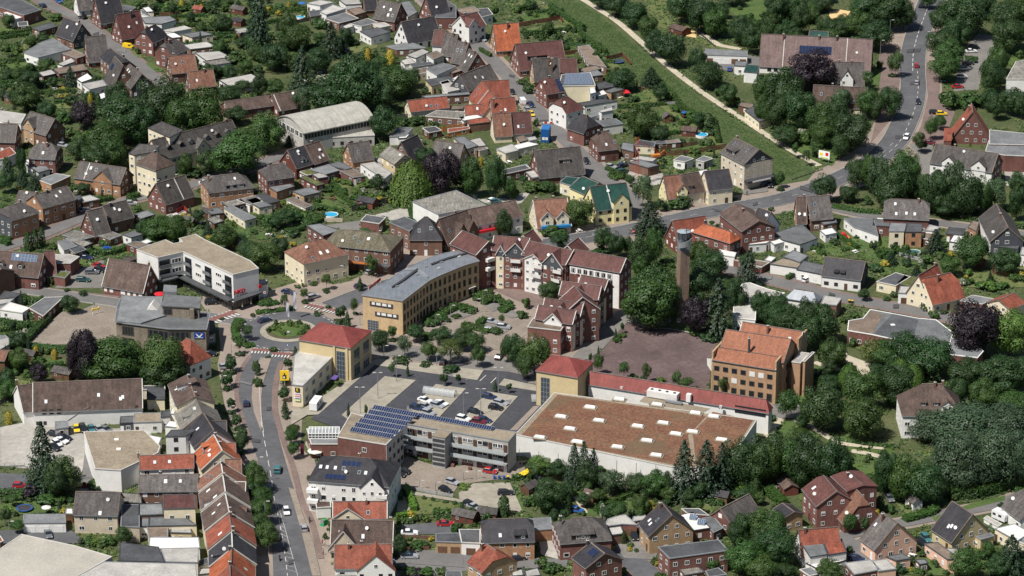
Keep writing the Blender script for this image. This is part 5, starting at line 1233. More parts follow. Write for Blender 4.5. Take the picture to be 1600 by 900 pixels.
F('brick stair tower at the side of the town hall',[(590,395),(640,402),(690,345)],10.5,'fl','to',name='stair_tower',cat='town hall',edge=TRIM,wins=None)
F('brick fin wall building at the right end of the town hall',[(655,390),(668,392),(722,340)],11.0,'fb','to',name='side_wing',cat='town hall',edge=TRIM,wins=None)
F('orange tiled entrance bay between the town hall wings',[(560,420),(640,435),(670,372),(600,360)],8.0,'th','to',name='entrance_bay',cat='town hall',edge=False,kinds=['K'])
p=q((90,470),0);_aw=thing('sunshade','white fabric sunshade at the left end of the town hall','sunshade',(p.x,p.y,0));MB().cyl((0,0,0),(0,0,5),.08,.06,6).build('pole',[ZINC],_aw);MB().add([(0,0,5.2),(2.6,.5,4.6),(2.6,-.5,.9),(1.8,-.9,.6),(.1,-.3,3.2)],[(0,1,2,3,4),(4,3,2,1,0)]).build('canopy',[ROOF['fw']],_aw)
# --- white L block with red shop letters
V(180,330,3.75)
HW=10.8
wl=F('white L shaped apartment block with gravel roof and balconies over shops',[(125,225),(250,272),(398,238),(690,372),(840,335),(790,290),(520,165),(470,135),(375,160),(395,180),(340,190),(295,168)],HW,'gv','wh',name='apartment_block',cat='apartment block',edge=TRIM,wins=None,ov=.1)
_k=Vector(wl.location)
segs=[((250,272),(398,238)),((398,238),(690,372))]
def seg_local(p0,p1,H):a=q(p0,H);b=q(p1,H);return a,b-a
a,d=seg_local(*segs[0],HW);rz=atan2(d.y,d.x);n=Vector((d.y,-d.x,0)).normalized()*.02
for z in(5.2,8.3):
 p=a+d*.25+n;ob('loggia',MB().box(-1.9,1.9,-.05,0,-1.0,1.2,0).box(-2,2,-.9,-.8,-1.1,-.1,1).box(-2,2,-.9,0,-1.15,-1.0,1).mesh('loggia',[GLASS,ROOF['felt']if 'felt' in ROOF else ROOF['fg']]),wl,(p.x-_k.x,p.y-_k.y,z),rz)
 p=a+d*.72+n;win(wl,'e',p.x-_k.x,p.y-_k.y,z+.2,rz,3.6,1.5)
a,d=seg_local(*segs[1],HW);rz=atan2(d.y,d.x);n=Vector((d.y,-d.x,0)).normalized()*.02
lgm=MB().box(-1.7,1.7,-.05,0,-1.0,1.2,0).box(-1.8,1.8,-.9,-.8,-1.1,-.1,1).box(-1.8,1.8,-.9,0,-1.15,-1.0,1).mesh('loggia',[GLASS,ROOF['fg']])
for z in(5.2,8.3):
 for f in(.1,.5,.9):p=a+d*f+n;ob('loggia',lgm,wl,(p.x-_k.x,p.y-_k.y,z),rz)
 for f in(.3,.71):p=a+d*f+n;win(wl,'e',p.x-_k.x,p.y-_k.y,z+.2,rz,3.2,1.1)
cn=MB();band=[(245,408),(385,372),(688,520),(842,468)]
P_=[q(p,3.6)for p in band]
for i in range(3):
 a_,b_=P_[i],P_[i+1];d=b_-a_;n=Vector((d.y,-d.x,0)).normalized()
 cn.bar((a_.x-_k.x+n.x*.6,a_.y-_k.y+n.y*.6,3.5),(b_.x-_k.x+n.x*.6,b_.y-_k.y+n.y*.6,3.5),2.2,.45)
cn.build('shop_canopy',[ROOF['fd']],wl)
for i in range(3):
 a_,b_=P_[i],P_[i+1];d=b_-a_;rz=atan2(d.y,d.x);n=Vector((d.y,-d.x,0)).normalized()*.25;k=max(2,int(d.length/3))
 for j in range(k):p=a_+d*((j+.5)/k)+n;win(wl,'k',p.x-_k.x,p.y-_k.y,1.6,rz,d.length/k*.86,2.4)
a=q((690,372),HW);b=q((840,335),HW);d=b-a;rz=atan2(d.y,d.x);n=Vector((d.y,-d.x,0)).normalized();p=a+d*.22+n*.25
text_on(wl,'NKD',(p.x-_k.x,p.y-_k.y,4.8),rz,1.9,SR,ex=.12,bold=True,name='shop_letters')
p=a+d*.98+n*.9;MB().box(-.5,.5,-.15,.15,-.5,.5).build('hanging_sign',[SR],wl,(p.x-_k.x,p.y-_k.y,5.2),rz)
F('low white annex with flat roof behind the red shop letters',[(845,430),(888,425),(895,400),(840,405)],4.2,'fl','wh',wins=None)
# --- stone bank building
HB=8.6
bk=F('stone bank building with grey stepped felt roofs and blue logo sign',[(5,648),(315,688),(530,690),(550,605),(330,590),(45,490),(15,560)],HB,'fg','st',name='bank_building',cat='bank',edge=ZINC,wins=None,ov=.4)
_k=Vector(bk.location)
def lp(p,H):w=q(p,H);return(w.x-_k.x,w.y-_k.y)
def blkp(pts,z0,z1,nm,m):return MB().prism([lp(p,z1)for p in pts],z0,z1).build(nm,m if isinstance(m,list)else[m],bk)
u_=[(275,550),(490,562),(498,505),(300,490)]
MB().prism([lp(p,12.2)for p in u_],HB-.2,11.9).build('upper_wall',[WALL['st']],bk);MB().prism(offset([lp(p,12.2)for p in u_],.4),11.9,12.2).build('upper_roof',[ROOF['fg']],bk)
m_=[(40,495),(280,500),(270,550),(330,598),(150,655),(10,645)]
MB().prism([lp(p,HB+.5)for p in m_],HB,HB+.5).build('raised_roof',[ROOF['fg']],bk)
blkp([(280,470),(360,475),(362,435),(285,430)],HB,12.6,'stair_head',[ROOF['fg']])
for p,s in(((452,630),(1.3,1.3,3.2)),):w=q(p,HB);MB().box(-s[0]/2,s[0]/2,-s[1]/2,s[1]/2,0,s[2]).build('chimney',[WALL['st']],bk,(w.x-_k.x,w.y-_k.y,HB))
w=q((225,562),HB+.5);MB().add([(-1.6,-2.2,0),(1.6,-2.2,0),(0,-2.2,1.9),(-1.6,2.2,0),(1.6,2.2,0),(0,2.2,1.9)],[(0,1,2),(3,5,4),(0,2,5,3),(2,1,4,5)]).build('roof_lantern',[ROOF['fw']],bk,(w.x-_k.x,w.y-_k.y,HB+.5),-.1)
def on_edge(p0,p1,H,f,z,w,h,kind='k',off=.03,root=bk):
 a=q(p0,H);b=q(p1,H);d=b-a;n=Vector((d.y,-d.x,0)).normalized()*off;p=a+d*f+n;return win(root,kind,p.x-root.location.x,p.y-root.location.y,z,atan2(d.y,d.x),w,h)
for f,w_ in((.22,3.8),(.8,7.0)):
 for z in(6.2,2.4):on_edge((5,648),(315,688),HB,f,z,w_,2.9,'l')
on_edge((315,688),(530,690),HB,.3,6.2,6.0,2.9,'l');on_edge((315,688),(530,690),HB,.3,2.4,6.0,2.9,'l')
for f in(.15,.85):on_edge((275,550),(490,562),12.2,f,10.2,2.6,1.9,'k')
a=q((315,688),HB);b=q((530,690),HB);d=b-a;rz=atan2(d.y,d.x);n=Vector((d.y,-d.x,0)).normalized();p=a+d*.82+n*.12
sg=MB().box(-1.5,1.5,-.1,0,-.9,.9).build('logo_sign',[SB],bk,(p.x-_k.x,p.y-_k.y,6.6),rz)
MB().add([(-1.1,-.11,.5),(-.75,-.11,.5),(0,-.11,-.25),(.75,-.11,.5),(1.1,-.11,.5),(.2,-.11,-.6),(-.2,-.11,-.6)],[(0,1,2,6),(2,3,4,5),(6,2,5)]).box(-1.1,1.1,-.112,-.105,-.78,-.66).build('logo_mark',[SW],sg)
MB().add([(.45,-.115,.62),(1.0,-.115,.62),(.72,-.115,.2)],[(0,2,1)]).build('logo_corner',[SO],sg)
F('dark porch at the right flank of the stone bank',[(545,640),(580,645),(575,700),(540,705)],3.4,'fd','st',edge=DARK,wins=None)
# --- grey balcony block and solar block
V(620,560,3.75)
HG=9.4
gb_=F('grey balcony access apartments with a gravel roof and brick ground floor',[(62,385),(652,488),(700,432),(95,345)],HG,'gv','gw',name='balcony_apartments',cat='apartment block',edge=ZINC,wins=None,ov=.1)
_k=Vector(gb_.location)
a=q((62,385),HG);b=q((652,488),HG);d=b-a;rz=atan2(d.y,d.x);n=Vector((d.y,-d.x,0)).normalized();Lg=d.length
fr=ob('gallery',None,gb_,(a.x-_k.x,a.y-_k.y,0),rz)
bpy.data.objects.remove(fr)
def gbox(nm,x0,x1,y0,y1,z0,z1,m):return MB().box(x0,x1,y0,y1,z0,z1).build(nm,[m],gb_,(a.x-_k.x,a.y-_k.y,0),rz)
gbox('brick_base',.1,Lg-.1,-.06,.1,0,2.6,WALL['bk'])
RAILM=M('rail_panel_grey',(.36,.39,.39),.7,.08)
for z in(2.75,5.75):
 gbox('gallery_floor',.1,Lg-.1,-1.7,-.061,z,z+.2,WALL['cc'])
 for x0,x1 in((.1,Lg*.3),(Lg*.45,Lg*.98)):gbox('gallery_rail',x0,x1,-1.75,-1.65,z+.2,z+1.25,RAILM)
rr=random.Random(3)
for z in(0,3.0,6.0):
 for i in range(20):
  x=Lg*(i+.5)/20
  if Lg*.3<x<Lg*.45:continue
  w=a+d*(x/Lg)+n*.1
  if i%3==1:ob('door',_dm if z else _dw,gb_,(w.x-_k.x,w.y-_k.y,z+.15),rz,(1.0,1,2.1))
  else:win(gb_,rr.choice('acKe'),w.x-_k.x,w.y-_k.y,z+1.7,rz,1.5,1.2)
gbox('stair_tower',Lg*.315,Lg*.44,-4.4,-.07,0,HG-.15,WALL['cc']);gbox('stair_tower_roof',Lg*.31,Lg*.445,-4.5,0,HG-.15,HG+.05,ROOF['gv'])
for k in range(6):gbox('stair_louvre',Lg*.318,Lg*.437,-4.45,-4.401,.8+k*1.4,1.7+k*1.4,DARK)
for k in range(3):gbox('hedge_box' if False else 'terrace_wall',Lg*(.47+.17*k),Lg*(.5+.17*k),-2.6,-2.0,0,1.0,WALL['bk'])
def roof_solar(root,p0,p1,H,cols,mat=PVP,depth=1.55,tilt=.42,zup=.25,nm='solar_panel',gap=.05):
 a=q(p0,H);b=q(p1,H);d=b-a;rz=atan2(d.y,d.x);L_=d.length;w=L_/cols
 me=MB().box(-w/2+gap/2,w/2-gap/2,0,depth,-.05,0,0);me.add([(-w/2+gap,.06,.006),(-.03,.06,.006),(-.03,depth-.06,.006),(-w/2+gap,depth-.06,.006),(.03,.06,.006),(w/2-gap,.06,.006),(w/2-gap,depth-.06,.006),(.03,depth-.06,.006)],[(0,1,2,3),(4,5,6,7)],1)
 me=me.mesh('solar_panel',[ALU,mat])
 for i in range(cols):
  p=a+d*((i+.5)/cols);o=ob(nm,me,root,(p.x-root.location.x,p.y-root.location.y,H+zup));o.rotation_euler=(tilt,0,rz)
roof_solar(gb_,(105,345),(560,428),HG,17)
V(320,660,3.75)
HS=10.2
sb=F('brick apartment block with six rows of blue solar panels on its flat roof',[(778,85),(1062,130),(1160,30),(860,-55)],HS,'gv','bk',name='solar_block',cat='apartment block',edge=TRIM,wins=None)
X=[q(p,HS)for p in((778,85),(1062,130),(1160,30))]
_k=Vector(sb.location);d=X[2]-X[1];rz=atan2(d.y,d.x);nn=Vector((d.y,-d.x,0)).normalized()
p=(X[1]+X[2])/2+nn*.05;MB().box(-d.length/2,d.length/2,-.06,.04,0,HS-.2).build('render_wall',[WALL['gw']],sb,(p.x-_k.x,p.y-_k.y,0),rz)
for f in(.2,.45,.7,.9):
 for z in(1.7,4.7,7.8):pp=X[1]+d*f+nn*.12;win(sb,'k',pp.x-_k.x,pp.y-_k.y,z,rz,1.4,1.3)
on_edge((778,85),(1062,130),HS,.55,7.6,1.3,1.4,'a',root=sb)
T(1,2)
for(x0,y0,x1,y1,n)in((725,750,1000,800,10),(697,778,970,828,10),(668,805,940,855,10),(640,832,912,882,10),(612,860,880,910,10),(585,888,850,935,10)):roof_solar(sb,(x0,y0+12),(x1,y1+12),HS,n,depth=1.7)
F('glazed brick cafe annex with white conservatory roof',[(318,880),(520,885),(525,975),(345,975)],4.4,'fg','bk',name='cafe_annex',cat='cafe',edge=TRIM,kinds=['a'])
def conserv():
 a=q((330,890),6.2);b=q((520,890),6.2);r=thing('conservatory','white framed glass conservatory on the brick cafe roof','conservatory',((a.x+b.x)/2,(a.y+b.y)/2,4.4),0);L_=(b-a).length
 MB().box(-L_/2,L_/2,-1.6,1.6,0,1.5).build('glazing',[GLASSB],r);f=MB()
 n=9
 for i in range(n+1):
  x=-L_/2+L_*i/n;f.box(x-.09,x+.09,-1.72,-1.6,0,1.6);f.bar((x,-1.7,1.6),(x,1.6,2.1),.16)
 f.box(-L_/2,L_/2,-1.75,-1.55,-.05,.15);f.box(-L_/2,L_/2,-1.75,-1.55,1.5,1.7);f.box(-L_/2,L_/2,-1.75,-1.6,.75,.85);f.box(-L_/2,L_/2,1.5,1.7,2.0,2.2);f.build('frame',[FRAME],r)
 for i in range(n):
  x=-L_/2+L_*(i+.5)/n;MB().add([(x-L_/n*.4,-1.7,1.62),(x+L_/n*.4,-1.7,1.62),(x+L_/n*.4,1.6,2.12),(x-L_/n*.4,1.6,2.12)],[(0,1,2,3)]).build('roof_pane',[SHG],r)
conserv()
# --- white apartments with anthracite hipped roofs
V(320,660,3.75)
wa=PYR('white three storey apartments with black hipped roof and solar panels',[(655,342),(1135,380),(1100,235)],13.2,9.0,'dk','wh',name='apartment_block',cat='apartment block',sky=[(.12,.55,2),(.2,.55,2),(.3,.55),(.4,.55),(.6,.45),(.68,.45)],chim=[(.55,1)],gap=2.6,solar=(.2,.45,.12,.3,5,1),cross=[(.8,6.5,.72,'wh',1.2,8.6)])
solar_on(wa,-3,2.2,(-2.6,11.6),(-1.4,12.6),4,1)
X0,X1,Y0,Y1=dims(wa)
for z in(3.0,6.0):
 MB().box(-1.5,1.5,-1.3,0,-.15,.9).build('balcony',[WALL['wh']],wa,(X0+1.2,Y0,z));MB().box(-1.5,1.5,-1.3,0,-.15,.9).build('balcony',[WALL['wh']],wa,(X1-1.8,Y0,z))
F('brick ground floor annex of the white apartments by the street',[(650,462),(735,462),(738,495),(655,500)],3.2,'br','wh',wins=None,edge=TRIM)
# --- white hall with brown roof (left)
T(0,2)
wh_=G('long white hall with a brown tiled roof left of the main street',(205,592,888,566),(230,778),10.5,15,'br','wh',chim=[],sky=[(.12,.35,2),(.6,.5,2),(.82,.4,2),(.8,.35,2)],split=[],nowin=True,name='hall',cat='hall',verge=True)
X0,X1,Y0,Y1=dims(wh_)
for f in(.1,.165,.235):win(wh_,'k',X0+(X1-X0)*f,Y0-.01,4.6,0,1.2,1.6)
win(wh_,'K',X0+1.0,Y0-.01,1.2,0,.9,1.1);win(wh_,'K',X0+3.0,Y0-.01,1.2,0,.9,1.1);win(wh_,'k',X1-1.5,Y0-.01,5,0,.8,1)
_rb2=MB();_rb2.bar((X0+(X1-X0)*.28,Y0-.05,1.2),(X0+(X1-X0)*.5,Y0-.05,5.6),.12);_rb2.bar((X0+(X1-X0)*.5,Y0-.05,5.6),(X0+(X1-X0)*.5,Y0-.05,7),.12);_rb2.build('rain_pipe',[ZINC],wh_)
G('lower end building of the long white hall with brown roof',(105,612,205,598),(120,782),9.3,14,'br','wh',chim=[(.1,2.5)],nowin=True,name='hall',cat='hall',verge=True)
# --- big sheet roofs bottom left
T(0,3)
F('large low warehouse with pale beige sheet roof in the bottom left corner',[(135,640),(470,712),(700,780),(480,905),(0,1100),(-250,900)],7.0,'wr','wh',name='warehouse',cat='warehouse',edge=TRIM,wins=None,ov=.05)
F('long grey sheet roofed warehouse wing at the bottom edge',[(650,812),(1222,826),(1230,905),(480,905)],7.6,'fl','gw',name='warehouse',cat='warehouse',edge=ZINC,wins=None)
F('commercial hall with brown gravel roof and two roof lights behind conifers',[(525,0),(595,228),(755,238),(985,130),(1000,90),(900,-10)],6.5,'gv','wh',name='hall',cat='hall',edge=TRIM,wins=None,lights=[(728,48),(742,108)])
# --- arched hall
T(1,0)
def arched():
 H0=7.6;A_=q((150,740),H0);B_=q((268,838),H0);C_=q((720,745),H0);W_3=(B_-A_).length;ang=atan2((C_-B_).y,(C_-B_).x);L_=(C_-B_).length
 c=(A_+C_)/2;r=thing('arched_hall','sports hall with a pale barrel vaulted sheet roof','hall',(c.x,c.y,0),ang);w=W_3/2;n=12
 nrm_=Vector((-sin(ang),cos(ang)));w=abs((A_-B_).x*nrm_.x+(A_-B_).y*nrm_.y)/2
 arc=[(-w-.4+(2*w+.8)*i/n,H0+3.4*(1-((2*i/n)-1)**2))for i in range(n+1)]
 vs=[(x,y,z)for x in(-L_/2,L_/2)for y,z in arc];m=n+1
 MB().slab(vs,[(i+1,i,m+i,m+i+1)if False else(i,m+i,m+i+1,i+1)for i in range(n)],.35).build('roof',[ROOF['lg']],r)
 b=MB();b.box(-L_/2+.4,L_/2-.4,-w,w,-.3,H0-.3);
 for x in(-L_/2+.4,L_/2-.4):b.add([(x,y,z-.3)for y,z in arc[1:-1]]+[(x,w,H0-.3),(x,-w,H0-.3)],[tuple(range(n+1))if x<0 else tuple(range(n+1))[::-1]])
 b.build('wall',[WALL['gw']],r)
 k=22
 for i in range(k):win(r,'K',-L_/2+.9+(L_-1.8)*(i+.5)/k,-w-.01,H0-1.5,0,(L_-1.8)/k*.78,1.7)
 for i in range(6):win(r,'a',-L_/2+.39,-w+2*w*(i+.5)/6,H0-1.2,-pi/2,2*w/6*.8,2.2)
 for x in(-L_/6,L_/6):MB().box(x-.1,x+.1,-.1,.1,H0+3.35,H0+3.5).build('roof_vent',[ZINC],r)
 foot([Vector((c.x,c.y))+Vector((cos(ang)*sx*L_/2-sin(ang)*sy*w,sin(ang)*sx*L_/2+cos(ang)*sy*w))for sx,sy in((-1,-1),(1,-1),(1,1),(-1,1))])
arched()
F('low flat wing along the front of the barrel roofed hall',[(275,870),(740,845),(700,770),(268,845)],3.8,'lg','gw',name='hall_annex',cat='annex',edge=TRIM,kinds=['K'])
# --- cream school
FULL()
sc1=G('long cream school wing with grey roof and a row of small dormers',(236,219,362,187),(345,226),11.5,11,'dg','cr',chim=[(.93,0)],dorm=[(.3,1.7,'g',.35,1.5),(.42,1.7,'g',.35,1.5),(.62,1.7,'g',.35,1.5),(.75,1.7,'g',.35,1.5),(.88,1.7,'g',.35,1.5),(.15,1.7,'g',.35,1.5)],name='school',cat='school',gap=2.2,cross=[(.52,5,.62,'cr',.5)])
T(0,1)
PYR('cream school pavilion with brown pyramid roof and many windows',[(835,118),(962,162),(1112,130)],14.6,10.6,'br','cr',name='school',cat='school',gap=2.4,chim=[(.5,0)],fl=3)
T(0,0)
F('cream left flank of the school with dark flat roof',[(925,800),(1010,760),(1145,815),(1060,860)],11.8,'dg','cr',name='school',cat='school',edge=DARK,gap=2.4)
T(0,1);F('tall cream link building of the school with grey roof',[(805,60),(870,0),(1000,10),(960,50),(840,70)],11.2,'dg','cr',name='school',cat='school',edge=DARK,gap=2.2)
# --- modern block top right
T(3,0)
lb_=G('long modern apartment block with maroon roof and white verge strips',(-40,212,655,246),(650,362),13.2,11,'mv','wh',He=10.2,chim=[(.2,-1),(.52,-.5),(.68,-.5)],split=[.21,.775],name='apartment_block',cat='apartment block',gwall='cc',kinds=['k'],solar=(.35,.64,.45,.7,10,2),gap=2.4)
G('green copper roofed rear bay of the long modern block',(260,190,380,198),None,14.4,6,'gn','wh',He=12.6,chim=[],name='rear_bay',cat='apartment block',nowin=True)
G('grey roofed old house with a white front gable among the trees',(405,385,605,390),(560,540),10.5,11,'gy','wh',chim=[(.2,0),(.6,0)],cross=[(.45,4.6,.8,'wh',.4)],kinds=['a'])
G('cream house with long brown roof behind trees',(285,530,625,548),(620,640),9.5,10,'br','cr',chim=[(.35,.5)],sky=3)
# --- right edge group
G('red brick hall house with orange red roof and balcony',(1272,645,1280,700),(1380,820),12.0,15,'rd','bk',hip=(0,0),chim=[(.5,-1)],kinds=['a'],seed=4)
F('red roofed low side wing of the brick hall house',[(1103,800),(1150,800),(1145,880),(1100,880)],5,'rd','bk',edge=False)
F('large grey flat roofed brick store at the right edge',[(1385,812),(1620,835),(1620,905),(1385,900)],6.5,'fg','bk',name='store',cat='store',edge=TRIM,wins=None)
F('white hall with brownish sheet roof at the right edge',[(1490,495),(1550,385),(1640,370),(1640,495)],6.0,'et','wh',name='hall',cat='hall',edge=TRIM,wins=None)
T(3,1)
G('old grey roofed house with two white front gables behind tall trees',(1050,0,1440,60),(1400,180),11,12,'gy','wh',chim=[(.3,.5)],cross=[(.3,4.4,.7,'wh',.3),(.78,5,.75,'wh',.3)],gwall='bb')
F('reddish brick rear hall at the right edge with flat roof',[(1360,45),(1480,70),(1620,75),(1620,0),(1380,-20)],6,'fg','bk',name='store',cat='store',edge=TRIM,wins=None)
# --- white flat school, kindergarten, villa
V(1160,400,5)
wf=F('white flat roofed school building with a light well',[(-75,480),(100,500),(105,400),(180,325),(240,330),(330,290),(200,260),(60,210),(0,215),(-60,330)],5.0,'fl','wh',name='flat_school',cat='school',edge=ROOF['fw'],kinds=['k'])
_k=Vector(wf.location)
MB().prism([((q(p,5).x-_k.x),(q(p,5).y-_k.y))for p in((55,380),(110,325),(165,340),(110,395))],5.0,5.06).build('light_well',[GLASS],wf)
PYR('grey zinc tent roofed pavilion beside the white flat school',[(335,330),(590,370),(625,320)],6.6,4.2,'zm','wh',name='pavilion',cat='pavilion',chim=[],nowin=True)
F('white flat roofed cube at the street end of the zinc pavilion',[(615,375),(735,385),(775,330),(640,310)],4.2,'fl','bb',wins=None)
T(3,2)
kg=F('kindergarten with grey felt flat roof and white eaves',[(498,265),(650,290),(765,315),(1130,368),(1155,280),(1050,200),(940,190),(640,135),(595,190),(505,205)],4.4,'fg','bk',name='kindergarten',cat='kindergarten',edge=FRAME,kinds=['a'],gap=1.8,lights=[(780,232)])
_k=Vector(kg.location)
for pts_,m in(([(500,262),(650,287),(720,165),(640,140),(600,195),(510,205)],'fb'),([(660,288),(765,312),(900,325),(940,200),(780,160)],'fd')):MB().prism([(q(p,4.4).x-_k.x,q(p,4.4).y-_k.y)for p in pts_],4.4,4.43).build('roof_patch',[ROOF[m]],kg)
F('grey flat roofed rear wing of the kindergarten',[(1135,415),(1310,435),(1345,395),(1200,290),(1130,330)],4.2,'fg','bk',name='kindergarten',cat='kindergarten',edge=FRAME,kinds=['a'])
vl=G('old white villa with a dark brown hipped roof and dormers in the park',(960,600,1085,600),(780,800),13.5,14,'br','wh',hip=(1,1),He=8.6,chim=[(.55,-.5),(.68,.5)],dorm=[(.35,1.6,'s',.3,1.2),(.55,1.6,'s',.3,1.2),(.72,3.2,'g',.15,2,'wh')],name='villa',cat='villa',kinds=['a'],gap=2.8)
# ================================================================ HOUSES, tile by tile of the photograph
T(0,0)
F('low brick building with dark flat roof in the top left corner',[(150,95),(255,62),(100,-20),(-10,-20),(-10,40)],4.5,'fd','bk',name='house',cat='house')
A([(25,78),(85,70),(148,105),(90,122)],3.4,'fw','wh','white flat roofed garden pavilion')
A([(110,140),(170,135),(175,160),(115,165)],2.4,'fd','wd')
G('white house with grey roof at the top edge of the photograph',(470,-45,580,-58),(520,28),9,9,'gy','wh',chim=[],kinds=['a'])
G('tall red brick gable house with dark roof at the top edge',(592,-6,745,-30),(700,140),11,10,'dk','bk',chim=[(.5,.4)],seed=2)
A([(700,68),(800,75),(850,45),(745,30)],4.0,'fd','bb')
A([(915,75),(960,72),(930,42),(890,50)],3.6,'fw','cr')
A([(885,85),(950,110),(920,70),(880,60)],3.2,'fg','wh')
G('red brick gable house with maroon roof above the yellow van',(722,92,872,64),(830,238),10.5,9.5,'mr','bk',chim=[(.6,-1)],sky=[(.75,.55)],seed=5)
G('red brick house with dark half hipped roof behind the yellow van',(905,182,970,152),(975,262),10,9,'dk','bk',hip=(.3,.5),chim=[(.25,.3)],seed=8)
G('red brick house with black half hipped roof, second below the yellow van',(1030,265,1095,240),(1090,345),9.8,9,'dg','bk',hip=(.35,.5),seed=3)
G('brown brick gable house with a reddish brown roof, third below the yellow van',(1050,352,1215,335),(1180,452),9.5,9,'rb','bb',sky=[(.5,.6)],seed=6)
G('red brick gable house with rust brown roof, last in the row by the big trees',(1170,450,1330,432),(1280,545),9.2,8.5,'rb','bk',sky=[(.3,.45,2)],seed=7)
G('dark slate gabled house across the lane from the top edge brick gable',(400,110,512,150),(390,235),9.5,9,'dk','bb',gwall='sl',sky=2,seed=9)
G('red brick house with mossy grey brown roof beside the dark flat bungalow',(530,232,660,220),(610,388),9.5,10,'gy','bk',chim=[(.85,.4)],seed=11)
G('dark slate house with hipped roof below the mossy roofed brick house',(690,300,780,368),(640,375),9,8.5,'dk','bb',hip=(.3,.3),seed=12)
G('grey roofed house with a solar panel squeezed between two slate houses',(715,350,770,410),(640,492),8.6,9,'gy','bb',chim=[],solar=(.1,.3,.5,.75,2,1),seed=13)
G('dark roofed house with three skylights just above the big round trees',(808,400,888,462),(770,515),9,9,'dg','bb',gwall='sl',sky=[(.15,.7,2),(.3,.65,2),(.2,.3,2)],chim=[(.6,.3)],seed=14)
F('dark L shaped flat bungalow with white walls',[(150,330),(262,262),(330,240),(440,308),(240,360)],3.6,'fg','wh',name='bungalow',cat='house')
A([(390,335),(450,305),(540,345),(480,365)],3.0,'fb','bk');A([(360,400),(445,362),(470,385),(395,412)],2.8,'fl','wh',gar=1)
A([(235,455),(320,435),(350,460),(270,478)],3,'fl','bk',gar=1);A([(335,430),(520,400),(550,435),(370,462)],3,'fb','bk')
A([(480,495),(545,458),(582,490),(510,515)],3,'fw','wh','white canvas covered terrace');A([(515,525),(640,500),(665,535),(560,560)],3.2,'fl','wh');A([(590,600),(650,580),(665,610),(610,625)],2.8,'fw','wh')
A([(200,175),(320,140),(360,165),(250,195)],2.8,'fd','wd');A([(185,220),(240,200),(250,230),(200,240)],2.4,'fb','rw')
A([(885,110),(1060,100),(1100,125),(1010,150),(905,145)],3.2,'fg','wh');A([(1020,190),(1150,162),(1195,178),(1085,198)],3,'fl','wh');A([(1030,212),(1090,205),(1140,232),(1075,238)],5.5,'fw','bk')
A([(1140,215),(1260,195),(1330,215),(1200,235)],3,'fg','cr');A([(1150,282),(1290,262),(1345,290),(1190,308)],3.2,'fl','bb');A([(1220,330),(1370,320),(1440,355),(1290,380)],3.2,'fl','wh');A([(1270,385),(1400,365),(1440,392),(1320,410)],3,'et','wh');A([(1370,500),(1570,462),(1640,500),(1440,545)],3.2,'fl','wh')
SH(1245,85,4,3,10,2,'rd','rw');SH(1495,85,6,3.4,10,2,'gy','rw');SH(1495,160,4,3,10,2,'dk','rw');A([(1470,185),(1530,175),(1560,195),(1500,208)],2.4,'fl','rw');SH(80,640,5,3.4,10,2,'dk','wd')
A([(-20,690),(60,700),(160,715),(130,770),(20,760),(-20,740)],3.0,'fl','wh')
G('tan house with grey brown roof and front gable left of the copper beech',(190,695,345,742),(290,850),10,9.5,'gy','bb',cross=[(.3,5.2,.85,'tb',.3)],chim=[],sky=[(.7,.6)],seed=15)
G('brown roofed house with red brick gable on the left edge',(-60,770,110,775),(60,890),9.5,10,'gy','bk',seed=16)
T(1,0)
A([(320,20),(400,0),(485,15),(400,35)],3.6,'fl','wh');A([(400,75),(480,30),(560,55),(440,92)],3.6,'fl','wh');A([(330,70),(430,60),(440,85),(340,105)],2.8,'fd','bb')
A([(520,0),(640,-10),(660,25),(560,30)],4,'fl','wh');A([(570,60),(650,45),(690,75),(620,95)],3.2,'fb','ob');A([(430,115),(560,80),(640,115),(520,145)],3.0,'fg','bb')
G('dark gabled shed house beside the grey roofed gable at the top',(670,-30,750,-35),(710,35),8,8,'dk','bb',nowin=True,chim=[])
G('brick house with long weathered grey roof at the top centre',(770,0,905,22),(790,125),10,10,'gy','bk',sky=3,chim=[(.85,.3)],seed=17)
A([(590,150),(700,115),(760,140),(660,165)],3,'fg','wh');A([(540,165),(590,145),(610,165),(560,180)],2.6,'fl','wh');A([(650,195),(760,172),(840,200),(720,235)],3.4,'fd','wh');A([(730,150),(800,140),(840,160),(770,175)],3,'fl','cr')
G('white gable house with dark grey roof and white side wall',(905,138,1115,100),(1090,188),10,9.5,'dk','wh',kinds=['k'],chim=[(.85,.3)],seed=18)
G('large red brick house with dark roof at the top centre edge',(1060,-20,1180,-40),(1120,75),11.5,10,'dk','bk',seed=19)
A([(1120,110),(1250,110),(1250,40),(1180,-10)],5,'fd','bk');A([(905,15),(960,5),(1010,75),(950,110)],3,'fg','wh')
G('white house with a crimson roof and two steep front gables',(1275,105,1385,72),(1330,190),10.5,9.5,'mr','wh',cross=[(.25,5.0,.9,'wh',.5)],verge=True,gwall='wh',kinds=['k'],seed=20)
A([(1340,60),(1450,50),(1480,90),(1400,110)],3.5,'fd','wh');A([(1250,60),(1360,40),(1400,70),(1300,85)],4,'fb','bk')
G('orange brick gable house with a bright orange roof',(1480,152,1640,140),(1560,318),11.5,11,'or','ob',chim=[(.55,-1)],seed=21)
G('house with steep crimson roof right of the dark roofed white gable',(1115,185,1190,190),(1110,285),9.5,9,'mr','wh',seed=22,chim=[])
G('grey roofed terrace house next to the crimson roof',(1185,205,1265,215),(1185,350),10,10,'gy','bb',seed=23)
G('grey roofed terrace house, middle of three below the crimson roof',(1255,255,1330,268),(1240,395),10,10,'gy','bb',sky=2,seed=24)
G('dark grey roofed terrace house with white skylights by the lane',(1335,305,1385,335),(1290,440),10,9.5,'dg','bk',sky=[(.3,.75,2),(.6,.75,2),(.3,.4,2)],seed=25)
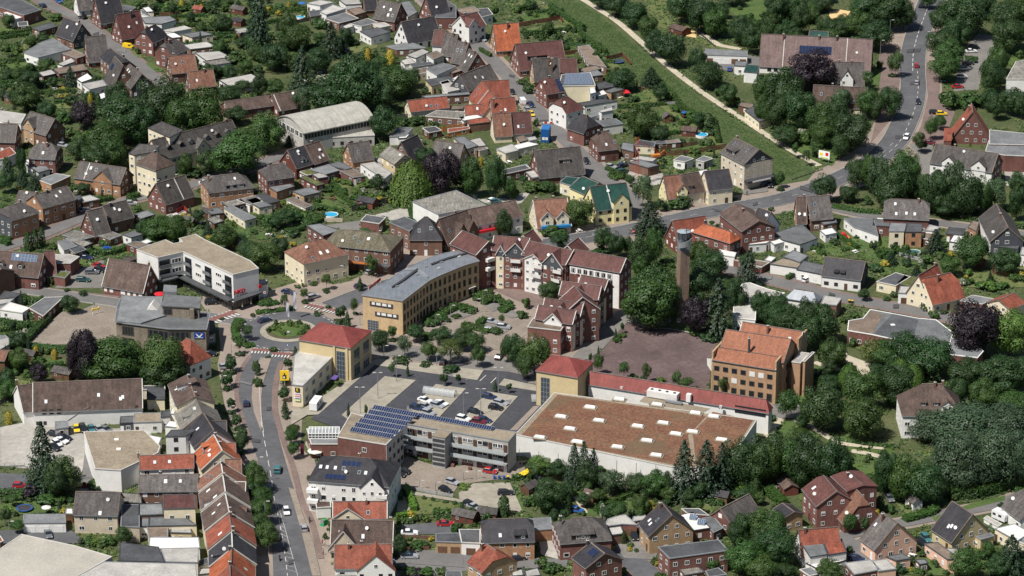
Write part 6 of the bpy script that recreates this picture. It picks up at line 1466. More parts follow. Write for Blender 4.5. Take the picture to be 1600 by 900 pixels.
A([(940,345),(1040,305),(1085,325),(1000,365)],3.2,'fl','wh');A([(1065,340),(1130,318),(1175,345),(1110,372)],3.4,'fb','wh');A([(815,290),(960,262),(1060,300),(880,312)],2.8,'fg','bb');A([(960,400),(1090,388),(1110,400),(980,420)],2.8,'fd','cr')
A([(1065,430),(1170,395),(1250,415),(1130,470)],4.2,'fg','wh');A([(905,380),(960,360),(1000,395),(930,405)],2.8,'fl','wh');A([(985,440),(1070,420),(1090,445),(1010,465)],2.8,'fb','cr');A([(1200,440),(1270,415),(1290,440),(1230,460)],3,'fb','rd' if False else 'bk')
G('long dark roofed barn house with white terrace at the lane bend',(1270,470,1460,400),(1310,505),8.5,9,'dg','bk',sky=[(.4,.6,2),(.6,.45,2)],chim=[],gwall='sl',seed=26)
A([(1060,500),(1210,475),(1250,505),(1100,540)],3.2,'fd','ye');A([(1230,490),(1260,475),(1300,515),(1270,525)],4,'fw','wh','white glazed veranda');A([(1150,515),(1200,500),(1270,560),(1200,575)],3.2,'fl','wh')
V(700,80,4.5)
G('house with red and brown roof halves and several skylights below the barn house',(235,212,340,335),(150,340),9.5,10,'rd','cr',sky=[(.1,.6),(.2,.35),(.45,.65),(.5,.35)],chim=[],split=[.5],seed=27)
G('rear house with a light red roof toward the lane',(235,208,430,200),(420,305),9.6,8,'rd','bk',chim=[],nowin=True)
G('low red roofed annex with a white conservatory below',(115,378,240,372),(180,450),6,6,'rd','wh',chim=[],sky=[(.7,.6)])
G('orange roofed house with a brick gable and one dark skylight',(295,335,470,322),(440,425),9.8,9,'rd','ob',sky=[(.55,.5)],chim=[(.1,-2)],seed=28)
A([(80,465),(200,445),(250,465),(110,490)],3,'fw','wh','white glazed conservatory');A([(135,485),(270,465),(300,498),(150,515)],3,'rd','bb',gar=1);A([(0,545),(150,530),(150,545),(0,575)],1.8,'or' if False else 'rd','or','orange board screen')
G('cream gabled double house with orange brown and dark maroon roof halves',(310,440,440,432),(400,600),9.2,9,'rb','cr',chim=[(.5,.3)],seed=29)
G('right half of the cream double house with dark maroon roof',(442,432,580,424),(560,580),9.2,9,'mr','cr',chim=[(.5,.3)],sky=[(.3,.35),(.55,.35)],seed=30)
A([(345,695),(560,640),(635,655),(400,710)],3,'fw','cr');A([(480,605),(530,590),(560,625),(505,640)],3,'fb','ye');A([(555,610),(610,600),(625,620),(575,630)],2.6,'fl','wh')
G('pink brick gable house with large maroon roof and wide dark dormer',(470,-50,800,-78),(640,40),11,11,'mr','bk',dorm=[(.4,7.5,'s',.35,1.7)],seed=31,chim=[])
G('tan gable house with dark grey roof and two chimneys below the wide dormer house',(590,52,775,42),(620,215),10.5,10,'dg','tb',chim=[(.6,-1.6),(.7,-3)],seed=32)
G('maroon roofed stub house beside the tan gable house',(785,52,905,50),(850,118),7.5,8,'mr','cr',chim=[],seed=33)
F('cream building with rows of solar panels on its sloping flat roof',[(780,245),(1035,240),(1000,150),(800,165)],7.2,'fd','cr',name='house',cat='house',wins=None)
_b=bpy.data.objects[[o.name for o in COL.objects if o.get('label','').startswith('cream building with rows of solar')][0]]
for j in range(5):roof_solar(_b,(815-8*0+3*j,236-16*j),(1022-5*j,233-16*j),7.2,10,PVL,depth=1.7,tilt=.12,zup=.15)
A([(995,262),(1030,262),(1040,290),(1000,300)],6,'fw','wh','white outside stair balcony')
G('red brick house with maroon half hipped roof and a strip of solar panels',(668,195,735,185),(720,300),10,10,'mr','bk',hip=(.2,.6),chim=[(.5,.3)],solar=(.72,.98,.05,.85,2,6),seed=34)
G('white house with maroon hipped mansard roof below the solar strip house',(800,330,845,318),(840,440),10,10,'mr','wh',hip=(.5,.8),seed=35,chim=[(.4,.5)])
G('black roofed brick house with hipped mansard roof in the lane row',(940,440,985,455),(930,575),9.6,10,'dk','bk',hip=(.6,.7),seed=36)
G('dark brown hipped brick house at the lower end of the lane row',(1070,565,1115,560),(1090,700),9.6,10,'br','bk',hip=(.6,.7),seed=37,sky=2)
A([(910,365),(1100,335),(1190,350),(960,385)],3.2,'fd','wh');_o=None
A([(980,450),(1050,425),(1100,440),(1010,465)],3,'fg','wh');A([(1060,420),(1150,395),(1160,415),(1080,430)],4.5,'fl','wh');A([(1040,490),(1180,475),(1230,510),(1090,530)],3.4,'fg','wh');A([(1020,240),(1130,205),(1240,235),(1050,270)],3.4,'fd','ob')
A([(920,125),(1040,100),(1080,125),(960,150)],3,'fb','bb');A([(950,160),(1040,130),(1090,165),(1000,178)],3,'fg','bb');A([(1030,300),(1090,275),(1115,300),(1060,315)],3,'fw','wh')
G('large brown house with long roof, wide dormer and brick gable by the green roofs',(605,700,930,668),(800,880),9.8,12,'dg','bk',dorm=[(.6,4,'s',.45,1.4,'bb')],chim=[],seed=38,nowin=False)
A([(385,835),(545,800),(580,825),(400,865)],3.2,'fd','bk');A([(550,850),(620,835),(650,880),(590,890)],3,'fl','bk')
A([(40,610),(110,600),(210,665),(130,690)],3.2,'fg','bg');A([(190,680),(250,660),(280,685),(220,700)],2.5,'fb','cr')
T(2,0)
A([(580,570),(660,540),(700,560),(620,580)],3,'fg','tb');A([(410,290),(480,280),(590,420),(480,400)],2.6,'fb','bb')
SH(970,760,3,3,5,5,'dg','wd');SH(1110,845,5,4,10,1,'br','rw');trampoline(665,395,2,'round dark green trampoline by the hedge near the embankment')
pool(1185,855,2.3,'round green garden pool beside the red shed');A([(960,880),(1040,870),(1055,888),(970,897)],2.4,'fb','wd');A([(880,885),(960,875),(970,895),(890,900)],2.2,'fd','wd')
A([(1210,305),(1470,320),(1470,350),(1210,342)],3.4,'fg','wh','long white garage row with grey roof',gar=1);A([(1390,410),(1460,415),(1475,385),(1395,382)],3.6,'fg','wh');F('white cube pavilion with a green flat roof',[(1450,448),(1530,455),(1545,412),(1465,405)],4.2,'gn','wh',kinds=['k'])
A([(1455,690),(1545,762),(1620,735),(1530,655)],3.2,'fd','cr');A([(1415,660),(1500,680),(1510,650),(1430,640)],2.8,'fb','wd');SH(1050,210,7,5,10,3,'br','rw')
T(3,0);A([(-20,520),(40,540),(60,520),(0,505)],2.5,'fd','bg')
T(0,1)
G('mansard roofed brick house with grey brown roof in the upper left row',(235,-5,330,0),(270,95),9.5,10,'gy','bk',hip=(.5,.5),sky=[(.5,.4,2)],seed=40,chim=[(.6,-1)])
A([(155,100),(260,90),(280,120),(220,150)],3,'fw','wh');A([(60,20),(100,60),(30,90),(-40,100),(-30,60)],4,'rd','wh','red sloping roofed extension')
A([(240,225),(350,185),(440,200),(320,255)],3.4,'fg','ob');A([(165,130),(270,115),(310,160),(240,180)],3,'fg','wh')
G('long orange brick double house with grey roof and front gable',(500,108,790,150),(620,235),9,9.5,'gy','ob',cross=[(.62,7,.9,'ob',.3)],gwall='bb',sky=[(.28,.7,2),(.4,.65)],split=[.22],chim=[(.08,.4),(.35,.4)],seed=41)
G('brown brick gable house with dark grey roof beside the cream school',(972,248,1155,192),(1080,368),9.8,10,'dg','bk',chim=[(.12,.4),(.75,.4)],split=[.62],seed=42)
G('slate mansard house with grey roof and ribbon of attic windows',(1340,200,1490,182),(1440,290),9.5,11,'gy','ob',hip=(.8,.8),chim=[(.1,-.6)],sky=[(.5,.4),(.65,.7,2)],seed=43,dorm=[(.6,6,'s',.12,1.2)])
A([(1385,365),(1500,340),(1540,370),(1430,395)],2.8,'et','wd');A([(1480,350),(1600,320),(1640,360),(1560,380)],2.8,'et','wh');A([(1400,400),(1460,390),(1600,460),(1530,480)],3,'fg','cr');A([(1285,410),(1370,395),(1400,430),(1320,440)],2.8,'fg','wd')
G('orange brick gable house with dark grey roof at the street corner',(210,320,420,262),(390,370),9.5,10,'dg','ob',gwall='ob',chim=[(.1,.3),(.38,-.4)],sky=[(.72,.75,2),(.55,.55,2)],seed=44)
G('grey roofed rear house behind the orange brick corner house',(120,290,230,305),(170,355),8,9,'gy','ob',seed=45,chim=[])
G('slate mansard house on the left edge with grey roof and dark cladding',(60,385,130,365),(90,475),9.6,11,'gy','ob',hip=(.7,.7),seed=46,chim=[(.7,.4)],gwall='sl')
G('red brick house with black roof strip and dormer windows by the street',(540,420,640,395),(640,570),9,9.5,'dg','bk',sky=[(.5,.6,2)],gwall='bk',chim=[],seed=47)
G('brown slate roofed house joined behind the red brick gable by the street',(640,388,790,350),(750,480),8.8,9,'dg','bb',chim=[(.3,-.5)],sky=[(.4,.7)],seed=48)
A([(390,570),(470,540),(590,580),(510,600)],2.8,'et','wd');A([(400,590),(440,575),(580,620),(520,645)],2.6,'et','wd');A([(610,570),(690,545),(760,570),(690,598)],2.6,'et','wd');A([(360,610),(420,595),(480,640),(400,665)],2.8,'fg','wh');A([(430,655),(490,630),(540,660),(470,685)],2.6,'fd','wd')
A([(765,565),(840,540),(890,565),(820,585)],2.8,'fg','wh');A([(835,440),(920,415),(970,440),(880,468)],2.6,'fg','wd');A([(480,340),(560,320),(620,345),(520,365)],2.8,'fl','wd');A([(440,330),(500,320),(510,340),(480,360)],4,'fd','bb');A([(790,625),(850,608),(940,630),(860,650)],2.6,'fb','rw');A([(880,610),(920,595),(950,610),(910,625)],2.4,'fw','wd')
SH(1190,510,4,3,8,2,'dg','wd');SH(1300,460,3.5,3,8,2,'dg','wd');SH(1490,655,4,3,8,2,'gy','rw');A([(1290,470),(1340,450),(1400,480),(1340,500)],2.4,'et','wd')
G('dark brown gabled corner house with blue solar panels and two dormers',(0,665,275,690),(220,835),10,11,'br','bk',dorm=[(.12,2.0,'g',.3,1.5),(.55,2.0,'g',.3,1.5)],solar=(.3,.88,.62,.93,8,2,PVL),sky=[(.33,.35)],chim=[],seed=49,cross=[])
_b=[o for o in COL.objects if o.get('label','').startswith('dark brown gabled corner house')][0]
A([(340,690),(430,690),(495,705),(440,745),(360,745)],4.4,'fl','bk');A([(335,825),(370,795),(440,800),(405,838)],3,'sg','bk',gar=1)
G('rear wing of the dark brown corner house with maroon roof',(275,670,340,665),(330,740),9,9,'mr','bk',chim=[],nowin=True)
G('roof corner of the dark grey house cut off by the left edge',(-80,740,10,780),(40,895),8.5,10,'dg','bb',chim=[],nowin=True)
G('plain red brick house with brown roof and white blinds beside the white block',(680,715,940,760),(860,838),10.0,8,'br','bk',He=7.5,chim=[(.95,.4)],kinds=['d'],gap=2.0,seed=50,name='house',verge=True,door=False)
A([(770,715),(830,700),(850,720),(800,735)],2.5,'br','wd')
T(1,1)
G('dark slate house with crimson gable and two white dormers',(195,40,300,10),(270,150),9.5,9.5,'dk','rw',dorm=[(.6,2,'g',.2,1.3,'wh')],sky=[(.5,.7,2)],chim=[],seed=51)
G('brown roofed half of the slate double house with white skylights',(305,10,400,-20),(400,118),9.5,9.5,'br','bk',sky=[(.5,.25,2),(.75,.3,2)],chim=[(.5,.4)],seed=52)
G('hipped grey roofed brick house left of the slate double house',(95,130,165,120),(120,222),9.2,10,'gy','bk',hip=(.8,.6),seed=53)
A([(80,270),(200,240),(240,265),(130,300)],3.2,'fg','ob');A([(0,320),(50,310),(150,355),(80,372)],3,'fd','ob');A([(-60,350),(0,335),(100,385),(20,400)],2.8,'fg','cr');A([(230,295),(330,270),(405,300),(300,325)],3,'fg','tb');A([(340,160),(450,130),(520,165),(440,188)],3.2,'fg','bk');A([(275,175),(340,150),(400,180),(320,195)],2.8,'sg','bk');A([(350,190),(410,178),(450,205),(390,215)],2.8,'fl','bk')
A([(275,210),(310,200),(430,250),(380,262)],2.8,'sg','rw');A([(440,130),(520,110),(600,150),(560,160)],3,'fg','bk');A([(530,170),(600,150),(680,200),(610,210)],2.8,'fb','bk');A([(190,345),(240,335),(350,385),(310,400)],2.6,'fb','bg')
G('tan gable house with brown roof left of the weeping willow',(570,0,705,-20),(600,115),9.5,9.5,'gy','ob',sky=[(.4,.5)],gwall='ob',chim=[(.1,.3)],seed=54)
G('yellow gable house with speckled grey roof beside the willow',(835,10,930,70),(860,125),8.6,8,'et','ye',gwall='ye',chim=[],seed=55)
A([(640,115),(720,100),(850,180),(800,220)],3.4,'fl','wh');A([(740,95),(800,80),(840,115),(790,130)],3,'fl','wh','glass roofed lean to')
G('dark gabled house behind the copper beech with white dormers',(905,-10,1010,-60),(970,30),9.5,9,'dk','bb',dorm=[(.5,2.6,'s',.3,1.3)],chim=[],seed=56)
G('yellowish house with grey brown gable roof behind the copper beech',(1120,-25,1300,0),(1180,55),9.3,9,'gy','tb',chim=[(.3,.3)],seed=57)
A([(1320,-20),(1400,-40),(1440,10),(1360,20)],3,'fl','cr');A([(1505,30),(1600,0),(1640,40),(1560,60)],3.2,'fl','cr');A([(1340,15),(1420,0),(1440,25),(1380,40)],2.6,'fb','bb')
A([(318,510),(420,575),(520,540),(400,498)],6,'fg','bk');A([(655,480),(770,498),(810,460),(690,442)],3.6,'fd','bk',gar=1);SH(700,390,6,4,10,2,'dk','rw')
pool(470,456,2.4,'bright blue round garden pool beside a pale wall');fence([(600,425),(740,395),(880,360),(980,335)],2.2,DARK,'long dark fence');fence([(430,490),(540,490)],1.5,WALL['bg'],'pale wall panel fence')
F('warehouse with grey ribbed flat roof and a white end wall',[(980,360),(1140,440),(1440,385),(1250,290)],7.2,'et','wh',name='warehouse',cat='warehouse',wins=None)
G('cream two storey house with a big brown hipped roof by the roundabout street',(330,610,420,590),(330,745),12.0,13,'rb','cr',hip=(1,1),sky=[(.25,.2),(.45,.35,1),(.6,.35,1)],chim=[(.5,.3)],seed=60,name='house',gap=3)
G('shop house with a broad olive grey hipped roof and brown cladding',(570,535,770,556),(780,668),11,14,'ol','bb',hip=(1,1),sky=[(.5,.35),(.62,.6),(.42,.6)],chim=[(.75,.2)],seed=61,name='shop_house',kinds=['a'])
G('brick corner shop with a black tent roof and white shopfront',(1050,455,1075,455),(1080,600),11.5,11,'dk','bb',hip=(1,1),sky=[(.3,.4),(.65,.5)],chim=[],seed=62,name='corner_shop')
F('dark flat roofed rear of the brick corner shop',[(835,490),(960,545),(1010,490),(930,455)],6.8,'fd','bb',kinds=['a'])
G('shop row with dark twin gables and brown roof next to the corner shop',(1140,470,1320,410),(1215,545),10.5,10,'br','bb',cross=[(.5,5,.75,'bb',.4),(.85,5,.75,'bb',.4)],chim=[(.6,.3)],sky=[(.2,.5)],seed=63,name='shop_house')
G('long brown roofed shop with a red fascia and white upper floor',(1320,410,1620,350),(1480,490),9.5,11,'br','wh',chim=[],seed=64,name='shop_house')
_b=[o for o in COL.objects if o.get('label','').startswith('long brown roofed shop with a red')][0];X0,X1,Y0,Y1=dims(_b);MB().box(X0+1,X0+9,Y0-.9,Y0-.02,3.0,3.8).build('fascia_sign',[SR],_b)
_b=[o for o in COL.objects if o.get('label','').startswith('shop house with a broad olive')][0];X0,X1,Y0,Y1=dims(_b);MB().box(X0+4,X1,Y0-1.6,Y0-.02,3.0,3.2).box(X0+4,X1,Y0-1.65,Y0-1.55,3.2,4.1).build('balcony',[ROOF['fg']],_b);MB().box(X0+6,X1-4,Y0-1.75,Y0-1.66,3.3,4.0).build('balcony_panel',[M('orange_panel',(.5,.17,.05),.8,.08)],_b)
T(2,1)
G('cream shop house with a red brown roof, three small gables and a blue awning',(130,350,345,335),(240,425),10,11,'rb','cr',cross=[(.3,4,.75,'cr',.3),(.75,4,.75,'cr',.3)],chim=[(.1,.4),(.6,.4)],seed=65,name='shop_house',verge=True)
_b=[o for o in COL.objects if o.get('label','').startswith('cream shop house with a red brown')][0];X0,X1,Y0,Y1=dims(_b);MB().box(X0+1.2,X1-.3,Y0-1.4,Y0-.35,2.7,3.5).build('awning',[M('awning_blue',(.02,.17,.38),.7,.05)],_b)
G('pale yellow house with a dark green roof and a tall front gable',(485,268,715,240),(560,415),11.5,12,'gn','py',cross=[(.68,5.4,.85,'py',.6)],chim=[],split=[.45],kinds=['k'],seed=66,verge=False)
G('rear wing of the yellow house with a green roof and cream walls',(440,200,540,245),(400,290),10,11,'gn','py',chim=[],seed=67,kinds=['a'])
F('low green felt roofed annex behind the yellow house',[(300,240),(370,260),(420,210),(340,205)],4,'gn','cr')
G('cream gable house with a rust brown roof and small front gable on the main road',(945,200,1050,190),(1000,345),9.5,10,'rb','py',cross=[(.9,3.4,.75,'py',.4)],chim=[],gwall='py',seed=68,name='shop_house')
G('brown roofed shop half joined to the cream gable house on the main road',(1052,192,1165,172),(1150,310),9.5,10,'br','cr',chim=[],dorm=[(.3,1.8,'s',.25,1.2)],seed=69,name='shop_house')
G('cream house with a steep dark slate roof beside the big guest house',(1200,170,1355,155),(1240,290),10.5,10,'dk','cr',chim=[],seed=70,gwall='cr')
A([(1165,170),(1215,160),(1240,185),(1180,200)],3,'fw','wh')
G('large three storey beige guest house with slate gable and long dormer',(1395,-40,1545,35),(1400,105),13.5,12,'gy','bg',gwall='sl',dorm=[(.3,5,'s',.2,1.3)],chim=[(.05,.3)],sky=[(.7,.7),(.15,.7)],seed=71,name='guest_house',cat='guest house',fl=3)
_b=[o for o in COL.objects if o.get('label','').startswith('large three storey beige')][0];X0,X1,Y0,Y1=dims(_b)
MB().box(0,2.2,Y0,Y1,2.9,3.6).build('entrance_canopy',[DARK],_b,(X1+.02,0,0));MB().box(2.21,2.3,Y0+2,Y1-2,3.0,3.5).build('sign_panel',[SW],_b,(X1+.02,0,0))
for z in(4.9,7.6):MB().box(0,.04,Y0+.1,Y1-.1,z+2.0,z+2.05).build('string_course',[WALL['gw']],_b,(X1+.01,0,0))
MB().box(0,.05,Y0,Y1,-.2,9).build('end_wall_render',[WALL['bg']],_b,(X1+.0,0,0))
G('brown mansard brick house left of the small brick garages',(560,-30,600,-38),(600,70),9.6,10,'br','bk',hip=(.7,.8),seed=72)if False else None
A([(730,115),(850,150),(920,132),(800,98)],3.2,'fg','bb',gar=1);A([(740,95),(880,110),(905,90),(800,75)],3,'fl','wh');A([(1010,100),(1080,112),(1135,92),(1060,72)],3.0,'fg','wh');A([(1150,100),(1200,112),(1255,92),(1200,75)],3.0,'fg','gw');A([(680,30),(760,50),(760,0),(690,-10)],3.6,'fg','bb');A([(760,10),(890,15),(895,-10),(800,-25)],3,'fd','cr')
A([(90,180),(130,170),(180,205),(130,215)],2.8,'fl','bk');A([(0,150),(90,125),(110,150),(20,175)],3,'fd','bk')
G('steep crimson brick house with a cross gable beside the tower',(975,478,1200,445),(1100,545),9.5,10,'mr','bk',cross=[],chim=[(.95,-.5)],sky=0,seed=73)if False else G('steep crimson roofed brick house with white shopfront beside the tower',(1000,480,1210,448),(1080,560),10,10,'rd','bk',chim=[],gwall='rw',seed=73)
PYR('angular brick shop with a bright orange red hipped roof',[(1105,540),(1345,612),(1455,598)],9.0,6.4,'or','bk',name='shop_house',chim=[(.15,1)],kinds=['a'],seed=74)
G('brown roofed brick house with a white pergola terrace',(1400,370,1545,480),(1400,520),10.5,12,'br','bk',chim=[(.4,-.8)],seed=75)
A([(1480,630),(1590,620),(1640,590),(1520,595)],3.0,'fw','wh','white slatted pergola roof');A([(1290,690),(1390,705),(1400,680),(1300,660)],3.4,'fw','wh');A([(1300,700),(1560,770),(1610,740),(1420,710)],2.4,'fb','bk')
V(0,100,3.033)
G('long brick building with a brown roof left of the barrel roofed hall',(1062,178,1275,148),(1225,207),6.0,9,'br','bk',chim=[],seed=130)
G('brown roofed brick wing with white garage doors touching the barrel roofed hall',(1285,146,1420,122),(1370,215),7.0,11,'br','bk',chim=[],split=[.08],kinds=['d'],seed=131)
T(1,0)
G('low house with a long red roof and cream wall in the yard',(945,628,1190,600),(1100,685),6.5,7.5,'rd','cr',chim=[],sky=[(.55,.3),(.68,.3)],seed=132)
A([(1035,600),(1330,575),(1340,590),(1060,612)],3.2,'fg','bb');A([(1060,725),(1300,745),(1310,700),(1130,690)],3,'et','bb');A([(835,855),(930,850),(980,800),(890,795)],3.2,'fg','wh',gar=1);A([(890,865),(940,862),(960,840),(900,838)],3,'fw','wh')
A([(1150,690),(1290,680),(1300,660),(1180,665)],2.6,'fb','bb');A([(1040,800),(1120,790),(1160,815),(1080,830)],2.6,'fd','wd')
fence([(1100,840),(1330,800)],2.0,WALL['or'],'orange board fence');fence([(870,745),(1000,730)],1.6,DARK,'dark garden fence')
T(3,1)
G('dark slate gabled back half of the brown roofed brick house',(-60,395,20,425),(20,480),10,9,'dk','wh',chim=[],seed=76)
G('dark brown gable house with orange brick base near the billboard road',(175,330,240,330),(200,500),10.2,11,'br','ob',chim=[(.8,.3)],sky=[(.8,.35,2)],seed=77)
G('weathered half of the dark brown gable house',(240,330,378,318),(360,470),10.2,11,'gy','bb',chim=[],sky=[(.3,.65),(.2,.3)],seed=78)
A([(30,560),(90,600),(200,630),(310,590),(210,500)],3.4,'fg','wh');A([(-10,590),(40,630),(150,600),(150,570)],2.8,'fw','wh','white slatted pergola');A([(325,540),(400,525),(430,555),(360,570)],2.6,'fw','wh','black and white striped pergola');A([(330,485),(420,470),(430,490),(350,505)],3,'fg','bb')
A([(475,465),(540,520),(690,575),(660,470),(560,460)],3.4,'fg','wh');A([(655,510),(760,515),(760,475),(660,470)],3.4,'fg','bk')
G('wide grey brown half hipped double house with white skylights',(765,342,975,352),(860,470),9.6,12,'gy','bk',hip=(.4,.4),sky=[(.28,.25,2),(.5,.3),(.68,.28,2),(.25,.75,2)],chim=[(.75,-.8)],seed=79)
A([(758,545),(850,545),(860,500),(770,495)],5.8,'fg','cr',kinds=['K']);A([(860,550),(960,550),(965,500),(870,495)],5.4,'fd','ob',kinds=['k']);A([(985,540),(1040,545),(1075,520),(1010,505)],3.6,'fl','wh')
A([(1115,560),(1220,570),(1235,530),(1130,522)],3,'fd','wd');A([(1135,610),(1200,620),(1225,575),(1160,570)],2.8,'fw','wh','striped white terrace awning');A([(965,590),(1030,600),(1040,560),(980,555)],2.8,'fb','wd')
G('grey slate A frame house with white gable at the right',(1425,372,1500,520),(1320,475),9.5,11,'dg','wh',gwall='sl',chim=[(.5,-.5)],seed=80)
A([(1330,600),(1440,615),(1480,565),(1380,555)],3,'fg','wh');A([(1440,640),(1560,655),(1590,590),(1500,585)],3,'fd','sl');A([(1250,520),(1300,545),(1320,490),(1280,480)],3.4,'fb','ob')
A([(15,750),(180,775),(240,745),(90,715)],3.2,'gv','wh','row of three grey door garages',gar=1,garm=_gdg);A([(180,785),(335,815),(360,760),(220,730)],3.4,'fg','wh');A([(95,705),(200,740),(250,700),(160,665)],3.6,'fg','gw');A([(-20,725),(20,735),(50,710),(5,700)],2.8,'fw','bk')
G('white bungalow with a black tiled roof and two small dormers by the street',(360,705,610,735),(480,840),8.2,11,'dk','wh',dorm=[(.36,1.4,'s',.15,.8),(.52,1.4,'s',.15,.8)],chim=[],gwall='sl',kinds=['k'],seed=81)
A([(680,860),(800,885),(890,830),(800,805)],3.2,'fd','cr');A([(805,870),(900,900),(960,840),(860,815)],3.2,'sg','bk',gar=1)
V(1120,400,3.033)
G('pale gable house with a bright red half hipped roof above the side street',(985,105,1110,78),(1135,208),9.8,11.5,'rd','cr',chim=[(.4,-1.2)],seed=82,kinds=['a'],hip=(.15,.35))
G('red roofed rear wing of the pale house with a cream gable',(955,92,1045,38),(985,120),10.5,8,'rd','cr',chim=[(.9,.2)],seed=83,kinds=['a'])
T(3,1)
SH(1320,770,3,2,8,2,'rd','rw');SH(1470,810,6,4,10,2,'mr','wd')
A([(1575,690),(1640,700),(1640,650),(1590,645)],4,'fl','wh')
T(0,2)
A([(-20,70),(30,20),(130,35),(95,60)],3,'fd','bb');A([(0,135),(60,90),(185,125),(140,155)],3,'fw','wh');A([(-40,110),(30,45),(100,55),(60,90)],2.8,'fl','wh');A([(180,125),(280,60),(400,55),(350,100),(270,175)],3,'fg','wd')
for i in range(2):pass
G('old house with steep orange tiled hipped roof beside the stone bank',(1150,285,1185,315),(1160,490),10.5,9.5,'rd','wh',hip=(.4,.6),chim=[],seed=83)if False else PYR('old house with steep orange tiled tent roof beside the stone bank',[(1090,440),(1235,495),(1275,420)],12.0,6.4,'rd','wh',name='house',chim=[],seed=83,kinds=['K'])
A([(1290,235),(1340,215),(1345,280),(1295,300)],3,'fd','cc')
SH(400,560,6,4,10,2,'dg','wd');SH(190,450,4,3,10,2,'dg','wd');A([(-40,330),(50,310),(60,350),(0,385)],3,'fl','wh');A([(0,300),(30,295),(60,320),(10,335)],2.6,'fg','wd')
G('brown roofed barn at the far left edge',(-60,395,50,400),(20,455),6,8,'rb','wd',chim=[],nowin=True)
A([(890,635),(1030,632),(1030,612),(895,612)],3.0,'fd','cr');A([(750,845),(850,840),(840,800),(755,805)],3,'fg','sl');A([(835,840),(1010,835),(1000,780),(840,785)],3.4,'gv','wh');A([(345,880),(425,870),(425,832),(345,835)],2.8,'fg','gw')
V(230,560,5)
G('brown roofed main street house nearest the stone bank with white dormers',(310,130,375,300),(165,215),11.5,11,'br','cr',chim=[(.1,.3),(.5,-.3),(.9,.4)],dorm=[(.35,3,'s',.35,1.3,'wh')],sky=3,seed=84)
G('main street house with a speckled grey slate roof half',(370,295,430,430),None,11.0,12,'et','cr',He=6.5,chim=[],seed=85,dorm=[(.6,2.5,'s',.25,1.2,'wh')])
G('dark anthracite roofed main street house with cross wing',(440,430,520,560),None,11.0,11.5,'dk','wh',He=6.5,chim=[],sky=[(.4,.5,2)],cross=[],seed=86)
G('dark anthracite front wing on the main street side',(475,490,620,485),(600,595),9.5,9,'dk','wh',chim=[],nowin=True)
F('white cubic house with black roof edge behind the anthracite street house',[(145,610),(300,605),(390,555),(190,560)],8.2,'fd','wh',name='house',cat='house',kinds=['K'])
A([(0,320),(135,320),(135,240),(0,240)],3.4,'fd','cr');A([(110,460),(180,455),(175,410),(115,415)],4,'fd','wh');A([(140,530),(240,540),(260,500),(170,490)],3.0,'fw','wh');A([(180,430),(230,440),(250,380),(200,370)],4.2,'fw','wh');A([(0,645),(90,670),(110,620),(20,600)],3,'fw','wh')
G('bright orange tiled main street house',(520,595,585,720),None,11.0,12,'or','cr',He=6.0,chim=[(.05,.3),(.6,.4)],sky=[(.4,.4),(.5,.6)],seed=87,verge=2,dorm=[(.2,2.5,'s',.4,1.2,'sl')])
G('low orange tiled street front wing beside the bright orange roof',(570,665,690,660),(650,775),8.5,9,'rd','cr',chim=[],nowin=True)
G('white rear wing with an orange roof and two roof windows',(-60,760,365,745),(130,865),7.5,9,'rd','wh',chim=[(-.02,.2)],sky=[(.28,.5,2),(.55,.5,2)],seed=88)
V(230,720,5)
G('red brown tiled main street house with tall white chimney',(575,5,590,95),None,11.5,13,'rb','cr',He=6.5,chim=[(.05,.3),(.2,.2)],sky=[(.3,.4),(.6,.55)],seed=89,verge=2)
G('brown front wing of the red brown tiled street house',(610,-10,735,-15),(700,85),9,9,'rb','bk',chim=[],nowin=True)
G('grey roofed long rear hall behind the main street row',(-60,110,400,105),(200,240),8.0,10,'gy','bb',chim=[(.35,.5)],sky=[(.45,.6),(.7,.6)],seed=90)
G('brown weathered main street house with moss spots',(590,110,610,240),None,11.5,13,'br','cr',He=6.5,chim=[(.05,.3)],sky=2,seed=91,verge=2,dorm=[(.85,2.6,'s',.15,1.4,'wh')])
G('brown front wing with pale verge on the main street',(620,165,770,165),(740,265),9,8,'br','cr',chim=[],nowin=True,verge=2)
G('brown tiled main street house with white flues',(610,255,640,400),None,11.3,13,'br','cr',He=6.3,chim=[(.9,.3)],sky=[(.3,.7,2),(.5,.45,2)],seed=92,verge=2)
G('grey brown front wing beside the white flue house',(660,355,775,355),(750,430),8.6,8,'rb','bk',chim=[],nowin=True)
G('patched red and grey tiled main street house',(640,415,660,540),None,11.0,12.5,'rd','cr',He=6,chim=[(.05,.4),(.95,.4)],sky=[(.7,.55,1)],seed=93)
G('black slate main street house with white verge boards',(660,555,665,680),None,11.0,12,'dk','cr',He=6,chim=[(.1,.3)],sky=[(.5,.2,2)],seed=94,verge=2,dorm=[(.7,3,'s',.2,1.3,'sl')])
G('bright orange red main street house at the lower end of the row',(660,680,655,810),None,11.0,11.5,'or','cr',He=5.5,chim=[(.02,.3),(.95,.4)],sky=[(.4,.4)],seed=95)
G('last rust tiled house of the main street row at the bottom edge',(645,815,650,990),None,10.8,11,'rd','cr',He=5.5,chim=[(.1,.3)],seed=96)
F('cream rear house with maroon flat hipped roof',[(130,375),(375,370),(365,265),(125,265)],6.8,'mr','cr',name='house',cat='house',kinds=['a'])
A([(0,430),(120,425),(110,330),(0,335)],4,'fg','bb');A([(15,510),(385,505),(300,440),(20,440)],4,'fg','cr');A([(15,600),(160,595),(160,510),(0,515)],3.4,'fb','cr');A([(180,560),(345,565),(340,515),(190,515)],3.0,'fl','ye');A([(10,690),(410,680),(400,600),(20,600)],4.2,'fw','wh','white tiled roof terrace with four skylights')
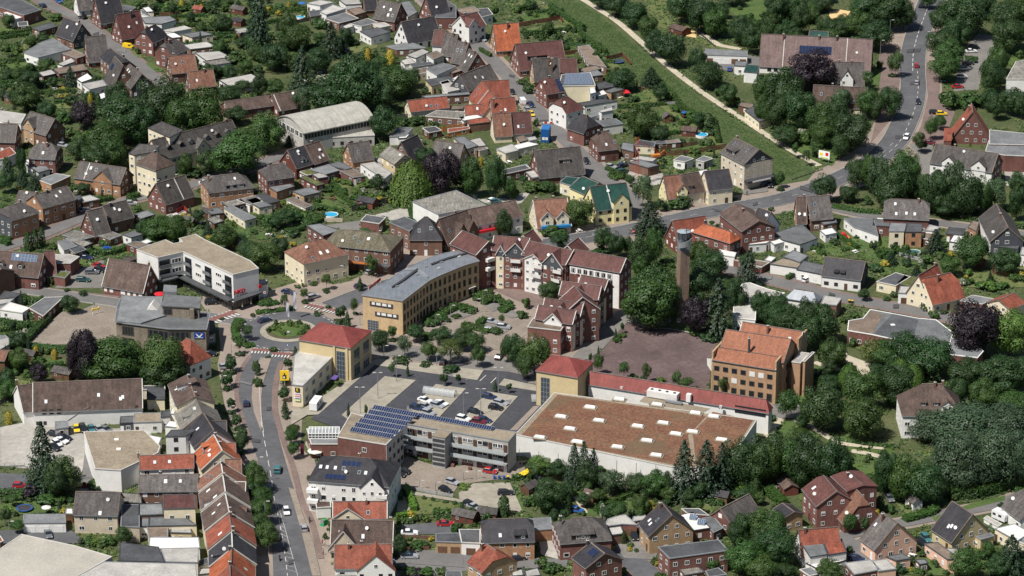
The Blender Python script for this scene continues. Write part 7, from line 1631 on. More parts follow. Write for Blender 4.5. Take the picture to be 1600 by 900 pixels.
A([(400,890),(490,880),(490,840),(420,840)],3.4,'fl','wh');A([(400,830),(480,800),(470,760),(410,780)],3.2,'fd','wh')
T(0,3)
G('beige house with weathered grey brown roof above the white garages',(475,372,752,378),(610,522),9.5,11,'gy','bg',chim=[],sky=[(.6,.1,2)],seed=97,kinds=['a'])
A([(145,568),(410,566),(405,515),(150,515)],3.0,'fg','wh','row of four white garages with grey roof',gar=1,garm=_gdw)
A([(750,440),(885,445),(880,390),(760,380)],4.0,'et','bb');A([(755,590),(870,595),(870,455),(765,455)],4.6,'fd','bg');A([(870,520),(1020,515),(1010,450),(870,452)],4.6,'fg','bb');A([(870,590),(930,590),(930,530),(875,530)],3.6,'fg','wh')
F('black roofed hall beside the ivy covered roof',[(745,805),(1025,812),(990,720),(750,692)],6.0,'fd','bb',name='hall',cat='hall',wins=None)
F('cream flat roofed building with ivy covered roof in the main street backyard',[(1035,810),(1235,815),(1240,725),(1005,730)],5.6,'fl','cr',name='annex',cat='annex',wins=None)
A([(755,195),(855,195),(855,140),(760,140)],6.0,'fd','wh');A([(0,690),(20,680),(0,650),(-60,650)],3,'rd','bb');A([(410,510),(455,512),(450,480),(415,480)],2.6,'fw','wd')
T(1,3)
G('red tiled gable house with twin cross roofs behind the white apartments',(480,435,820,432),(700,520),9.8,10,'rd','cr',chim=[(.62,-.6)],sky=[(.65,.35)],cross=[(.28,9,.98,'cr',.3)],seed=98,verge=True)
G('dark brown gable house with beige wall and white verge on the street',(470,548,860,555),(700,640),9.2,11,'br','bg',chim=[(.95,.5)],sky=[(.15,.6,2),(.52,.5,2)],cross=[(.22,8,.9,'bg',.2)],seed=99,verge=True,kinds=['k'])
G('rust roofed white house with a tall steep front gable at the bottom edge',(490,705,850,700),(560,855),9.8,12,'rd','wh',chim=[(.25,-1),(.47,.4)],cross=[(.72,9.5,1.12,'wh',1.2)],seed=100,kinds=['k'])
F('low white annex with dark roof at the bottom edge',[(500,895),(700,890),(690,840),(570,850)],4.5,'fd','wh')
F('beige double garage with dark flat roof and brown doors',[(1125,685),(1285,690),(1270,632),(1125,635)],3.4,'fd','tb',name='garage',cat='garage',gar=1,garm=_gdb)
A([(1285,690),(1400,695),(1400,610),(1270,610)],3.6,'fd','wh',gar=1)
G('black half hipped house with ochre walls next to the double garage',(1450,545,1690,538),(1560,690),9.4,11,'dk','ob',hip=(.4,.4),chim=[],sky=[(.35,.3,2)],dorm=[(.72,3,'s',.12,1.2,'sl')],seed=101)
G('orange red hipped house with tan gable at the bottom centre edge',(1440,700,1500,740),(1320,820),9.6,11,'rd','tb',hip=(.2,.4),chim=[(.2,-1.6)],seed=102,kinds=['b'])
SH(1310,555,6,4,10,2,'dg','rw');SH(1450,540,5,3.5,10,1,'dg','wd')
A([(1185,905),(1290,910),(1280,870),(1190,870)],3,'fd','bb')
T(2,3)
A([(115,615),(250,605),(240,535),(75,545)],3.4,'fg','ob',gar=1,garm=_gdw)
G('brown hipped bungalow with a flat dormer and tan walls',(370,540,500,530),(440,690),9,12,'gy','bk',hip=(.8,.8),chim=[(.1,.4)],dorm=[(.45,6.0,'s',.12,1.4,'bb')],seed=103)
A([(575,590),(690,575),(780,580),(700,510),(600,545)],3.4,'fl','bk',gar=1);A([(620,645),(700,635),(680,590),(600,600)],3,'fl','bb',gar=1);A([(750,560),(840,545),(830,520),(760,530)],2.8,'fl','bb')
G('tan brick gable house with a steep black roof and pale bricks',(935,440,1000,520),(810,600),10.5,12.5,'dk','tb',chim=[(.2,-1)],sky=[(.3,.35,2),(.5,.3,2),(.6,.55)],seed=104,kinds=['a'])
_s=A([(1050,520),(1130,500),(1240,600),(1110,620)],3.2,'fw','bk');roof_solar(_s,(1105,550),(1150,555),3.2,2,PVL,depth=1.8,tilt=.5);roof_solar(_s,(1155,582),(1205,587),3.2,2,PVL,depth=1.8,tilt=.5);A([(1190,540),(1260,530),(1320,600),(1260,630)],3,'fg','bk');A([(1060,480),(1170,480),(1230,520),(1100,510)],3.2,'fd','bk')
G('brick bungalow with a long grey roof at the edge of the trees',(1300,480,1480,388),(1340,555),6.4,9.5,'dg','bk',chim=[],nowin=False,seed=105)
SH(1310,435,4,3,10,2,'dk','wd');SH(490,430,3,2.5,8,2,'br','wd');SH(110,380,4,3,8,-4,'dg','wd')
F('long red brick house with a dark flat roof and pergola',[(915,720),(985,790),(1350,740),(1290,675)],6.2,'fd','bk',name='house',cat='house',kinds=['a'])
A([(1040,850),(1150,835),(1200,875),(1080,895)],2.6,'et','wd');A([(1210,870),(1290,850),(1340,890),(1230,905)],3,'fd','bk')
G('red brick house with black roof, solar panels and tall gable at the bottom edge',(490,690,580,760),(390,800),9.8,11,'dk','bk',chim=[(.0,-.8)],solar=(.35,.75,.55,.9,3,2),seed=106,kinds=['a'])
G('black hip of the ochre house cut by the tile edge',(0,0,0,0),None,9,9,'dk','ob')if False else None
A([(0,855),(60,850),(70,895),(0,900)],3,'fl','wh');A([(80,870),(160,850),(180,895),(90,905)],3,'fl','wh')
T(3,3)
G('large rust brick house with three joined maroon gable roofs',(345,270,430,370),(280,440),10.5,11,'mr','bk',chim=[],sky=[(.3,.4)],hip=(.25,0),seed=107)
G('front wing of the rust brick house with reddish brown half hipped roof',(530,335,590,400),(400,500),9.6,11,'rb','bk',chim=[],hip=(0,.3),sky=[(.3,.5)],seed=108,kinds=['b'])
G('rear wing of the rust brick house with maroon hip',(500,248,590,330),(440,320),10.5,9,'mr','bk',chim=[(.3,-1)],hip=(.3,.1),seed=109)
SH(120,370,6,4,5,6,'br','rw')
G('small dark roofed garage house left of the rust brick house',(90,445,165,500),(140,565),5.4,6,'dk','tb',chim=[],seed=110)
G('white house with red roof front and grey rear extension',(190,612,440,592),(330,680),8.5,9,'rd','wh',chim=[(.15,-.5)],seed=111)
A([(210,700),(265,782),(370,765),(340,685)],5.2,'fg','wh');A([(345,680),(460,670),(490,750),(380,768)],5.2,'rd','wh','bright red roofed extension');A([(240,820),(420,795),(490,800),(300,850)],3,'fw','wh','white slatted terrace roof');A([(480,820),(640,800),(700,860),(540,890)],3.2,'fl','bk');A([(655,805),(740,795),(800,855),(690,870)],3.2,'fl','pk');A([(200,860),(270,845),(320,885),(260,900)],2.8,'fg','bb');A([(740,780),(840,760),(890,790),(800,805)],3,'fg','pk');A([(920,800),(980,795),(1000,820),(950,828)],2.5,'fg','wd')
G('pink rendered gable house with orange timber gable and brown roof',(715,500,810,570),(600,690),10,13,'gy','pk',gwall='pk',chim=[(.3,-1.3)],sky=[(.15,.6)],seed=112,kinds=['a'])
_b=[o for o in COL.objects if o.get('label','').startswith('pink rendered gable house')][0];X0,X1,Y0,Y1=dims(_b)
A([(980,700),(1060,690),(1190,790),(1120,795)],3.2,'fb','pk');A([(1090,725),(1180,730),(1200,770),(1130,770)],2.8,'fl','pk')
G('yellow gable house with a steep anthracite roof and terrace',(1150,432,1280,515),(1080,650),10,12.5,'dk','ye',chim=[],sky=[(.5,.35,2),(.6,.4,2)],seed=113,kinds=['a'])
A([(1280,640),(1330,672),(1410,650),(1370,612)],3.4,'fg','ye');A([(1420,605),(1540,575),(1640,630),(1560,680),(1500,650)],3.4,'fw','cr');A([(1560,680),(1600,670),(1640,690),(1600,700)],3,'fg','cr');A([(1350,540),(1440,590),(1460,575),(1370,525)],1.2,'fl','wh','low white terrace wall')
G('thatched looking grey half hipped house at the right edge',(1610,350,1680,400),(1540,530),8.5,12,'gy','wh',hip=(.4,.4),chim=[],seed=114)
SH(910,470,3.5,3,6,4,'gy','wh')
T(3,2)
A([(1200,80),(1280,45),(1420,70),(1340,100)],3.2,'fg','bk')
G('small salmon roofed house at the right edge beside the copper beech',(1440,75,1540,30),(1500,145),7,9,'rd','cr',chim=[],seed=115)
A([(815,30),(900,35),(900,-5),(830,-10)],3.6,'fl','wh',gar=1)
T(0,0)
# ================================================================ TREES, HEDGES AND PLANTING
T(0,0)
TR('''d 760 600 870 330;d 1000 485 800 340;o 1270 545 830 250;o 1150 600 860 200;d 880 650 890 200;o 670 765 960 240;p 530 625 800 165;d 740 510 690 150;c 440 415 530 80;d 190 440 540 130;b 395 675 770 120
o 160 520 680 170;d 290 625 730 120;d 90 560 640 90;t 615 590 720 40;Y 565 585 680 35;b 500 800 880 110;d 270 200 270 70;k 210 260 300 60;b 350 80 120 100;d 560 570 640 100
c 1590 80 240 120;d 1480 660 760 140;d 1430 530 640 150;b 1400 400 460 130;d 1400 90 190 110;d 1510 500 560 100;d 600 470 520 60;k 520 85 115 70;y 415 575 620 45;y 375 580 620 40
b 850 0 60 80;Y 1135 0 60 40;b 1210 0 70 80;Y 1260 25 80 40;b 1130 30 70 90;c 1490 0 60 60;b 1420 10 70 110;h 1050 0 60 70;b 880 0 30 80;B 1310 10 60 110;B 1370 290 350 120;b 1480 300 400 140
B 1260 130 190 60;B 1330 150 190 80;b 300 570 600 60;b 240 590 630 60;B 440 580 660 100;h 550 800 850 60;b 430 780 850 80;b 860 290 340 40;B 120 430 480 80;b 30 250 320 80;b 100 280 330 70;B 20 470 520 90''')
T(1,0)
TR('''c 20 -80 310 130;d 620 350 690 320;d 450 480 690 280;o 880 400 600 260;d 760 480 690 200;d 700 380 480 200;c 470 140 350 130;c 290 290 560 150;o 260 150 300 160;d 110 270 430 180;d 390 300 440 160;d 30 210 300 100
o 200 80 220 110;b 400 90 180 100;d 560 170 270 90;d 20 460 600 100;o 110 490 590 120;f 430 440 520 100;b 150 10 70 90;b 240 0 60 80;y 80 30 80 40;Y 700 300 390 40;b 745 300 360 50;o 780 350 430 90;Y 840 310 410 60;B 660 310 360 60
d 800 660 860 170;o 70 700 930 220;c 205 850 900 60;g 290 550 700 110;d 410 560 680 120;b 690 135 190 50;b 915 290 340 50;b 1160 520 580 60;B 1000 730 770 120;B 900 720 770 90;b 1100 730 770 80;B 690 590 640 60
d 530 380 460 100;b 340 350 400 80;o 250 340 420 90;b 180 330 400 60;Y 205 10 60 30;b 90 200 250 60;d 190 230 300 80;c 550 230 330 60;b 650 380 440 70;B 560 440 490 60;d 970 420 530 120;b 1490 20 80 60;d 460 540 640 100''')
T(2,0)
TR('''d 560 -60 40 140;d 640 -40 90 130;d 760 10 160 150;o 850 100 240 130;d 900 190 340 140;d 1000 200 400 180;d 1060 -60 130 170;d 1180 -20 190 180;o 1270 50 220 160;d 1430 100 260 150;d 1500 150 320 130;d 1160 290 430 110;d 1230 380 540 190;o 1350 520 650 120
b 1385 570 670 90;d 690 -30 60 100;o 1100 0 120 110;d 1380 -60 20 160;c 870 420 530 110;d 690 430 560 170;o 620 440 540 70;o 820 640 840 190;d 930 780 880 120;t 1225 710 810 90;d 1170 700 790 80;b 1120 680 750 90;B 1075 670 730 60
o 1560 470 640 120;d 1590 130 330 100;o 1570 600 760 110;b 1290 530 600 70;d 930 520 620 90;b 980 560 620 60;B 760 590 640 80;b 540 250 290 40;b 360 220 280 60;b 430 220 270 60;B 320 240 310 70;b 480 300 350 60
b 520 310 380 90;b 185 190 240 30;b 215 190 240 30;b 150 200 240 40;b 260 180 220 40;b 300 190 230 40;B 90 200 240 40;h 30 20 80 60;b 650 700 750 60;b 700 690 740 50;B 1060 860 900 60;B 1130 860 900 60;b 1190 870 910 50;B 1250 800 850 60;b 1200 790 840 40
B 105 490 580 100;b 60 480 530 70;b 150 730 790 50;t 390 160 210 30;b 1020 640 700 70;b 1240 860 930 60;h 990 700 760 50;B 440 160 200 50;b 590 320 360 50''')
T(3,0)
TR('''d 60 -30 140 150;o 140 -20 120 160;d 210 20 200 120;d 120 120 220 130;d 620 -60 130 230;d 760 -60 170 240;d 850 0 170 160;d 680 120 300 200;o 560 60 230 160;d 450 110 230 160;d 350 100 220 110;g 620 90 200 90
p 280 305 560 290;d 100 420 700 240;d 200 560 800 200;d 60 600 800 160;o 330 640 850 180;d 420 600 800 160;o 620 545 720 140;d 770 530 730 140;d 520 700 940 240;o 350 740 900 160;d 100 780 900 160;g 460 560 700 120;d 680 600 740 100;b 230 800 900 120;f 220 790 860 90
s 800 320 455 95;d 1120 0 200 200;d 1240 -40 220 260;d 1080 190 340 180;o 1130 250 420 190;o 1100 330 490 190;d 1180 100 290 170;d 1480 0 180 190;d 1500 120 320 190;o 1580 -40 160 180;d 1560 130 280 120;o 1440 280 440 130;d 1400 370 560 150;d 1430 420 500 120
b 1130 550 680 130;b 1240 560 680 130;b 1330 560 670 120;d 1400 560 680 130;d 1530 550 700 160;d 1590 580 720 120;d 1430 600 730 100;o 1020 730 850 80;o 1080 720 790 80;s 945 830 930 80;B 780 450 480 60;s 620 440 540 80;B 1270 360 375 80;d 1350 -60 60 170;d 1000 -40 40 100
o 20 90 190 80;d 350 -40 60 120;d 30 -20 60 100;b 700 360 430 50;d 20 470 620 120''')
T(0,1)
TR('''d 600 0 160 170;o 690 -40 130 180;d 500 -40 80 150;d 130 20 180 60;c 50 80 220 80;c 140 150 260 70;c 215 160 280 70;d 30 180 290 100;o 1480 -90 190 330;d 1300 40 170 140;o 1160 60 180 90;B 1210 150 200 130;b 560 -20 80 90
t 175 550 670 55;t 220 530 660 45;t 262 520 640 42;o 990 450 590 200;d 900 470 570 100;o 1100 440 600 150;d 1240 410 490 80;o 1410 500 640 150;c 1300 480 570 60;d 1550 600 700 140;d 1590 620 780 120;b 1500 450 490 70;b 860 380 420 70;B 820 320 360 70;b 1190 450 520 60
d 520 240 300 90;b 460 240 300 70;y 115 250 290 35;b 330 610 660 70;b 320 820 880 30;b 40 330 360 50;b 30 360 420 60;d 1500 560 620 100;b 950 580 620 120;B 1080 580 620 100;b 1370 560 620 70;d 100 190 220 40;b 1010 370 400 40;b 760 500 540 60;b 30 560 600 80''')
T(1,1)
TR('''w 970 100 350 260;p 1160 40 320 230;o 1350 90 310 150;d 1500 70 330 130;Y 1405 80 140 30;b 1280 120 290 120;d 1060 20 140 130;d 760 190 280 100;o 1590 200 330 80;d 180 400 500 130;o 50 600 780 200;d 150 580 700 120;d 1550 410 570 110
s 720 690 800 75;B 715 790 820 50;s 440 815 880 60;S 650 830 900 50;b 360 850 880 60;b 300 860 890 50;b 260 870 900 50;h 500 200 240 60;h 560 210 250 60;y 510 210 240 40;h 620 260 310 70;b 700 220 260 70;b 660 290 350 90;h 720 300 350 60;y 770 310 360 50;h 780 280 330 50;y 830 330 370 45;h 690 330 370 50
b 840 270 320 60;B 880 300 340 60;b 620 310 350 80;B 450 260 300 80;b 550 260 300 50;b 600 370 400 50;B 620 360 400 50;b 400 370 410 90;b 470 380 420 80;b 530 390 430 60;b 690 540 560 120;B 250 420 480 120;b 330 440 490 100;b 80 440 490 100;d 120 450 520 80;B 230 520 580 90;b 780 210 250 70;b 840 240 290 60;b 30 430 470 70''')
T(2,1)
TR('''o 430 330 510 170;g 820 200 380 120;c 860 350 560 170;d 575 510 660 120;d 650 550 690 100;d 300 555 640 110;d 720 575 680 70;d 800 580 790 150;o 890 520 740 110;d 930 340 400 60;B 980 370 410 80;B 1060 310 400 120;b 1020 320 400 130;d 740 190 250 60;b 1320 320 360 40;b 1390 330 350 50
o 900 750 1100 240;c 1480 660 880 140;o 1460 680 760 90;d 1240 650 850 200;o 1180 600 800 170;d 1150 780 1000 220;o 800 700 810 90;b 260 510 560 170;b 550 460 490 50;B 550 640 680 120;b 130 210 300 140;B 210 220 300 120;b 20 270 340 70;d 70 190 240 60;o 250 230 300 60;d 700 800 850 60
o 1250 480 500 40;b 650 180 220 90;b 620 160 210 60;B 940 120 150 50;b 1070 30 60 50;b 1050 150 180 40;h 1060 110 140 30;b 440 290 310 40;d 20 450 520 60;b 760 840 890 60;o 1380 850 900 120;B 1330 830 900 90''')
T(3,1)
TR('''d 345 185 345 155;d 560 90 260 150;o 640 60 280 120;g 690 70 300 130;d 800 90 380 230;o 860 30 260 180;d 760 200 400 200;d 1050 170 420 180;g 1160 120 400 150;d 1230 180 440 200;o 1330 210 420 150;g 1420 220 400 140;d 1560 260 460 110;d 1120 300 440 200;d 960 200 380 120
c 1045 530 680 110;o 1270 560 760 200;o 1140 700 810 140;d 1480 650 800 180;c 770 670 750 70;b 860 610 690 60;B 680 730 800 90;c 930 750 810 50;b 1080 660 720 90;b 990 680 750 90;h 1000 670 740 60;b 1540 660 760 110;k 670 620 670 30;k 940 610 640 30;b 1550 790 860 100;h 1540 780 830 50
s 175 -10 60 50;s 240 40 110 50;s 300 -20 60 80;o 75 170 250 60;B 75 260 290 60;d 450 -60 80 120;b 480 630 670 60;b 410 580 620 50;h 1380 840 920 120;b 1460 860 900 100;b 1250 820 880 80;f 1210 830 890 60;b 1330 850 900 90;B 560 560 590 50;b 650 590 650 50;b 330 610 650 60;b 400 590 620 40;B 1590 560 640 60;b 20 380 420 40;d 960 -20 30 70''')
T(0,2)
TR('''p 540 250 570 200;p 470 330 560 120;o 700 300 570 400;l 830 330 520 150;d 600 390 570 200;o 1010 290 600 260;d 1030 420 620 280;p 245 470 590 120;d 110 270 380 110;o 120 370 500 120;d 440 40 140 110;Y 225 360 430 40;Y 340 380 450 40;d 30 500 650 120;o 60 570 680 120;b 250 420 470 70
B 265 40 80 40;B 150 25 70 50;b 100 480 540 70;h 60 490 540 60;b 170 500 560 80;Y 55 770 850 50;b 20 640 700 70;h 40 570 620 50;S 1440 410 510 75;B 1450 505 535 70;S 1415 510 610 80;B 1415 605 640 70;S 1445 675 760 55;B 1440 755 790 60;S 1475 780 860 70;B 1480 860 890 60;S 1510 865 930 70
s 1495 330 380 50;B 1500 390 420 65;s 1500 210 290 60;s 1550 230 300 60;b 1510 190 220 60;b 1540 330 370 70;b 1470 290 330 50;B 1520 300 350 60;B 1390 180 200 40;B 1345 340 380 40;B 1580 150 180 40;B 420 0 20 50;B 520 15 40 70;d 80 200 270 50;b 420 90 130 40;k 470 420 540 80;t 320 480 540 25;b 140 490 520 40;B 200 500 530 50''')
T(1,2)
TR('''s 75 70 120 50;s 178 40 120 50;b 60 60 90 90;s 300 0 60 50;B 305 65 95 55;B 435 0 25 60;s 610 60 140 55;B 620 140 165 40;S 530 100 190 65;S 570 140 235 60;B 385 135 175 70;B 455 105 125 50;B 520 190 220 80;b 110 360 400 60;B 75 415 440 40;S 245 360 420 45;S 200 430 500 60;S 180 510 580 70;S 175 610 690 75;S 180 700 770 60;B 185 785 820 55;o 230 850 905 90;b 190 540 580 60
d 770 260 375 120;o 850 235 305 60;g 925 300 410 90;d 1000 220 320 110;o 1080 330 430 100;v 1215 320 450 150;d 1160 240 340 130;d 1290 250 370 120;o 1370 270 380 130;o 1385 360 470 95;d 1570 290 440 100;s 848 475 530 45;S 948 475 535 30;S 1180 530 590 40;s 1160 540 590 30;S 1265 530 590 35;S 1495 575 630 40;S 1582 590 640 35;S 577 715 790 30;s 685 725 790 25
B 905 430 460 120;B 1060 460 480 80;B 1220 490 510 110;b 1100 170 240 100;b 1150 110 160 60;b 1220 100 150 70;b 1300 100 150 80;B 1180 170 210 80;b 1250 150 190 70;b 1350 120 160 70;b 1400 30 80 90;b 1490 15 90 90;b 1570 60 120 80;B 1540 100 140 70;b 1320 230 280 60;b 1390 210 250 70;b 1440 240 280 80;s 1540 165 210 45;B 1500 260 290 60;b 1010 260 310 60;B 1070 290 320 80;B 850 310 330 60
b 0 440 520 50;b 10 530 620 60;S 10 450 530 45;B 350 20 50 50''')
T(2,2)
TR('''o 870 -90 240 350;d 980 0 210 150;o 760 20 200 160;o 140 290 520 190;o 80 400 550 110;d 20 290 470 130;c 1290 -60 300 190;p 1160 50 280 190;d 1400 -60 160 150;b 90 30 130 60;d 230 -40 70 130;b 60 130 190 80;S 648 250 310 30;S 690 210 265 25;b 660 300 340 70;h 700 280 310 40;S 540 360 420 25;S 490 400 460 20;s 535 410 510 70;s 700 465 540 65
s 840 470 560 60;b 760 530 560 70;h 930 555 585 70;s 1030 520 600 60;s 1095 560 620 100;b 1060 580 615 60;s 1320 555 640 65;B 820 540 570 50;b 1130 260 300 60;B 1230 280 320 120;d 1550 20 200 130;d 1590 100 220 100''')
T(3,2)
TR('''d 40 20 200 180;d 140 100 280 200;d 60 100 260 160;d 250 60 320 160;d 340 110 340 220;d 240 160 380 180;o 400 310 490 180;p 1290 75 410 320;l 1520 140 410 250;d 860 270 500 240;d 1000 310 540 300;o 740 320 480 200;v 650 320 460 140;d 850 430 560 220;w 510 460 640 150;w 830 430 580 140;w 910 460 600 130;o 590 500 750 240;d 800 480 720 230;o 590 690 930 260;d 330 600 880 260;d 380 540 660 140;s 120 630 790 150
d 1250 440 640 240;d 1450 420 650 300;d 1560 430 620 200;o 1350 560 750 190;o 1530 640 780 200;d 1180 560 760 140;W 1250 730 1000 500;W 1480 720 1000 360;W 1030 740 950 330;b 540 140 190 80;b 480 160 220 60;b 600 20 50 80;d 600 0 60 70;b 960 45 110 90;b 1040 120 190 70;B 1000 90 130 100;b 740 40 80 60;b 790 10 60 60;B 1100 130 160 60;b 530 300 370 60
b 470 440 480 70;o 200 870 940 120;b 1170 490 540 80;d 1140 720 800 150''')
T(0,3)
TR('''c 265 -60 360 200;c 300 150 390 180;o 390 150 370 210;d 350 200 400 160;k 190 310 420 95;o 75 390 440 70;b 30 380 440 70;b 120 360 430 70;b 300 380 450 140;b 370 390 450 110;B 430 380 440 90;b 180 400 440 50;o 110 550 610 90;h 80 540 590 60;d 30 470 560 70;t 660 250 355 60;b 720 295 350 60;B 600 320 360 80
b 560 640 700 90;h 600 660 710 90;b 680 640 710 100;b 640 670 720 70;o 770 590 690 110;B 510 650 700 50;b 630 330 360 50;d 1510 0 110 80;B 1520 110 130 60;o 1590 180 340 130;c 240 270 380 120''')
T(1,3)
TR('''o 10 210 360 130;o 40 340 480 140;o 20 420 560 150;o 70 560 720 150;o 30 500 640 130;d -30 300 430 110;o 220 -20 60 90;o 235 60 140 85;b 330 260 300 30;B 340 310 380 25;b 430 620 670 40;b 1050 390 420 35;b 1105 400 430 35;b 1185 415 445 40;b 1240 420 455 40;h 1280 440 490 45;b 1345 460 510 60;t 1550 400 530 75;b 1000 500 560 40;B 1040 500 555 30;h 960 640 680 40;y 1095 640 680 50
b 1010 680 725 110;b 940 690 720 60;B 1060 680 720 70;h 1300 315 355 80;B 950 830 900 120;k 1000 840 900 100;d 900 640 760 100;b 1160 830 890 80;b 1060 840 890 110;b 1540 870 910 90;b 890 610 640 50;B 1280 550 600 40;b 1360 560 590 50;b 1430 510 550 60;b 1570 740 770 50;b 890 820 860 50''')
T(2,3)
TR('''l 170 145 260 150;d 290 170 280 110;c 390 70 330 120;c 450 60 340 110;c 510 100 310 90;d 470 180 350 140;g 620 230 380 160;f 680 250 330 110;d 770 250 370 120;o 900 240 390 180;d 970 250 400 80;Y 815 235 290 35;Y 985 290 415 60;c 1075 50 420 170;c 1215 50 400 190;c 1310 70 380 130;d 1410 40 330 220;d 1530 30 330 220;o 1600 60 320 160;d 1170 300 410 120
d 230 290 480 200;d 350 310 400 70;o 540 350 430 90;f 590 420 550 110;o 660 430 540 130;t 560 430 520 60;d 600 460 540 90;o 810 380 510 110;y 870 415 510 90;b 1020 400 450 70;o 1100 350 420 90;o 1160 420 490 80;g 1060 310 400 80;t 350 400 510 50;d 330 480 540 60;d 265 480 560 60;b 120 390 460 70;B 180 310 400 60;b 490 340 390 70;b 440 480 520 60;t 1525 290 410 50;h 1440 330 390 120;b 1540 330 390 120
t 700 620 700 35;h 740 680 720 50;y 735 710 745 40;b 775 720 750 40;y 615 690 735 60;b 870 700 740 50;b 890 770 830 50;y 905 800 840 30;b 190 750 860 100;b 290 810 870 80;b 240 800 880 90;h 700 835 890 50;b 940 870 910 90;b 980 680 720 80;b 1050 665 710 80;d 1460 490 690 130;d 1400 560 690 120;o 1560 480 690 180;o 1450 670 870 240;d 1560 600 780 150;o 1560 760 920 200;o 1250 790 860 80;b 370 700 740 60;o 800 470 540 60;b 1260 420 460 60
b 920 370 410 50;h 830 330 370 60;d 450 380 450 90;b 640 540 580 40;B 740 340 390 70;b 690 340 380 60''')
T(3,3)
TR('''d 60 0 260 240;d 250 20 330 260;d 400 30 340 240;o 150 60 300 200;o 480 100 240 110;d 740 120 380 160;o 850 150 410 200;d 960 180 430 240;W 1180 0 360 340;W 1400 -20 340 340;W 1560 0 320 200;d 1020 250 440 200;f 30 320 380 90;b 60 360 430 90;o 20 480 700 170;d 60 600 830 240;o 640 260 340 110;t 700 400 490 55;Y 680 480 540 40;o 510 510 610 90;d 605 530 610 60;o 620 470 500 40
o 390 790 920 170;b 770 440 510 60;b 880 450 480 60;c 1520 640 900 180;o 1230 730 900 200;d 1440 760 900 150;d 1590 720 850 120;o 1380 680 770 80;h 1420 710 750 50;b 800 830 870 50;b 840 840 870 50;h 860 830 880 40;b 950 840 890 80;y 895 835 875 25;b 1010 870 900 40;b 900 720 750 60;b 960 730 780 60;b 1050 790 830 40;d 1460 440 480 50;b 1580 320 400 100;d 110 820 890 120;b 130 840 900 140;B 510 700 760 50;b 540 750 790 40;g 30 840 920 100''')
T(0,0)
for p in([(0,225),(190,200)],[(0,395),(220,385),(240,375)],[(0,500),(220,480)],[(340,650),(440,640)],[(1000,95),(1230,45)],[(1130,260),(1600,225)],[(970,35),(1070,85)],[(0,530),(230,505),(400,485)]):hedge(p,1.4,1.5)
fence([(1000,100),(1130,95)],1.5);fence([(340,640),(490,620)],1.6,DARK,'dark board fence')
T(1,0)
for p in([(70,150),(160,135)],[(780,320),(890,340)],[(0,345),(120,330)],[(1400,320),(1470,360)],[(870,770),(1000,760),(1150,740)],[(80,90),(320,60)]):hedge(p,1.3,1.6)
fence([(250,150),(340,130)],1.6,DARK,'dark garden fence')
T(2,0)
for p in([(235,40),(300,95),(380,150),(450,180)],[(400,190),(520,300),(590,340)],[(70,225),(340,200)],[(920,520),(1000,600),(1060,680)],[(1060,680),(1180,760)],[(30,70),(150,50)],[(1260,760),(1290,900)],[(1050,785),(1140,770)]):hedge(p,1.8,1.9)
fence([(40,170),(300,125),(315,145)],1.8,WALL['rw'],'red brown board fence');fence([(320,350),(430,330)],1.6,WALL['rw'],'reddish board fence');fence([(590,380),(690,355),(740,410)],1.7,WALL['rw'],'red brown board fence by the trampoline');fence([(870,660),(1020,650)],1.0,WALL['cc'],'low pale wall fence');fence([(1120,180),(1200,240),(1270,300)],1.8,DARK,'dark wire fence at the meadow',slats=False)
T(3,0)
hedge([(1075,640),(1200,650),(1340,660)],3,2.2);hedge([(1230,365),(1310,372)],1.5,1.0)
T(0,1)
for p in([(540,650),(560,700),(700,690),(830,655)],[(1010,570),(1110,610)],[(520,390),(700,350)],[(1120,190),(1240,175)],[(800,350),(870,330)],[(0,610),(60,640)],[(620,640),(690,640)],[(230,290),(320,270)]):hedge(p,2.0,1.8)
T(1,1)
for p in([(200,400),(420,480)],[(240,560),(420,480)],[(430,300),(480,275)],[(480,260),(560,330)]):hedge(p,1.8,1.6)
hedge([(180,550),(345,530)],1.6,1.1)
T(2,1)
for p in([(180,545),(345,520)],[(700,215),(590,160)],[(940,395),(1110,395)]):hedge(p,1.8,1.4)
fence([(900,85),(1130,65),(1340,30)],1.9,WALL['wd'],'long dark brown board fence below the embankment');fence([(930,45),(1150,10)],1.6,WALL['wd'],'dark brown board fence')
T(3,1)
for p in([(240,640),(350,705)],[(530,570),(610,560),(690,640)],[(690,690),(830,680)],[(690,720),(730,700)],[(400,400),(560,430),(700,440)],[(120,850),(180,815)],[(1010,420),(1300,480),(1600,530)],[(730,740),(810,660)]):hedge(p,1.5,1.5)
fence([(820,700),(980,740)],1.3,WALL['cc'],'grey board fence');fence([(150,230),(340,165)],1.0,DARK,'dark guard rail',slats=False)
T(0,2)
for p in([(165,340),(300,205)],[(160,380),(430,410)],[(90,80),(240,110)],[(0,225),(180,260)],[(160,185),(260,195)]):hedge(p,2.2,2.0)
fence([(280,200),(380,130)],2.2,WALL['rw'],'dark red board wall with stacked firewood');fence([(0,740),(70,690)],1.8,DARK,'dark fence');hedge([(1490,200),(1470,250),(1480,330),(1550,365),(1590,360)],2.6,.8)
T(1,2)
hedge([(0,160),(130,150),(240,130)],2.6,.8);hedge([(0,90),(60,110),(140,95)],3,.8);hedge([(1060,215),(1110,185),(1190,200)],2,1.2);hedge([(1210,115),(1290,135),(1370,160)],2,1.3);hedge([(1290,245),(1400,270),(1540,285)],2,1.0);hedge([(1050,300),(1100,310)],1.8,1.2);hedge([(1380,30),(1480,40)],2,1.3)
T(2,2)
hedge([(1090,265),(1300,300)],1.8,1.2);hedge([(640,330),(700,295)],1.6,.8)
T(0,3)
for p in([(0,400),(140,400),(300,420),(460,420)],[(560,340),(620,350)]):hedge(p,2.5,1.8)
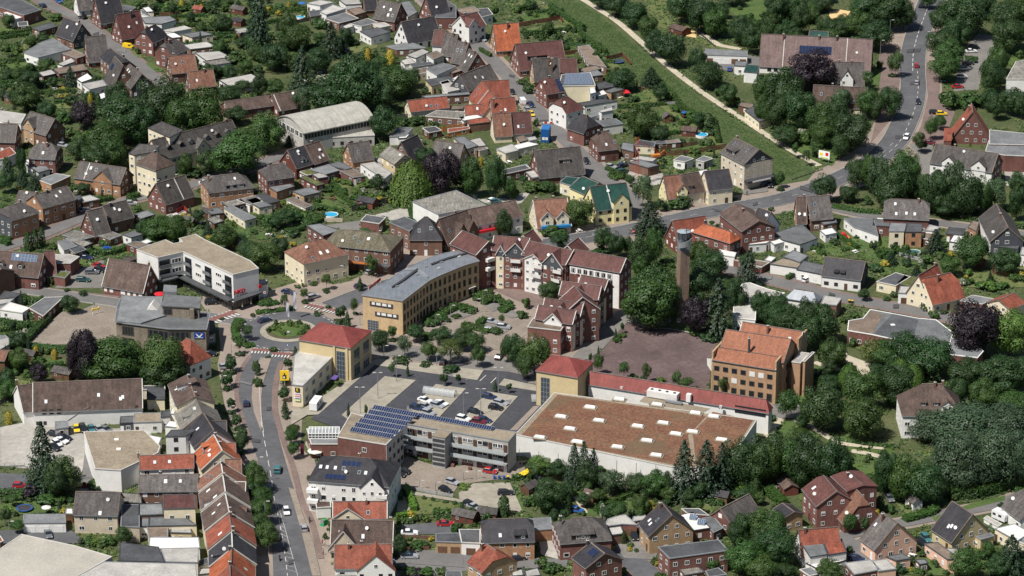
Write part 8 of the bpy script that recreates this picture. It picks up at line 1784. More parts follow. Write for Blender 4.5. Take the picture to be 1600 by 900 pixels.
fence([(30,225),(155,220)],1.2,ZINC,'low grey wire fence',slats=False);fence([(500,300),(590,295)],1.6,ZINC,'grey gate fence',slats=False)
T(1,3)
hedge([(935,360),(970,440),(990,500)],1.8,1.8,'hedgel','bright green clipped hedge');hedge([(880,540),(990,520)],1.6,1.4,'hedgel','bright green clipped hedge');hedge([(880,570),(985,570)],1.6,1.3);hedge([(1105,530),(1220,530)],2.2,2.0);hedge([(1245,600),(1240,640)],1.6,1.4);hedge([(1260,180),(1320,190)],1.2,1.6);hedge([(1365,205),(1500,225)],1.2,1.6);hedge([(800,775),(890,775)],1.8,1.4);hedge([(900,370),(900,430)],1.4,1.6)
fence([(905,345),(1130,395),(1230,408)],1.0,WALL['cc'],'low grey wall fence');fence([(915,740),(1080,735)],1.0,WALL['bk'],'low brick wall fence');fence([(890,660),(1120,670)],.9,WALL['bk'],'low brick wall fence')
T(2,3)
hedge([(1340,360),(1430,345),(1560,340)],2.5,1.8);hedge([(0,300),(120,290)],1.5,1.5);fence([(180,295),(330,300),(380,320)],1.6);fence([(1250,650),(1290,700)],1.6,WALL['cc'],'pale fence')
T(3,3)
hedge([(1130,410),(1300,400),(1480,350),(1600,320)],4,3.0);hedge([(850,560),(1010,520),(1050,490)],2.5,1.6);hedge([(0,380),(100,470)],3,2.2);hedge([(520,70),(640,90),(790,100)],.8,1.0);hedge([(1100,50),(1160,90)],2,1.5)
fence([(1000,790),(1160,890)],1.2,WALL['pk'],'low pink garden wall')
FULL()
scat([(0,70),(120,55),(140,130),(110,175),(0,180)],26);scat([(250,0),(480,0),(520,40),(470,75),(300,110),(250,60)],30);scat([(380,60),(560,60),(600,110),(480,130),(400,110)],34,'bbBBhco',.8,2.0)
scat([(800,0),(850,5),(1000,130),(1120,225),(960,235),(880,160),(820,60)],42);scat([(0,150),(60,150),(110,190),(30,200)],8)
scat([(380,290),(620,260),(680,300),(520,350),(400,345)],34,'bbBhhy');scat([(0,225),(70,235),(60,300),(0,310)],10,'bBct');scat([(230,330),(420,330),(470,400),(330,380)],28);scat([(110,290),(210,300),(200,320),(130,330)],6)
scat([(960,225),(1140,230),(1110,260),(970,260)],14);scat([(1260,365),(1600,390),(1600,440),(1480,450),(1330,410)],36);scat([(0,470),(110,485),(110,560),(0,600)],26);scat([(1150,560),(1400,600),(1380,700),(1180,670)],22,'BbBd',1.0,2.2)
scat([(800,740),(1060,740),(1200,770),(1160,830),(820,800)],56,'bBBhoa');scat([(1060,760),(1250,720),(1260,800),(1090,800)],20,'bBBd',.8,2.0);scat([(1300,690),(1600,740),(1600,790),(1420,800),(1330,760)],24,'bB');scat([(1380,830),(1600,860),(1600,900),(1390,900)],20,'bhB')
scat([(620,800),(840,780),(880,860),(650,850)],14);scat([(0,790),(120,790),(120,830),(20,830)],6);scat([(1180,440),(1500,480),(1580,600),(1320,600)],20,'BbB',1,2);scat([(1180,60),(1400,90),(1350,240),(1190,220)],40,'bBBdo',1.0,2.6);scat([(1010,0),(1350,0),(1400,60),(1180,90)],50,'Bbdo',1.2,2.8);scat([(1500,0),(1600,0),(1600,160),(1480,160)],20,'Bbd',1,2.6)
scat([(1210,270),(1280,240),(1600,300),(1600,350),(1330,330)],36,'BbBdb',1,2.4);scat([(890,480),(1000,400),(1060,420),(1060,480)],10,'Bb');scat([(560,300),(650,290),(640,320),(570,330)],6)
scat([(250,60),(400,60),(410,140),(300,125),(250,100)],40,'bBdohB',.9,2.2);scat([(610,110),(720,150),(720,220),(630,235),(600,180)],26,'bBBh');scat([(380,130),(470,150),(440,170),(350,155)],12);scat([(0,0),(60,40),(130,100),(60,140),(0,140)],24,'bBhdo')
scat([(200,0),(420,0),(420,60),(260,60)],46,'bBhodc',.7,1.6);scat([(420,10),(560,40),(560,90),(430,80)],26,'bBhod');scat([(800,0),(870,10),(960,90),(1080,190),(1000,210),(880,120)],40,'bBho');scat([(0,100),(110,110),(120,180),(0,190)],24,'bBhd')
for p in([(0,62),(48,55)],[(252,12),(330,8)],[(262,30),(320,26)],[(268,44),(400,36)],[(310,58),(400,52)],[(420,22),(480,18)],[(400,95),(470,90)],[(470,76),(560,70)],[(560,95),(620,92)],[(0,98),(55,93)],[(0,115),(60,110)],[(0,138),(100,128)],[(30,150),(110,144)],[(870,70),(930,75)],[(905,95),(960,100)],[(960,170),(1040,165)],[(985,190),(1060,188)],[(1000,215),(1080,208)],[(830,22),(880,18)],[(440,300),(500,318)],[(520,300),(560,330)],[(1300,365),(1340,390)],[(1370,372),(1372,400)],[(1440,380),(1600,400)],[(0,520),(70,512)],[(0,545),(90,552)],[(20,580),(100,572)],[(830,760),(900,775)],[(930,800),(1000,770)],[(1060,780),(1130,790)],[(1500,820),(1560,870)],[(640,330),(650,360)],[(380,345),(430,360)]):hedge(p,1.3,1.5)
V(560,360,3.75)
for p in([(392,548),(450,500),(505,520)],[(505,498),(590,452),(690,484)],[(612,562),(700,585),(830,605)],[(730,440),(805,402),(850,440)],[(650,385),(750,392)],[(840,488),(900,455)],[(700,560),(745,530)]):hedge(p,2.2,1.5)
# ================================================================ VEHICLES
T(0,0);CARS('265 35 -30 -18 navy estate;368 8 30 16 blue hatch');car(800,292,10,1.5,'yellow','van',label='bright yellow van parked on the lane verge between brick gable houses',sc=.85)
T(1,0);CARS('1410 250 10 2 silver hatch;1245 634 10 1 black hatch')
T(2,0);CARS('2 575 8 10 black saloon;92 682 -8 -10 silver hatch;122 657 8 9 navy estate;122 714 8 9 yellow hatch;1360 432 1 -8 blue hatch');car(65,638,-8,-11,'white','van',label='white delivery van parked in the lane beside a blue car')
T(3,0);CARS('957 37 3 -10 black suv;928 410 -1 -10 red hatch;928 517 0 -10 silver hatch;938 638 0 10 black hatch;865 858 -6 10 white estate');CARS('1285 295 10 -.5 black saloon;1270 319 10 -.5 white saloon;1250 396 10 -.5 black saloon;1226 428 10 -.5 silver estate;1212 478 10 -.5 white hatch;1186 541 10 -.5 red saloon;1092 498 2 10 green suv;1045 702 10 0 black estate;1085 710 10 0 yellow hatch;240 735 10 0 red hatch;1012 892 10 1 darkred saloon')
T(0,1);CARS('1285 243 10 -1 white saloon;526 412 10 -3 grey saloon;820 370 10 0 silver hatch;618 762 10 3 red saloon;628 785 10 2 black hatch;575 800 10 0 grey estate;520 848 10 .5 green estate;1592 296 10 -2 black estate;540 710 10 1 navy saloon;395 8 10 2 silver hatch')
T(1,1);CARS('505 826 10 -3 navy suv;650 888 10 -3 navy hatch;1495 358 10 -2 teal hatch;1478 352 10 -4 white hatch;716 800 10 -4 silver hatch')
T(2,1);CARS('466 110 6 10 black estate;620 142 10 2 silver hatch;693 134 10 -3 navy estate;692 172 10 -3 green suv;1586 250 10 -1 black estate;1555 787 10 -4 red hatch')
T(3,1);CARS('10 255 4 8 black saloon;243 848 10 -5 white hatch')
T(3,2);CARS('885 55 4 9 white estate')
T(0,2);CARS('1322 90 10 -.5 black suv;1310 410 10 .5 black estate;1410 492 10 -1 silver hatch;1537 722 -1 -10 navy hatch');CARS('478 882 2 8 yellow hatch;520 880 4 8 black suv;572 882 3 8 teal hatch;622 884 8 6 silver saloon;665 886 8 4 grey saloon;405 886 8 -5 blue hatch')
T(0,3);CARS('400 36 10 2 black estate;384 55 10 3 white saloon;356 72 8 6 white hatch;338 14 10 2 black hatch;125 335 10 0 red hatch;302 640 3 9 grey saloon;345 98 8 5 black hatch')
T(1,2);CARS('203 25 10 2 navy saloon;360 53 10 -3 silver estate;55 203 10 -3 navy saloon;1168 465 4 -9 black hatch;1518 431 5 -7 black hatch;1472 208 10 2 silver saloon;1468 266 10 2 silver estate;1550 243 10 1 silver suv;1236 301 8 -4 silver hatch')
CARS('1058 702 10 3 white saloon;1158 721 10 3 white saloon;1135 734 10 3 silver estate;1062 742 10 3 silver hatch;1008 752 10 2.5 navy suv;1080 783 10 3 silver suv;1460 684 10 2 navy suv;1532 719 10 2.5 silver estate;1500 751 10 2 black suv;1372 776 10 2.5 black estate;1298 820 10 2.5 white suv;1395 837 10 2 darkred suv;1430 826 10 3 navy estate','')
T(1,3);CARS('135 236 2 -10 teal suv;78 352 1 -10 navy hatch;190 497 2 10 white hatch;300 601 -2 -10 silver hatch;132 660 2 -10 black hatch');CARS('892 266 10 2 black hatch;918 246 10 2 black suv;1228 313 10 3 silver hatch;1184 362 10 4 black hatch;1464 246 10 1.5 red hatch;1562 380 10 0 black estate;1340 455 10 5 black estate;1364 470 10 4 silver saloon;1184 574 10 0 red saloon;960 630 10 0 white saloon;960 776 10 0 silver estate;840 822 3 -9 blue hatch','')
T(2,3);CARS('42 789 10 -1 black hatch;765 652 3 9 black saloon;405 489 10 2 blue hatch')
T(3,3);CARS('988 665 6 7 teal estate;966 697 8 5 black estate;760 416 6 8 grey hatch;556 792 10 3 navy saloon;700 905 10 3 black saloon')
def camper(x,y,dx,dy,label,caravan=False):
 a=q((x,y),.6);b=q((x+dx,y+dy),.6);r=thing('caravan' if caravan else 'camper_van',label,'caravan' if caravan else 'camper van',(a.x,a.y,.1),atan2((b-a).y,(b-a).x))
 L=2.3 if caravan else 3.1
 prof=[(-L,.45),(-L,2.5),(-L+.2,2.75),(L-.9,2.8),(L-.1,2.4),(L,1.9),(L-.2,1.7),(L-.2,.45)]if caravan else[(-L,.45),(-L,2.7),(-L+.2,2.85),(L-1.0,2.9),(L-.55,2.45),(L-.9,2.0),(L-.9,.45)]
 _ext(MB(),prof,-1.12,1.12).build('body',[PAINT['white']],r)
 if not caravan:_ext(MB(),[(L-1.3,.4),(L-1.3,2.0),(L-.75,1.95),(L-.2,1.25),(L+.3,1.05),(L+.35,.4)],-1.0,1.0).build('cab',[PAINT['white']],r);_ext(MB(),[(L-.8,1.3),(L-.75,1.9),(L-.7,1.93),(L-.2,1.3)],-.9,.9).build('windscreen',[CGL],r)
 for sy,rz in((-1.125,0),(1.125,pi)):
  for xx in(-1.4,.5):win(r,'K',xx,sy,1.75,rz,1.0,.6)
 for xx in((0,)if caravan else(-1.7,1.9)):
  for sy in(-1,1):ob('wheel',CARM['hatch']['wheel0'][0],r,(xx,sy*1.0,.32))
 MB().box(-.4,.4,-.35,.35,2.8,2.95).build('roof_hatch',[TRIM],r);foot([(a.x+u,a.y+v)for u,v in((-3,-3),(3,-3),(3,3),(-3,3))])
T(1,2);camper(378,738,60,-75,'white camper van parked at the tip of the cream office wing')
T(3,3);camper(1455,540,60,25,'white caravan parked behind the low wall beside the yellow gable house',True)
# ================================================================ PEOPLE ON THE STREETS
T(1,3)
for a_ in((415,712,.5,(.5,.05,.06),(.05,.06,.1),'person in a red top walking on the main street pavement'),(430,718,.8,(.7,.7,.68),(.3,.28,.25),'person in a white top walking beside the one in red'),(420,770,-2,(.45,.4,.38),(.12,.1,.1),'person in pale clothes walking alone lower down the pavement'),(948,150,0,(.7,.68,.65),(.1,.1,.12),'person in a white top standing at the brick terrace entrance')):person(*a_)
T(2,0)
for a_ in((40,522,.3,(.6,.6,.62),(.08,.1,.18),'person in light clothes standing at the lane corner under the bush'),(56,526,1.2,(.2,.25,.4),(.5,.48,.45),'person in a blue top standing at the lane corner beside another')):person(*a_)
T(2,1);person(1468,325,.3,(.03,.03,.04),(.03,.03,.05),'person in dark clothes walking past the forecourt of the guest house')
def bike(x,y,dx,dy,moto,label,shirt):
 a=q((x,y),0);b=q((x+dx,y+dy),0);an=atan2((b-a).y,(b-a).x);r=thing('motorcycle' if moto else 'bicycle',('black motorcycle' if moto else 'dark bicycle')+' '+label,'motorcycle' if moto else 'bicycle',(a.x,a.y,.12),an)
 for xx in(-.52,.52):
  w=MB();w.cyl((0,-.05,0),(0,.05,0),.33,.33,12);w.build('wheel',[RUB],r,(xx,0,.33))
 f=MB();f.bar((-.5,0,.35),(-.05,0,.75),.06 if not moto else .2);f.bar((-.05,0,.75),(.4,0,.7),.06 if not moto else .28);f.bar((.4,0,.95),(.52,0,.33),.06);f.bar((-.05,0,.75),(0,0,.35),.06 if not moto else .25);f.build('frame',[DARK],r)
 h=MB();h.bar((.38,-.3,1.0),(.38,.3,1.0),.05);h.build('handlebar',[DARK],r);MB().box(-.28,.05,-.1,.1,.8,.88).build('saddle',[RUB],r)
 p=person(x,y,an-pi/2,shirt,(.04,.04,.06),'person in dark clothes riding the '+('motorcycle' if moto else 'bicycle')+' '+label,True);p.location.z=.12;p.location.x-=.1*cos(an);p.location.y-=.1*sin(an)
T(1,3);bike(335,565,1,-9,False,'on the main street pavement',(.06,.06,.08));bike(148,805,1,9,True,'on the main street near the bottom edge',(.02,.02,.02))
# ================================================================ STREET FURNITURE
T(1,2)
for(x,y,h,ar)in((762,697,8.3,2),(652,790,8.3,2),(1405,800,8.3,2),(878,590,8.3,1),(1298,800,7,2),(1515,665,8.3,2),(800,440,4,1),(1130,490,4,1),(1217,205,5,1),(1375,165,5,1),(1418,110,5,1),(1120,245,4,1),(915,440,4,1),(650,235,4,1)):lamp(x,y,h,ar,'tall grey lamp post' if h>6 else 'short lamp post')
T(0,2);
for(x,y)in((1448,450),(1295,540),(1390,650),(1440,840)):lamp(x,y,5,1,'short lamp post')
T(1,3)
for(x,y)in((60,610),(20,330)):lamp(x,y,8,1,'tall street lamp over the main street trees',.9,.3)
for(x,y)in((1020,360),(1122,372),(1297,305),(1375,300),(1482,290)):lamp(x,y,2.6,1,'low white lamp post')
T(3,0);
for(x,y)in((700,380),(760,250),(985,325),(660,750)):lamp(x,y,8,1,'street lamp beside the main road')
T(0,1);lamp(1355,185,8,1,'tall street lamp');lamp(1270,205,6,1,'short street lamp');T(0,3);lamp(62,690,6,1,'single lamp post')
T(2,3);lamp(447,470,4,1,'short white garden lamp');T(1,1);lamp(520,875,6,1,'street lamp')
T(1,2)
def flag(x,y,h,lab):
 p=q((x,y),.6);r=thing('flag_pole',lab,'flag',(p.x,p.y,.5));MB().cyl((0,0,0),(0,0,h),.06,.04,6).build('pole',[ZINC],r)
 b=MB();n=8
 vs=[]
 for i in range(n+1):
  z=h-.2-i*(h*.62)/n
  for j in range(4):vs.append((.05+j*.3,.12*sin(i*.8+j*1.3)-.05*j,z-.18*j))
 b.add(vs,[(i*4+j,i*4+j+1,i*4+j+5,i*4+j+4)for i in range(n)for j in range(3)]);b.build('flag',[M('flag_cloth',(.42,.41,.47),.9,.05)],r);return r
flag(190,222,7.5,'front white flag on a pole on the roundabout island');flag(235,185,9,'rear white flag on a pole on the roundabout island')
rr=random.Random(8)
for k in range(26):
 a=rr.uniform(0,2*pi);d=rr.choice((3.0,4.6,5.9))+rr.uniform(-.4,.4);SHRUBS.append(('b' if d>5 else 'h',RC.x+d*cos(a),RC.y+d*sin(a),rr.uniform(.7,1.1),rr.uniform(.9,1.2),5000+k))
p=q((195,285),.6);_r=thing('planting_box','grey slab plinth on the front of the roundabout island','plinth',(p.x,p.y,.6),.4);MB().box(-.8,.8,-.6,.6,0,.5).build('slab',[ZINC],_r);MB().box(-.6,.6,-.4,.4,.5,.56).build('top',[TRIM],_r)
p=q((180,620),0);_r=thing('pylon_sign','square yellow pylon sign with a black figure beside the cream office wing','sign',(p.x,p.y,0),.1);MB().box(-.12,.12,-.1,.1,0,2.2).build('post',[ZINC],_r);MB().box(-1.3,1.3,-.2,.2,2.2,5.2).build('board',[SY],_r)
MB().box(-.55,.55,-.23,-.205,2.7,3.9).box(-.2,.2,-.23,-.205,3.95,4.5).build('symbol',[BLACK],_r);MB().box(-.35,.1,-.25,-.235,2.9,3.5).build('symbol_inset',[SW],_r)
for(x,y,lb)in((198,405,'by the southern crossing of the roundabout'),(55,75,'on the verge of the shop forecourt')):
 p=q((x,y),0);_r=thing('road_sign','small round road sign '+lb,'road sign',(p.x,p.y,0),.1);MB().cyl((0,0,0),(0,0,2.3),.04,.04,6).build('post',[ZINC],_r);MB().cyl((0,-.03,2.5),(0,-.08,2.5),.42,.42,14).build('disc',[SB if y>100 else SW],_r);MB().cyl((0,-.081,2.5),(0,-.09,2.5),.24,.24,12).build('symbol',[SW if y>100 else SR],_r)
T(2,1);p=q((758,590),0);_r=thing('road_sign','red no entry sign beside the main road near the conifer','road sign',(p.x,p.y,0),.1);MB().cyl((0,0,0),(0,0,2.2),.04,.04,6).build('post',[ZINC],_r);MB().cyl((0,-.03,2.5),(0,-.08,2.5),.5,.5,14).build('disc',[SR],_r);MB().box(-.35,.35,-.095,-.082,2.42,2.58).build('bar',[SW],_r)
T(3,1);r=sign_board(350,118,4.2,2.8,1.6,10,2,[SW],'white billboard with red and yellow print beside the embankment path')
MB().box(-1.7,-.5,-.135,-.121,2.5,3.6).build('print',[SY],r);MB().box(.5,1.6,-.135,-.121,2.7,3.9).build('print',[SR],r);MB().box(-1.6,1.6,-.135,-.121,1.75,2.1).build('print',[SG_],r)
p=q((483,325),0);_r=thing('pylon_sign','narrow light blue pylon sign at the main road fork','sign',(p.x,p.y,0),.2);MB().box(-.45,.45,-.15,.15,0,3.6).build('board',[M('sign_sky_blue',(.08,.35,.5),.6,.04)],_r);MB().box(-.3,.3,-.18,-.155,2.6,3.2).build('panel',[SW],_r)
T(2,0)
def container(x,y,dx,dy,label):
 a=q((x,y),0);b=q((x+dx,y+dy),0);r=thing('site_container',label,'container',(a.x,a.y,.1),atan2((b-a).y,(b-a).x));m=MB();m.box(-1.4,1.4,-2.6,2.6,.1,4.9)
 for i in range(13):x_=-1.3+i*.216;m.box(x_-.03,x_+.03,-2.64,-2.6,.2,4.8);
 for i in range(24):y_=-2.5+i*.216;m.box(-1.44,-1.4,y_-.03,y_+.03,.2,4.8)
 m.build('body',[M('container_blue',(.015,.1,.3),.5,.1)],r)
 for xx in(-.5,.6):win(r,'d',xx,-2.65,1.6,0,.9,1.0)
 MB().box(-1.42,1.42,-2.62,2.62,4.9,5.0).build('roof',[M('container_roof',(.03,.14,.36),.5,.1)],r)
container(212,880,10,.5,'bright blue stacked site container standing in the lane')
p=q((220,780),0);_r=thing('barrier','red and white roadworks barrier across the lane beside the blue container','barrier',(p.x,p.y,0),.05)
for k in range(4):MB().box(-2+k,-1.05+k,-.05,.05,.5,1.1).build('board',[SR if k%2 else SW],_r)
MB().box(-1.9,-1.8,-.3,.3,0,1.2).box(1.8,1.9,-.3,.3,0,1.2).build('feet',[DARK],_r);_r.children[-1].name='stand'
T(2,1)
def crane():
 p=q((778,265),0);r=thing('tower_crane','small red lattice tower crane behind the green roofed house','crane',(p.x,p.y,0));RED=M('crane_red',(.42,.07,.04),.6,.1)
 def lattice(mb,a,b,w,n):
  a=Vector(a);b=Vector(b);d=(b-a).normalized();up=Vector((0,1,0))if abs(d.z)>.8 else Vector((0,0,1));u=d.cross(up).normalized()*w/2;v=d.cross(u).normalized()*w/2
  cs=[u+v,u-v,-u-v,-u+v]
  for c in cs:mb.bar(a+c,b+c,.11)
  for i in range(n):
   p0=a.lerp(b,i/n);p1=a.lerp(b,(i+1)/n)
   for k in range(4):mb.bar(p0+cs[k],p1+cs[(k+1)%4],.07)
  return mb
 lattice(MB(),(0,0,0),(0,0,17.5),1.1,16).build('mast',[RED],r);lattice(MB(),(0,0,16.2),(9.5,6.0,9.5),.8,12).build('jib',[RED],r)
 m=MB();m.bar((0,0,17.5),(9.5,6,9.8),.05).bar((9.5,6,9.4),(9.5,6,4.5),.04);m.build('cable',[DARK],r);MB().box(-1.3,1.3,-1.3,1.3,0,.9).build('base',[WALL['cc']],r);MB().box(.2,1.4,-.9,.1,.9,2.3).build('control_box',[ROOF['fw']],r)
crane()
p=q((900,90),0);_r=thing('digger','orange construction machine parts lying behind the brick garages','machine',(p.x,p.y,0),.4);ORG=M('machine_orange',(.5,.17,.04),.6,.1);MB().box(-1.6,1.4,-.8,.8,.6,1.5).build('body',[ORG],_r);MB().box(-1.4,1.2,-1,-.7,0,.6).box(-1.4,1.2,.7,1,0,.6).build('track',[RUB],_r);MB().bar((1.2,0,1.3),(3.2,0,2.6),.3).bar((3.2,0,2.6),(4.4,0,.8),.22).build('arm',[ORG],_r)
T(1,3);parasol(418,128,2.4,label='large white parasol on the cafe terrace');parasol(372,160,2.2,label='white parasol at the street corner of the cafe terrace');parasol(1510,215,1.2,label='small white parasol at the brick terrace of the balcony block');
bin_(1490,297,'blue','blue','blue wheeled bin at the left end of the row beside the court');bin_(1520,297,'blue','blue','blue wheeled bin in the middle of the row beside the court');bin_(1550,297,'blue','blue','blue wheeled bin at the right end of the row beside the court');bin_(1575,298,'black','yellow','black bin with a yellow lid beside the blue bins')
p=q((290,155),0);_r=thing('banner_post','dark red banner post on the pavement by the cafe terrace','banner',(p.x,p.y,0));MB().cyl((0,0,0),(0,0,4),.05,.05,6).build('pole',[ZINC],_r);MB().box(-.5,.5,-.06,-.01,.8,3.8).build('banner',[M('banner_maroon',(.13,.02,.04),.8,.05)],_r)
p=q((428,575),0);_r=thing('boat_cover','bright green covered slide standing by the street garden','garden slide',(p.x,p.y,0),1.2);MB().add([(-1.6,-.5,0),(1.6,-.5,0),(1.6,.5,0),(-1.6,.5,0),(-1.4,-.45,1.6),(.6,-.45,1.2),(.6,.45,1.2),(-1.4,.45,1.6)],[(4,5,6,7),(0,1,5,4),(1,2,6,5),(2,3,7,6),(3,0,4,7)]).build('slide',[M('plastic_green',(.02,.3,.12),.5,.05)],_r);MB().box(-1.5,-1.3,-.4,.4,0,1.9).build('ladder',[ZINC],_r)
T(0,2);parasol(1000,75,1.8,M('parasol_red',(.5,.02,.03),.8,.05),'red parasol behind the upper storey of the stone bank');bin_(925,888,'blue','blue','blue bin in the main street backyard')
p=q((600,165),0);_r=thing('barrier_gate','yellow and white height barrier on the court behind the bank','barrier',(p.x,p.y,0),.6);MB().box(-1.1,-.9,-.1,.1,0,2.4).box(.9,1.1,-.1,.1,0,2.4).build('post',[SW],_r);MB().box(-1.4,1.4,-.12,.12,1.5,2.0).build('beam',[SY],_r)
T(3,2);bin_(508,95,'black','yellow','black bin with yellow lid, left one on the side street');bin_(526,97,'black','yellow','black bin with yellow lid, right one on the side street')
T(0,3);trampoline(155,490,2.2,'blue trampoline with a net on the lawn by the white garages');parasol(292,515,1.3,label='closed white parasol behind the white garages')
p=q((532,345),0);_r=thing('garden_tractor','small red garden tractor beside the hedge by the beige house','tractor',(p.x,p.y,0),1.2);MB().box(-.8,.9,-.45,.45,.4,.95).build('body',[PAINT['red']],_r);MB().box(-.7,-.1,-.35,.35,.95,1.6).build('seat',[RUB],_r)
for sx in(-.5,.6):
 for sy in(-.5,.5):ob('wheel',CARM['hatch']['wheel0'][0],_r,(sx,sy,.31))
T(1,0);trampoline(555,325,1.9,'dark trampoline with a net beside the tall conifer');pool(280,118,1.8,'small turquoise paddling pool by the white garages');parasol(290,50,1.6,M('parasol_blue',(.03,.12,.35),.8,.05),'blue parasol over the paddling pool');parasol(570,155,1.6,M('parasol_orange',(.5,.14,.03),.8,.05),'orange awning parasol on the terrace')
T(0,1);p=q((670,655),0);_r=thing('covered_mound','blue tarpaulin covered mound on the hedged lawn','tarpaulin',(p.x,p.y,0),.2);MB().add([(-1.6,-.9,0),(1.6,-.9,0),(1.6,.9,0),(-1.6,.9,0),(-.9,-.4,.9),(.9,-.3,.7),(.8,.4,.7),(-.8,.4,.9)],[(4,5,6,7),(0,1,5,4),(1,2,6,5),(2,3,7,6),(3,0,4,7)]).build('tarpaulin',[M('tarpaulin_blue',(.02,.08,.35),.6,.1)],_r);MB().box(-1.7,1.7,-1,1,0,.1).build('edge',[DARK],_r)
fence([(1105,440),(1150,415),(1170,435)],1.8,M('cloth_red_dark',(.22,.03,.03),.9,.1),'dark red windbreak fence')
T(2,3)
p=q((100,275),0);_r=thing('skip','yellow and black skip container on the drive behind the balcony block','skip',(p.x,p.y,0),.9);MB().add([(-2.6,-.9,0),(2.6,-.9,0),(2.6,.9,0),(-2.6,.9,0),(-3.0,-1.1,1.6),(3.0,-1.1,1.6),(3.0,1.1,1.6),(-3.0,1.1,1.6)],[(0,1,5,4),(1,2,6,5),(2,3,7,6),(3,0,4,7),(0,3,2,1)]).build('body',[BLACK],_r);MB().box(-2.9,2.9,-1.0,1.0,1.45,1.6).build('lid',[SY],_r)
for(x,y)in((150,285),(170,300),(340,310)):bin_(x,y,'white','white')
T(3,1);p=q((475,585),0);_r=thing('bouncy_castle','red inflatable play tent on the terrace by the white cottage','play tent',(p.x,p.y,0),.2);MB().add([(-1.5,-1,0),(1.5,-1,0),(1.5,1,0),(-1.5,1,0),(0,-.9,1.9),(0,.9,1.9)],[(0,1,4),(1,2,5,4),(2,3,5),(3,0,4,5)]).build('tent',[SR],_r);MB().box(-1.6,1.6,-1.1,1.1,0,.2).build('mat',[SO],_r)
pool(915,690,2.0,'dark green covered garden pool in the right hand gardens',M('pool_cover',(.03,.1,.09),.6,.1))
T(2,0);p=q((715,605),0);_r=thing('garden_tent','red garden tent on the terrace beside the tan annex','tent',(p.x,p.y,0),.2);MB().add([(-1.3,-1.3,1.8),(1.3,-1.3,1.8),(1.3,1.3,1.8),(-1.3,1.3,1.8),(0,0,2.8)],[(0,1,4),(1,2,4),(2,3,4),(3,0,4)]).build('canopy',[SR],_r);_m=MB();[_m.box(sx*1.25-.04,sx*1.25+.04,sy*1.25-.04,sy*1.25+.04,0,1.8)for sx in(-1,1)for sy in(-1,1)];_m.build('frame',[ZINC],_r)
p=q((1078,740),0);_r=thing('climbing_frame','blue climbing frame with slide on the embankment garden lawn','climbing frame',(p.x,p.y,0),.3);_m=MB();[_m.box(sx*.7-.06,sx*.7+.06,sy*.7-.06,sy*.7+.06,0,2.2)for sx in(-1,1)for sy in(-1,1)];_m.box(-.8,.8,-.8,.8,1.1,1.2);_m.build('frame',[WALL['wd']],_r);MB().add([(-.9,-.9,2.2),(.9,-.9,2.2),(.9,.9,2.2),(-.9,.9,2.2),(0,0,3.0)],[(0,1,4),(1,2,4),(2,3,4),(3,0,4)]).build('roof',[PAINT['blue']],_r);MB().bar((.8,0,1.1),(2.6,0,.1),.5,.08).build('slide',[PAINT['blue']],_r)
def gtable(x,y,mat):
 p=q((x,y),0);r=thing('garden_table',None,'garden table',(p.x,p.y,.05),x*.37,'garden tables on the plots',auto='%s garden table with benches'%('white' if mat is ROOF['fw']else 'brown'))
 MB().box(-.9,.9,-.45,.45,.7,.76).build('top',[mat],r);_m=MB();[_m.box(sx*.8-.04,sx*.8+.04,sy*.35-.04,sy*.35+.04,0,.7)for sx in(-1,1)for sy in(-1,1)];_m.build('legs',[mat],r).name='leg_frame'
 for sy in(-.85,.85):MB().box(-.85,.85,sy-.2,sy+.2,.4,.46).box(-.7,-.62,sy-.15,sy+.15,0,.4).box(.62,.7,sy-.15,sy+.15,0,.4).build('bench',[mat],r)
FULL()
for i,(x,y)in enumerate(((62,18),(18,116),(86,140),(330,22),(300,32),(350,80),(385,50),(415,64),(560,66),(492,78),(500,115),(480,128),(520,312),(552,282),(420,368),(480,334),(275,338),(310,350),(335,345),(830,16),(880,52),(1005,140),(970,155),(1030,200),(1050,52),(1375,345),(1335,395),(1440,340),(1275,395),(1010,392),(840,775),(918,770),(1120,745),(1300,780),(1425,870),(1545,845),(1500,815),(640,815),(20,545),(65,572),(45,770),(655,222),(700,215),(760,240),(795,255),(860,520),(905,362))):gtable(x,y,ROOF['fw']if i%3 else WALL['wd'])
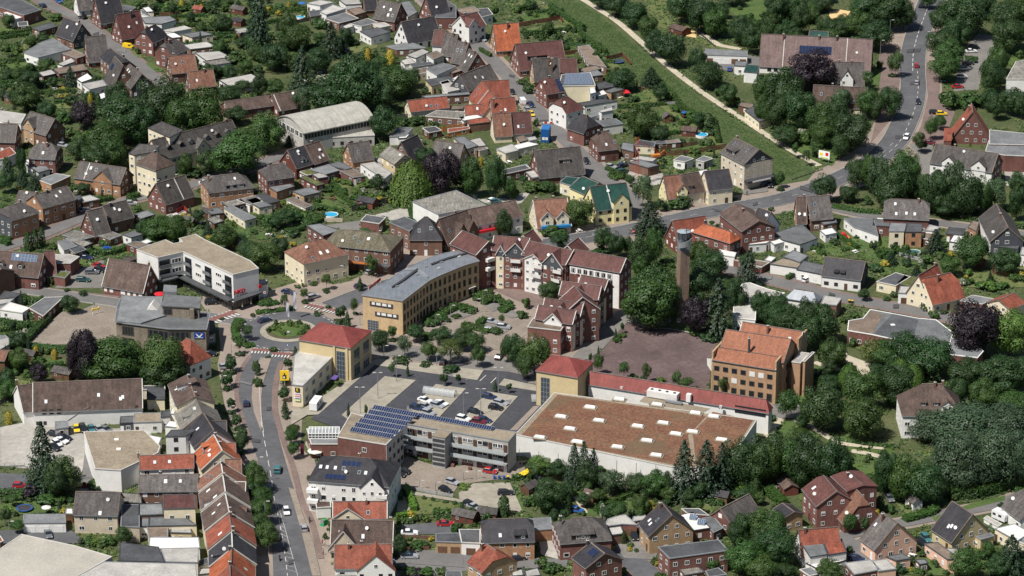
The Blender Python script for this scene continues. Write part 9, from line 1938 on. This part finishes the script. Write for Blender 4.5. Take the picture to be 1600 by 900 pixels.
# ================================================================ SHRUBS, GROUND COVER, LABELS
FULL()
def planting():
 def size(t):return(t[3]+t[4])*FPX/((Vector((t[1],t[2],1))-CAM).length)
 vis=lambda t:-5<proj((t[1],t[2],.5))[0]<1605 and-5<proj((t[1],t[2],.5))[1]<905
 lst=sorted([t for t in SHRUBS if vis(t)],key=size,reverse=True)
 for kind,x,y,r,bh,i in lst[:298]:
  shape,leaf,_,nm,wd=KIND[kind];rr=random.Random(i)
  o=ob('shrub',crown_mesh(shape,i,leaf),None,(x,y,max(.1,bh*.75)),rr.uniform(0,6.28),(r*1.05,r*1.05,bh));tag(o,None,'shrub','shrubs in gardens and verges');AUTO.append((o,wd,proj((x,y,bh))))
 acc={}
 for kind,x,y,r,bh,i in lst[298:]:
  shape,leaf,*_=KIND[kind];acc.setdefault(leaf,[]).append((x,y,r,bh,i))
 vs=[];fs=[];mi=[];mats=[]
 for leaf,L_ in acc.items():
  mats.append(LM[leaf])
  for x,y,r,bh,i in L_:
   b=SHAPES['bush'][i%4];a=i*1.3;ca,sa=cos(a),sin(a);o=len(vs)
   for v in b.v:vs.append((x+(v[0]*ca-v[1]*sa)*r,y+(v[0]*sa+v[1]*ca)*r,bh*.75+v[2]*bh))
   for f in b.f:fs.append([k+o for k in f]);mi.append(len(mats)-1)
 if vs:
  me=bpy.data.meshes.new('small_planting');me.from_pydata(vs,[],fs);[me.materials.append(m)for m in mats];me.polygons.foreach_set('material_index',mi);o=ob('small_planting',me);o['kind']='stuff'
planting()
def ground_cover(name,n,leafs,region,smin,smax,seed,dens=None,hmax=.5):
 r=random.Random(seed);b=MB();k=0;t=0
 while k<n and t<n*6:
  t+=1;x=r.uniform(*region[0]);y=r.uniform(*region[1]);g=gp(x,y,0)
  if math.sin(g.x*.11+2*math.sin(g.y*.07))+math.sin(g.y*.13+1.7*math.sin(g.x*.05))<r.uniform(-1.2,1.2):continue
  if blocked(g.x,g.y):continue
  k+=1;c=r.randrange(len(leafs));m=r.randint(3,6);s=r.uniform(smin,smax)
  for j in range(m):
   o=len(b.f);quadleaf(b,(g.x+r.gauss(0,s*.6),g.y+r.gauss(0,s*.6),r.uniform(.1,hmax)),(r.uniform(-.6,.6),r.uniform(-.9,.3),.8),s*r.uniform(.6,1.2),r);b.m[-1]=c
 o=b.build(name,[LM[l]for l in leafs]);o['kind']='stuff'
ground_cover('ground_cover',15000,['mid','dark','hedge','light','olive'],((0,1600),(0,900)),.35,.9,3)
ground_cover('ground_cover',9000,['mid','dark','hedge','light'],((0,1250),(0,420)),.35,.9,4)
def tall_grass():
 r=random.Random(9);P=[gp(x,y)for x,y in((850,0),(895,0),(940,26),(1000,80),(1100,160),(1262,262),(1215,285),(1100,208),(1000,140),(900,45))];P=[(p.x,p.y)for p in P];xs=[p[0]for p in P];ys=[p[1]for p in P];b=MB();k=0
 while k<9000:
  x=r.uniform(min(xs),max(xs));y=r.uniform(min(ys),max(ys))
  if not inside((x,y),P):continue
  k+=1;quadleaf(b,(x,y,r.uniform(.08,.3)),(r.uniform(-.3,.3),-.2,.9),r.uniform(.25,.6),r);b.m[-1]=0 if math.sin(x*.1+y*.16)+r.uniform(-1.6,1.6)>-.6 else 1
 o=b.build('tall_grass',[LM['hedge'],LM['mid']]);o['kind']='stuff'
tall_grass()
def labels():
 anchors=[]
 for o in COL.objects:
  if o.parent is None and o.get('label')and o.get('category')in('house','bungalow','pavilion','supermarket','office','apartment block','hall','school','bank','town hall','church tower','kindergarten','villa','warehouse','guest house','store','building','annex','cafe','flat_school','shop building','house'):
   p=o['px']if 'px' in o.keys()else proj(o.location);anchors.append((p[0],p[1],o['label'].replace(',','')))
 cut={}
 def short(l):
  w=l.split()
  if w[0]in('the','a'):w=w[1:]
  for k in range(4,len(w)):
   if w[k]in('with','beside','behind','next','in','on','at','by','joined','below','above','left','right','between','near','and','of','to','toward','along','across','cut')and sum(1 for a in anchors if a[2].startswith(' '.join(w[:k])+' ')or a[2]==' '.join(w[:k]))==1:return w[:k]
  return w
 anchors=[(a[0],a[1],a[2],short(a[2]))for a in anchors]
 out={};load={}
 for o,desc,p in AUTO:
  if o is None:continue
  nd=len(desc.split());c=sorted(anchors,key=lambda a:(a[0]-p[0])**2+((a[1]-p[1])*2.2)**2)[:14]
  ok=[a for a in c if nd+len(a[3])<=10]or[a for a in c if nd+len(a[3])<=12]or[min(c,key=lambda a:len(a[3]))]
  def nm(a):
   dx=p[0]-a[0];dy=(p[1]-a[1])*2.2
   rel=('right of' if dx>0 else 'left of')if abs(dx)>abs(dy)*1.2 else('in front of' if dy>0 else 'behind')
   return '%s %s the %s'%(desc,rel,' '.join(a[3])),dx*dx+dy*dy
  ch=min(ok[:5],key=lambda a:(load.get(nm(a)[0],0)>0)*60+load.get(nm(a)[0],0)*25+nm(a)[1]**.5)
  base,d=nm(ch);load[base]=load.get(base,0)+1;out.setdefault(base,[]).append((d,o))
 ordn=['nearest','second nearest','third nearest','fourth nearest','fifth nearest','sixth nearest','seventh nearest','eighth nearest','ninth nearest','tenth nearest','eleventh nearest','twelfth nearest','thirteenth nearest','fourteenth nearest','fifteenth nearest','sixteenth nearest']
 for base,L_ in out.items():
  L_.sort(key=lambda t:t[0])
  for i,(d,o)in enumerate(L_):
   o['label']=base if len(L_)==1 else '%s %s'%(ordn[min(i,15)],base)
 for o in COL.objects:
  if 'px' in o.keys():del o['px']
labels()
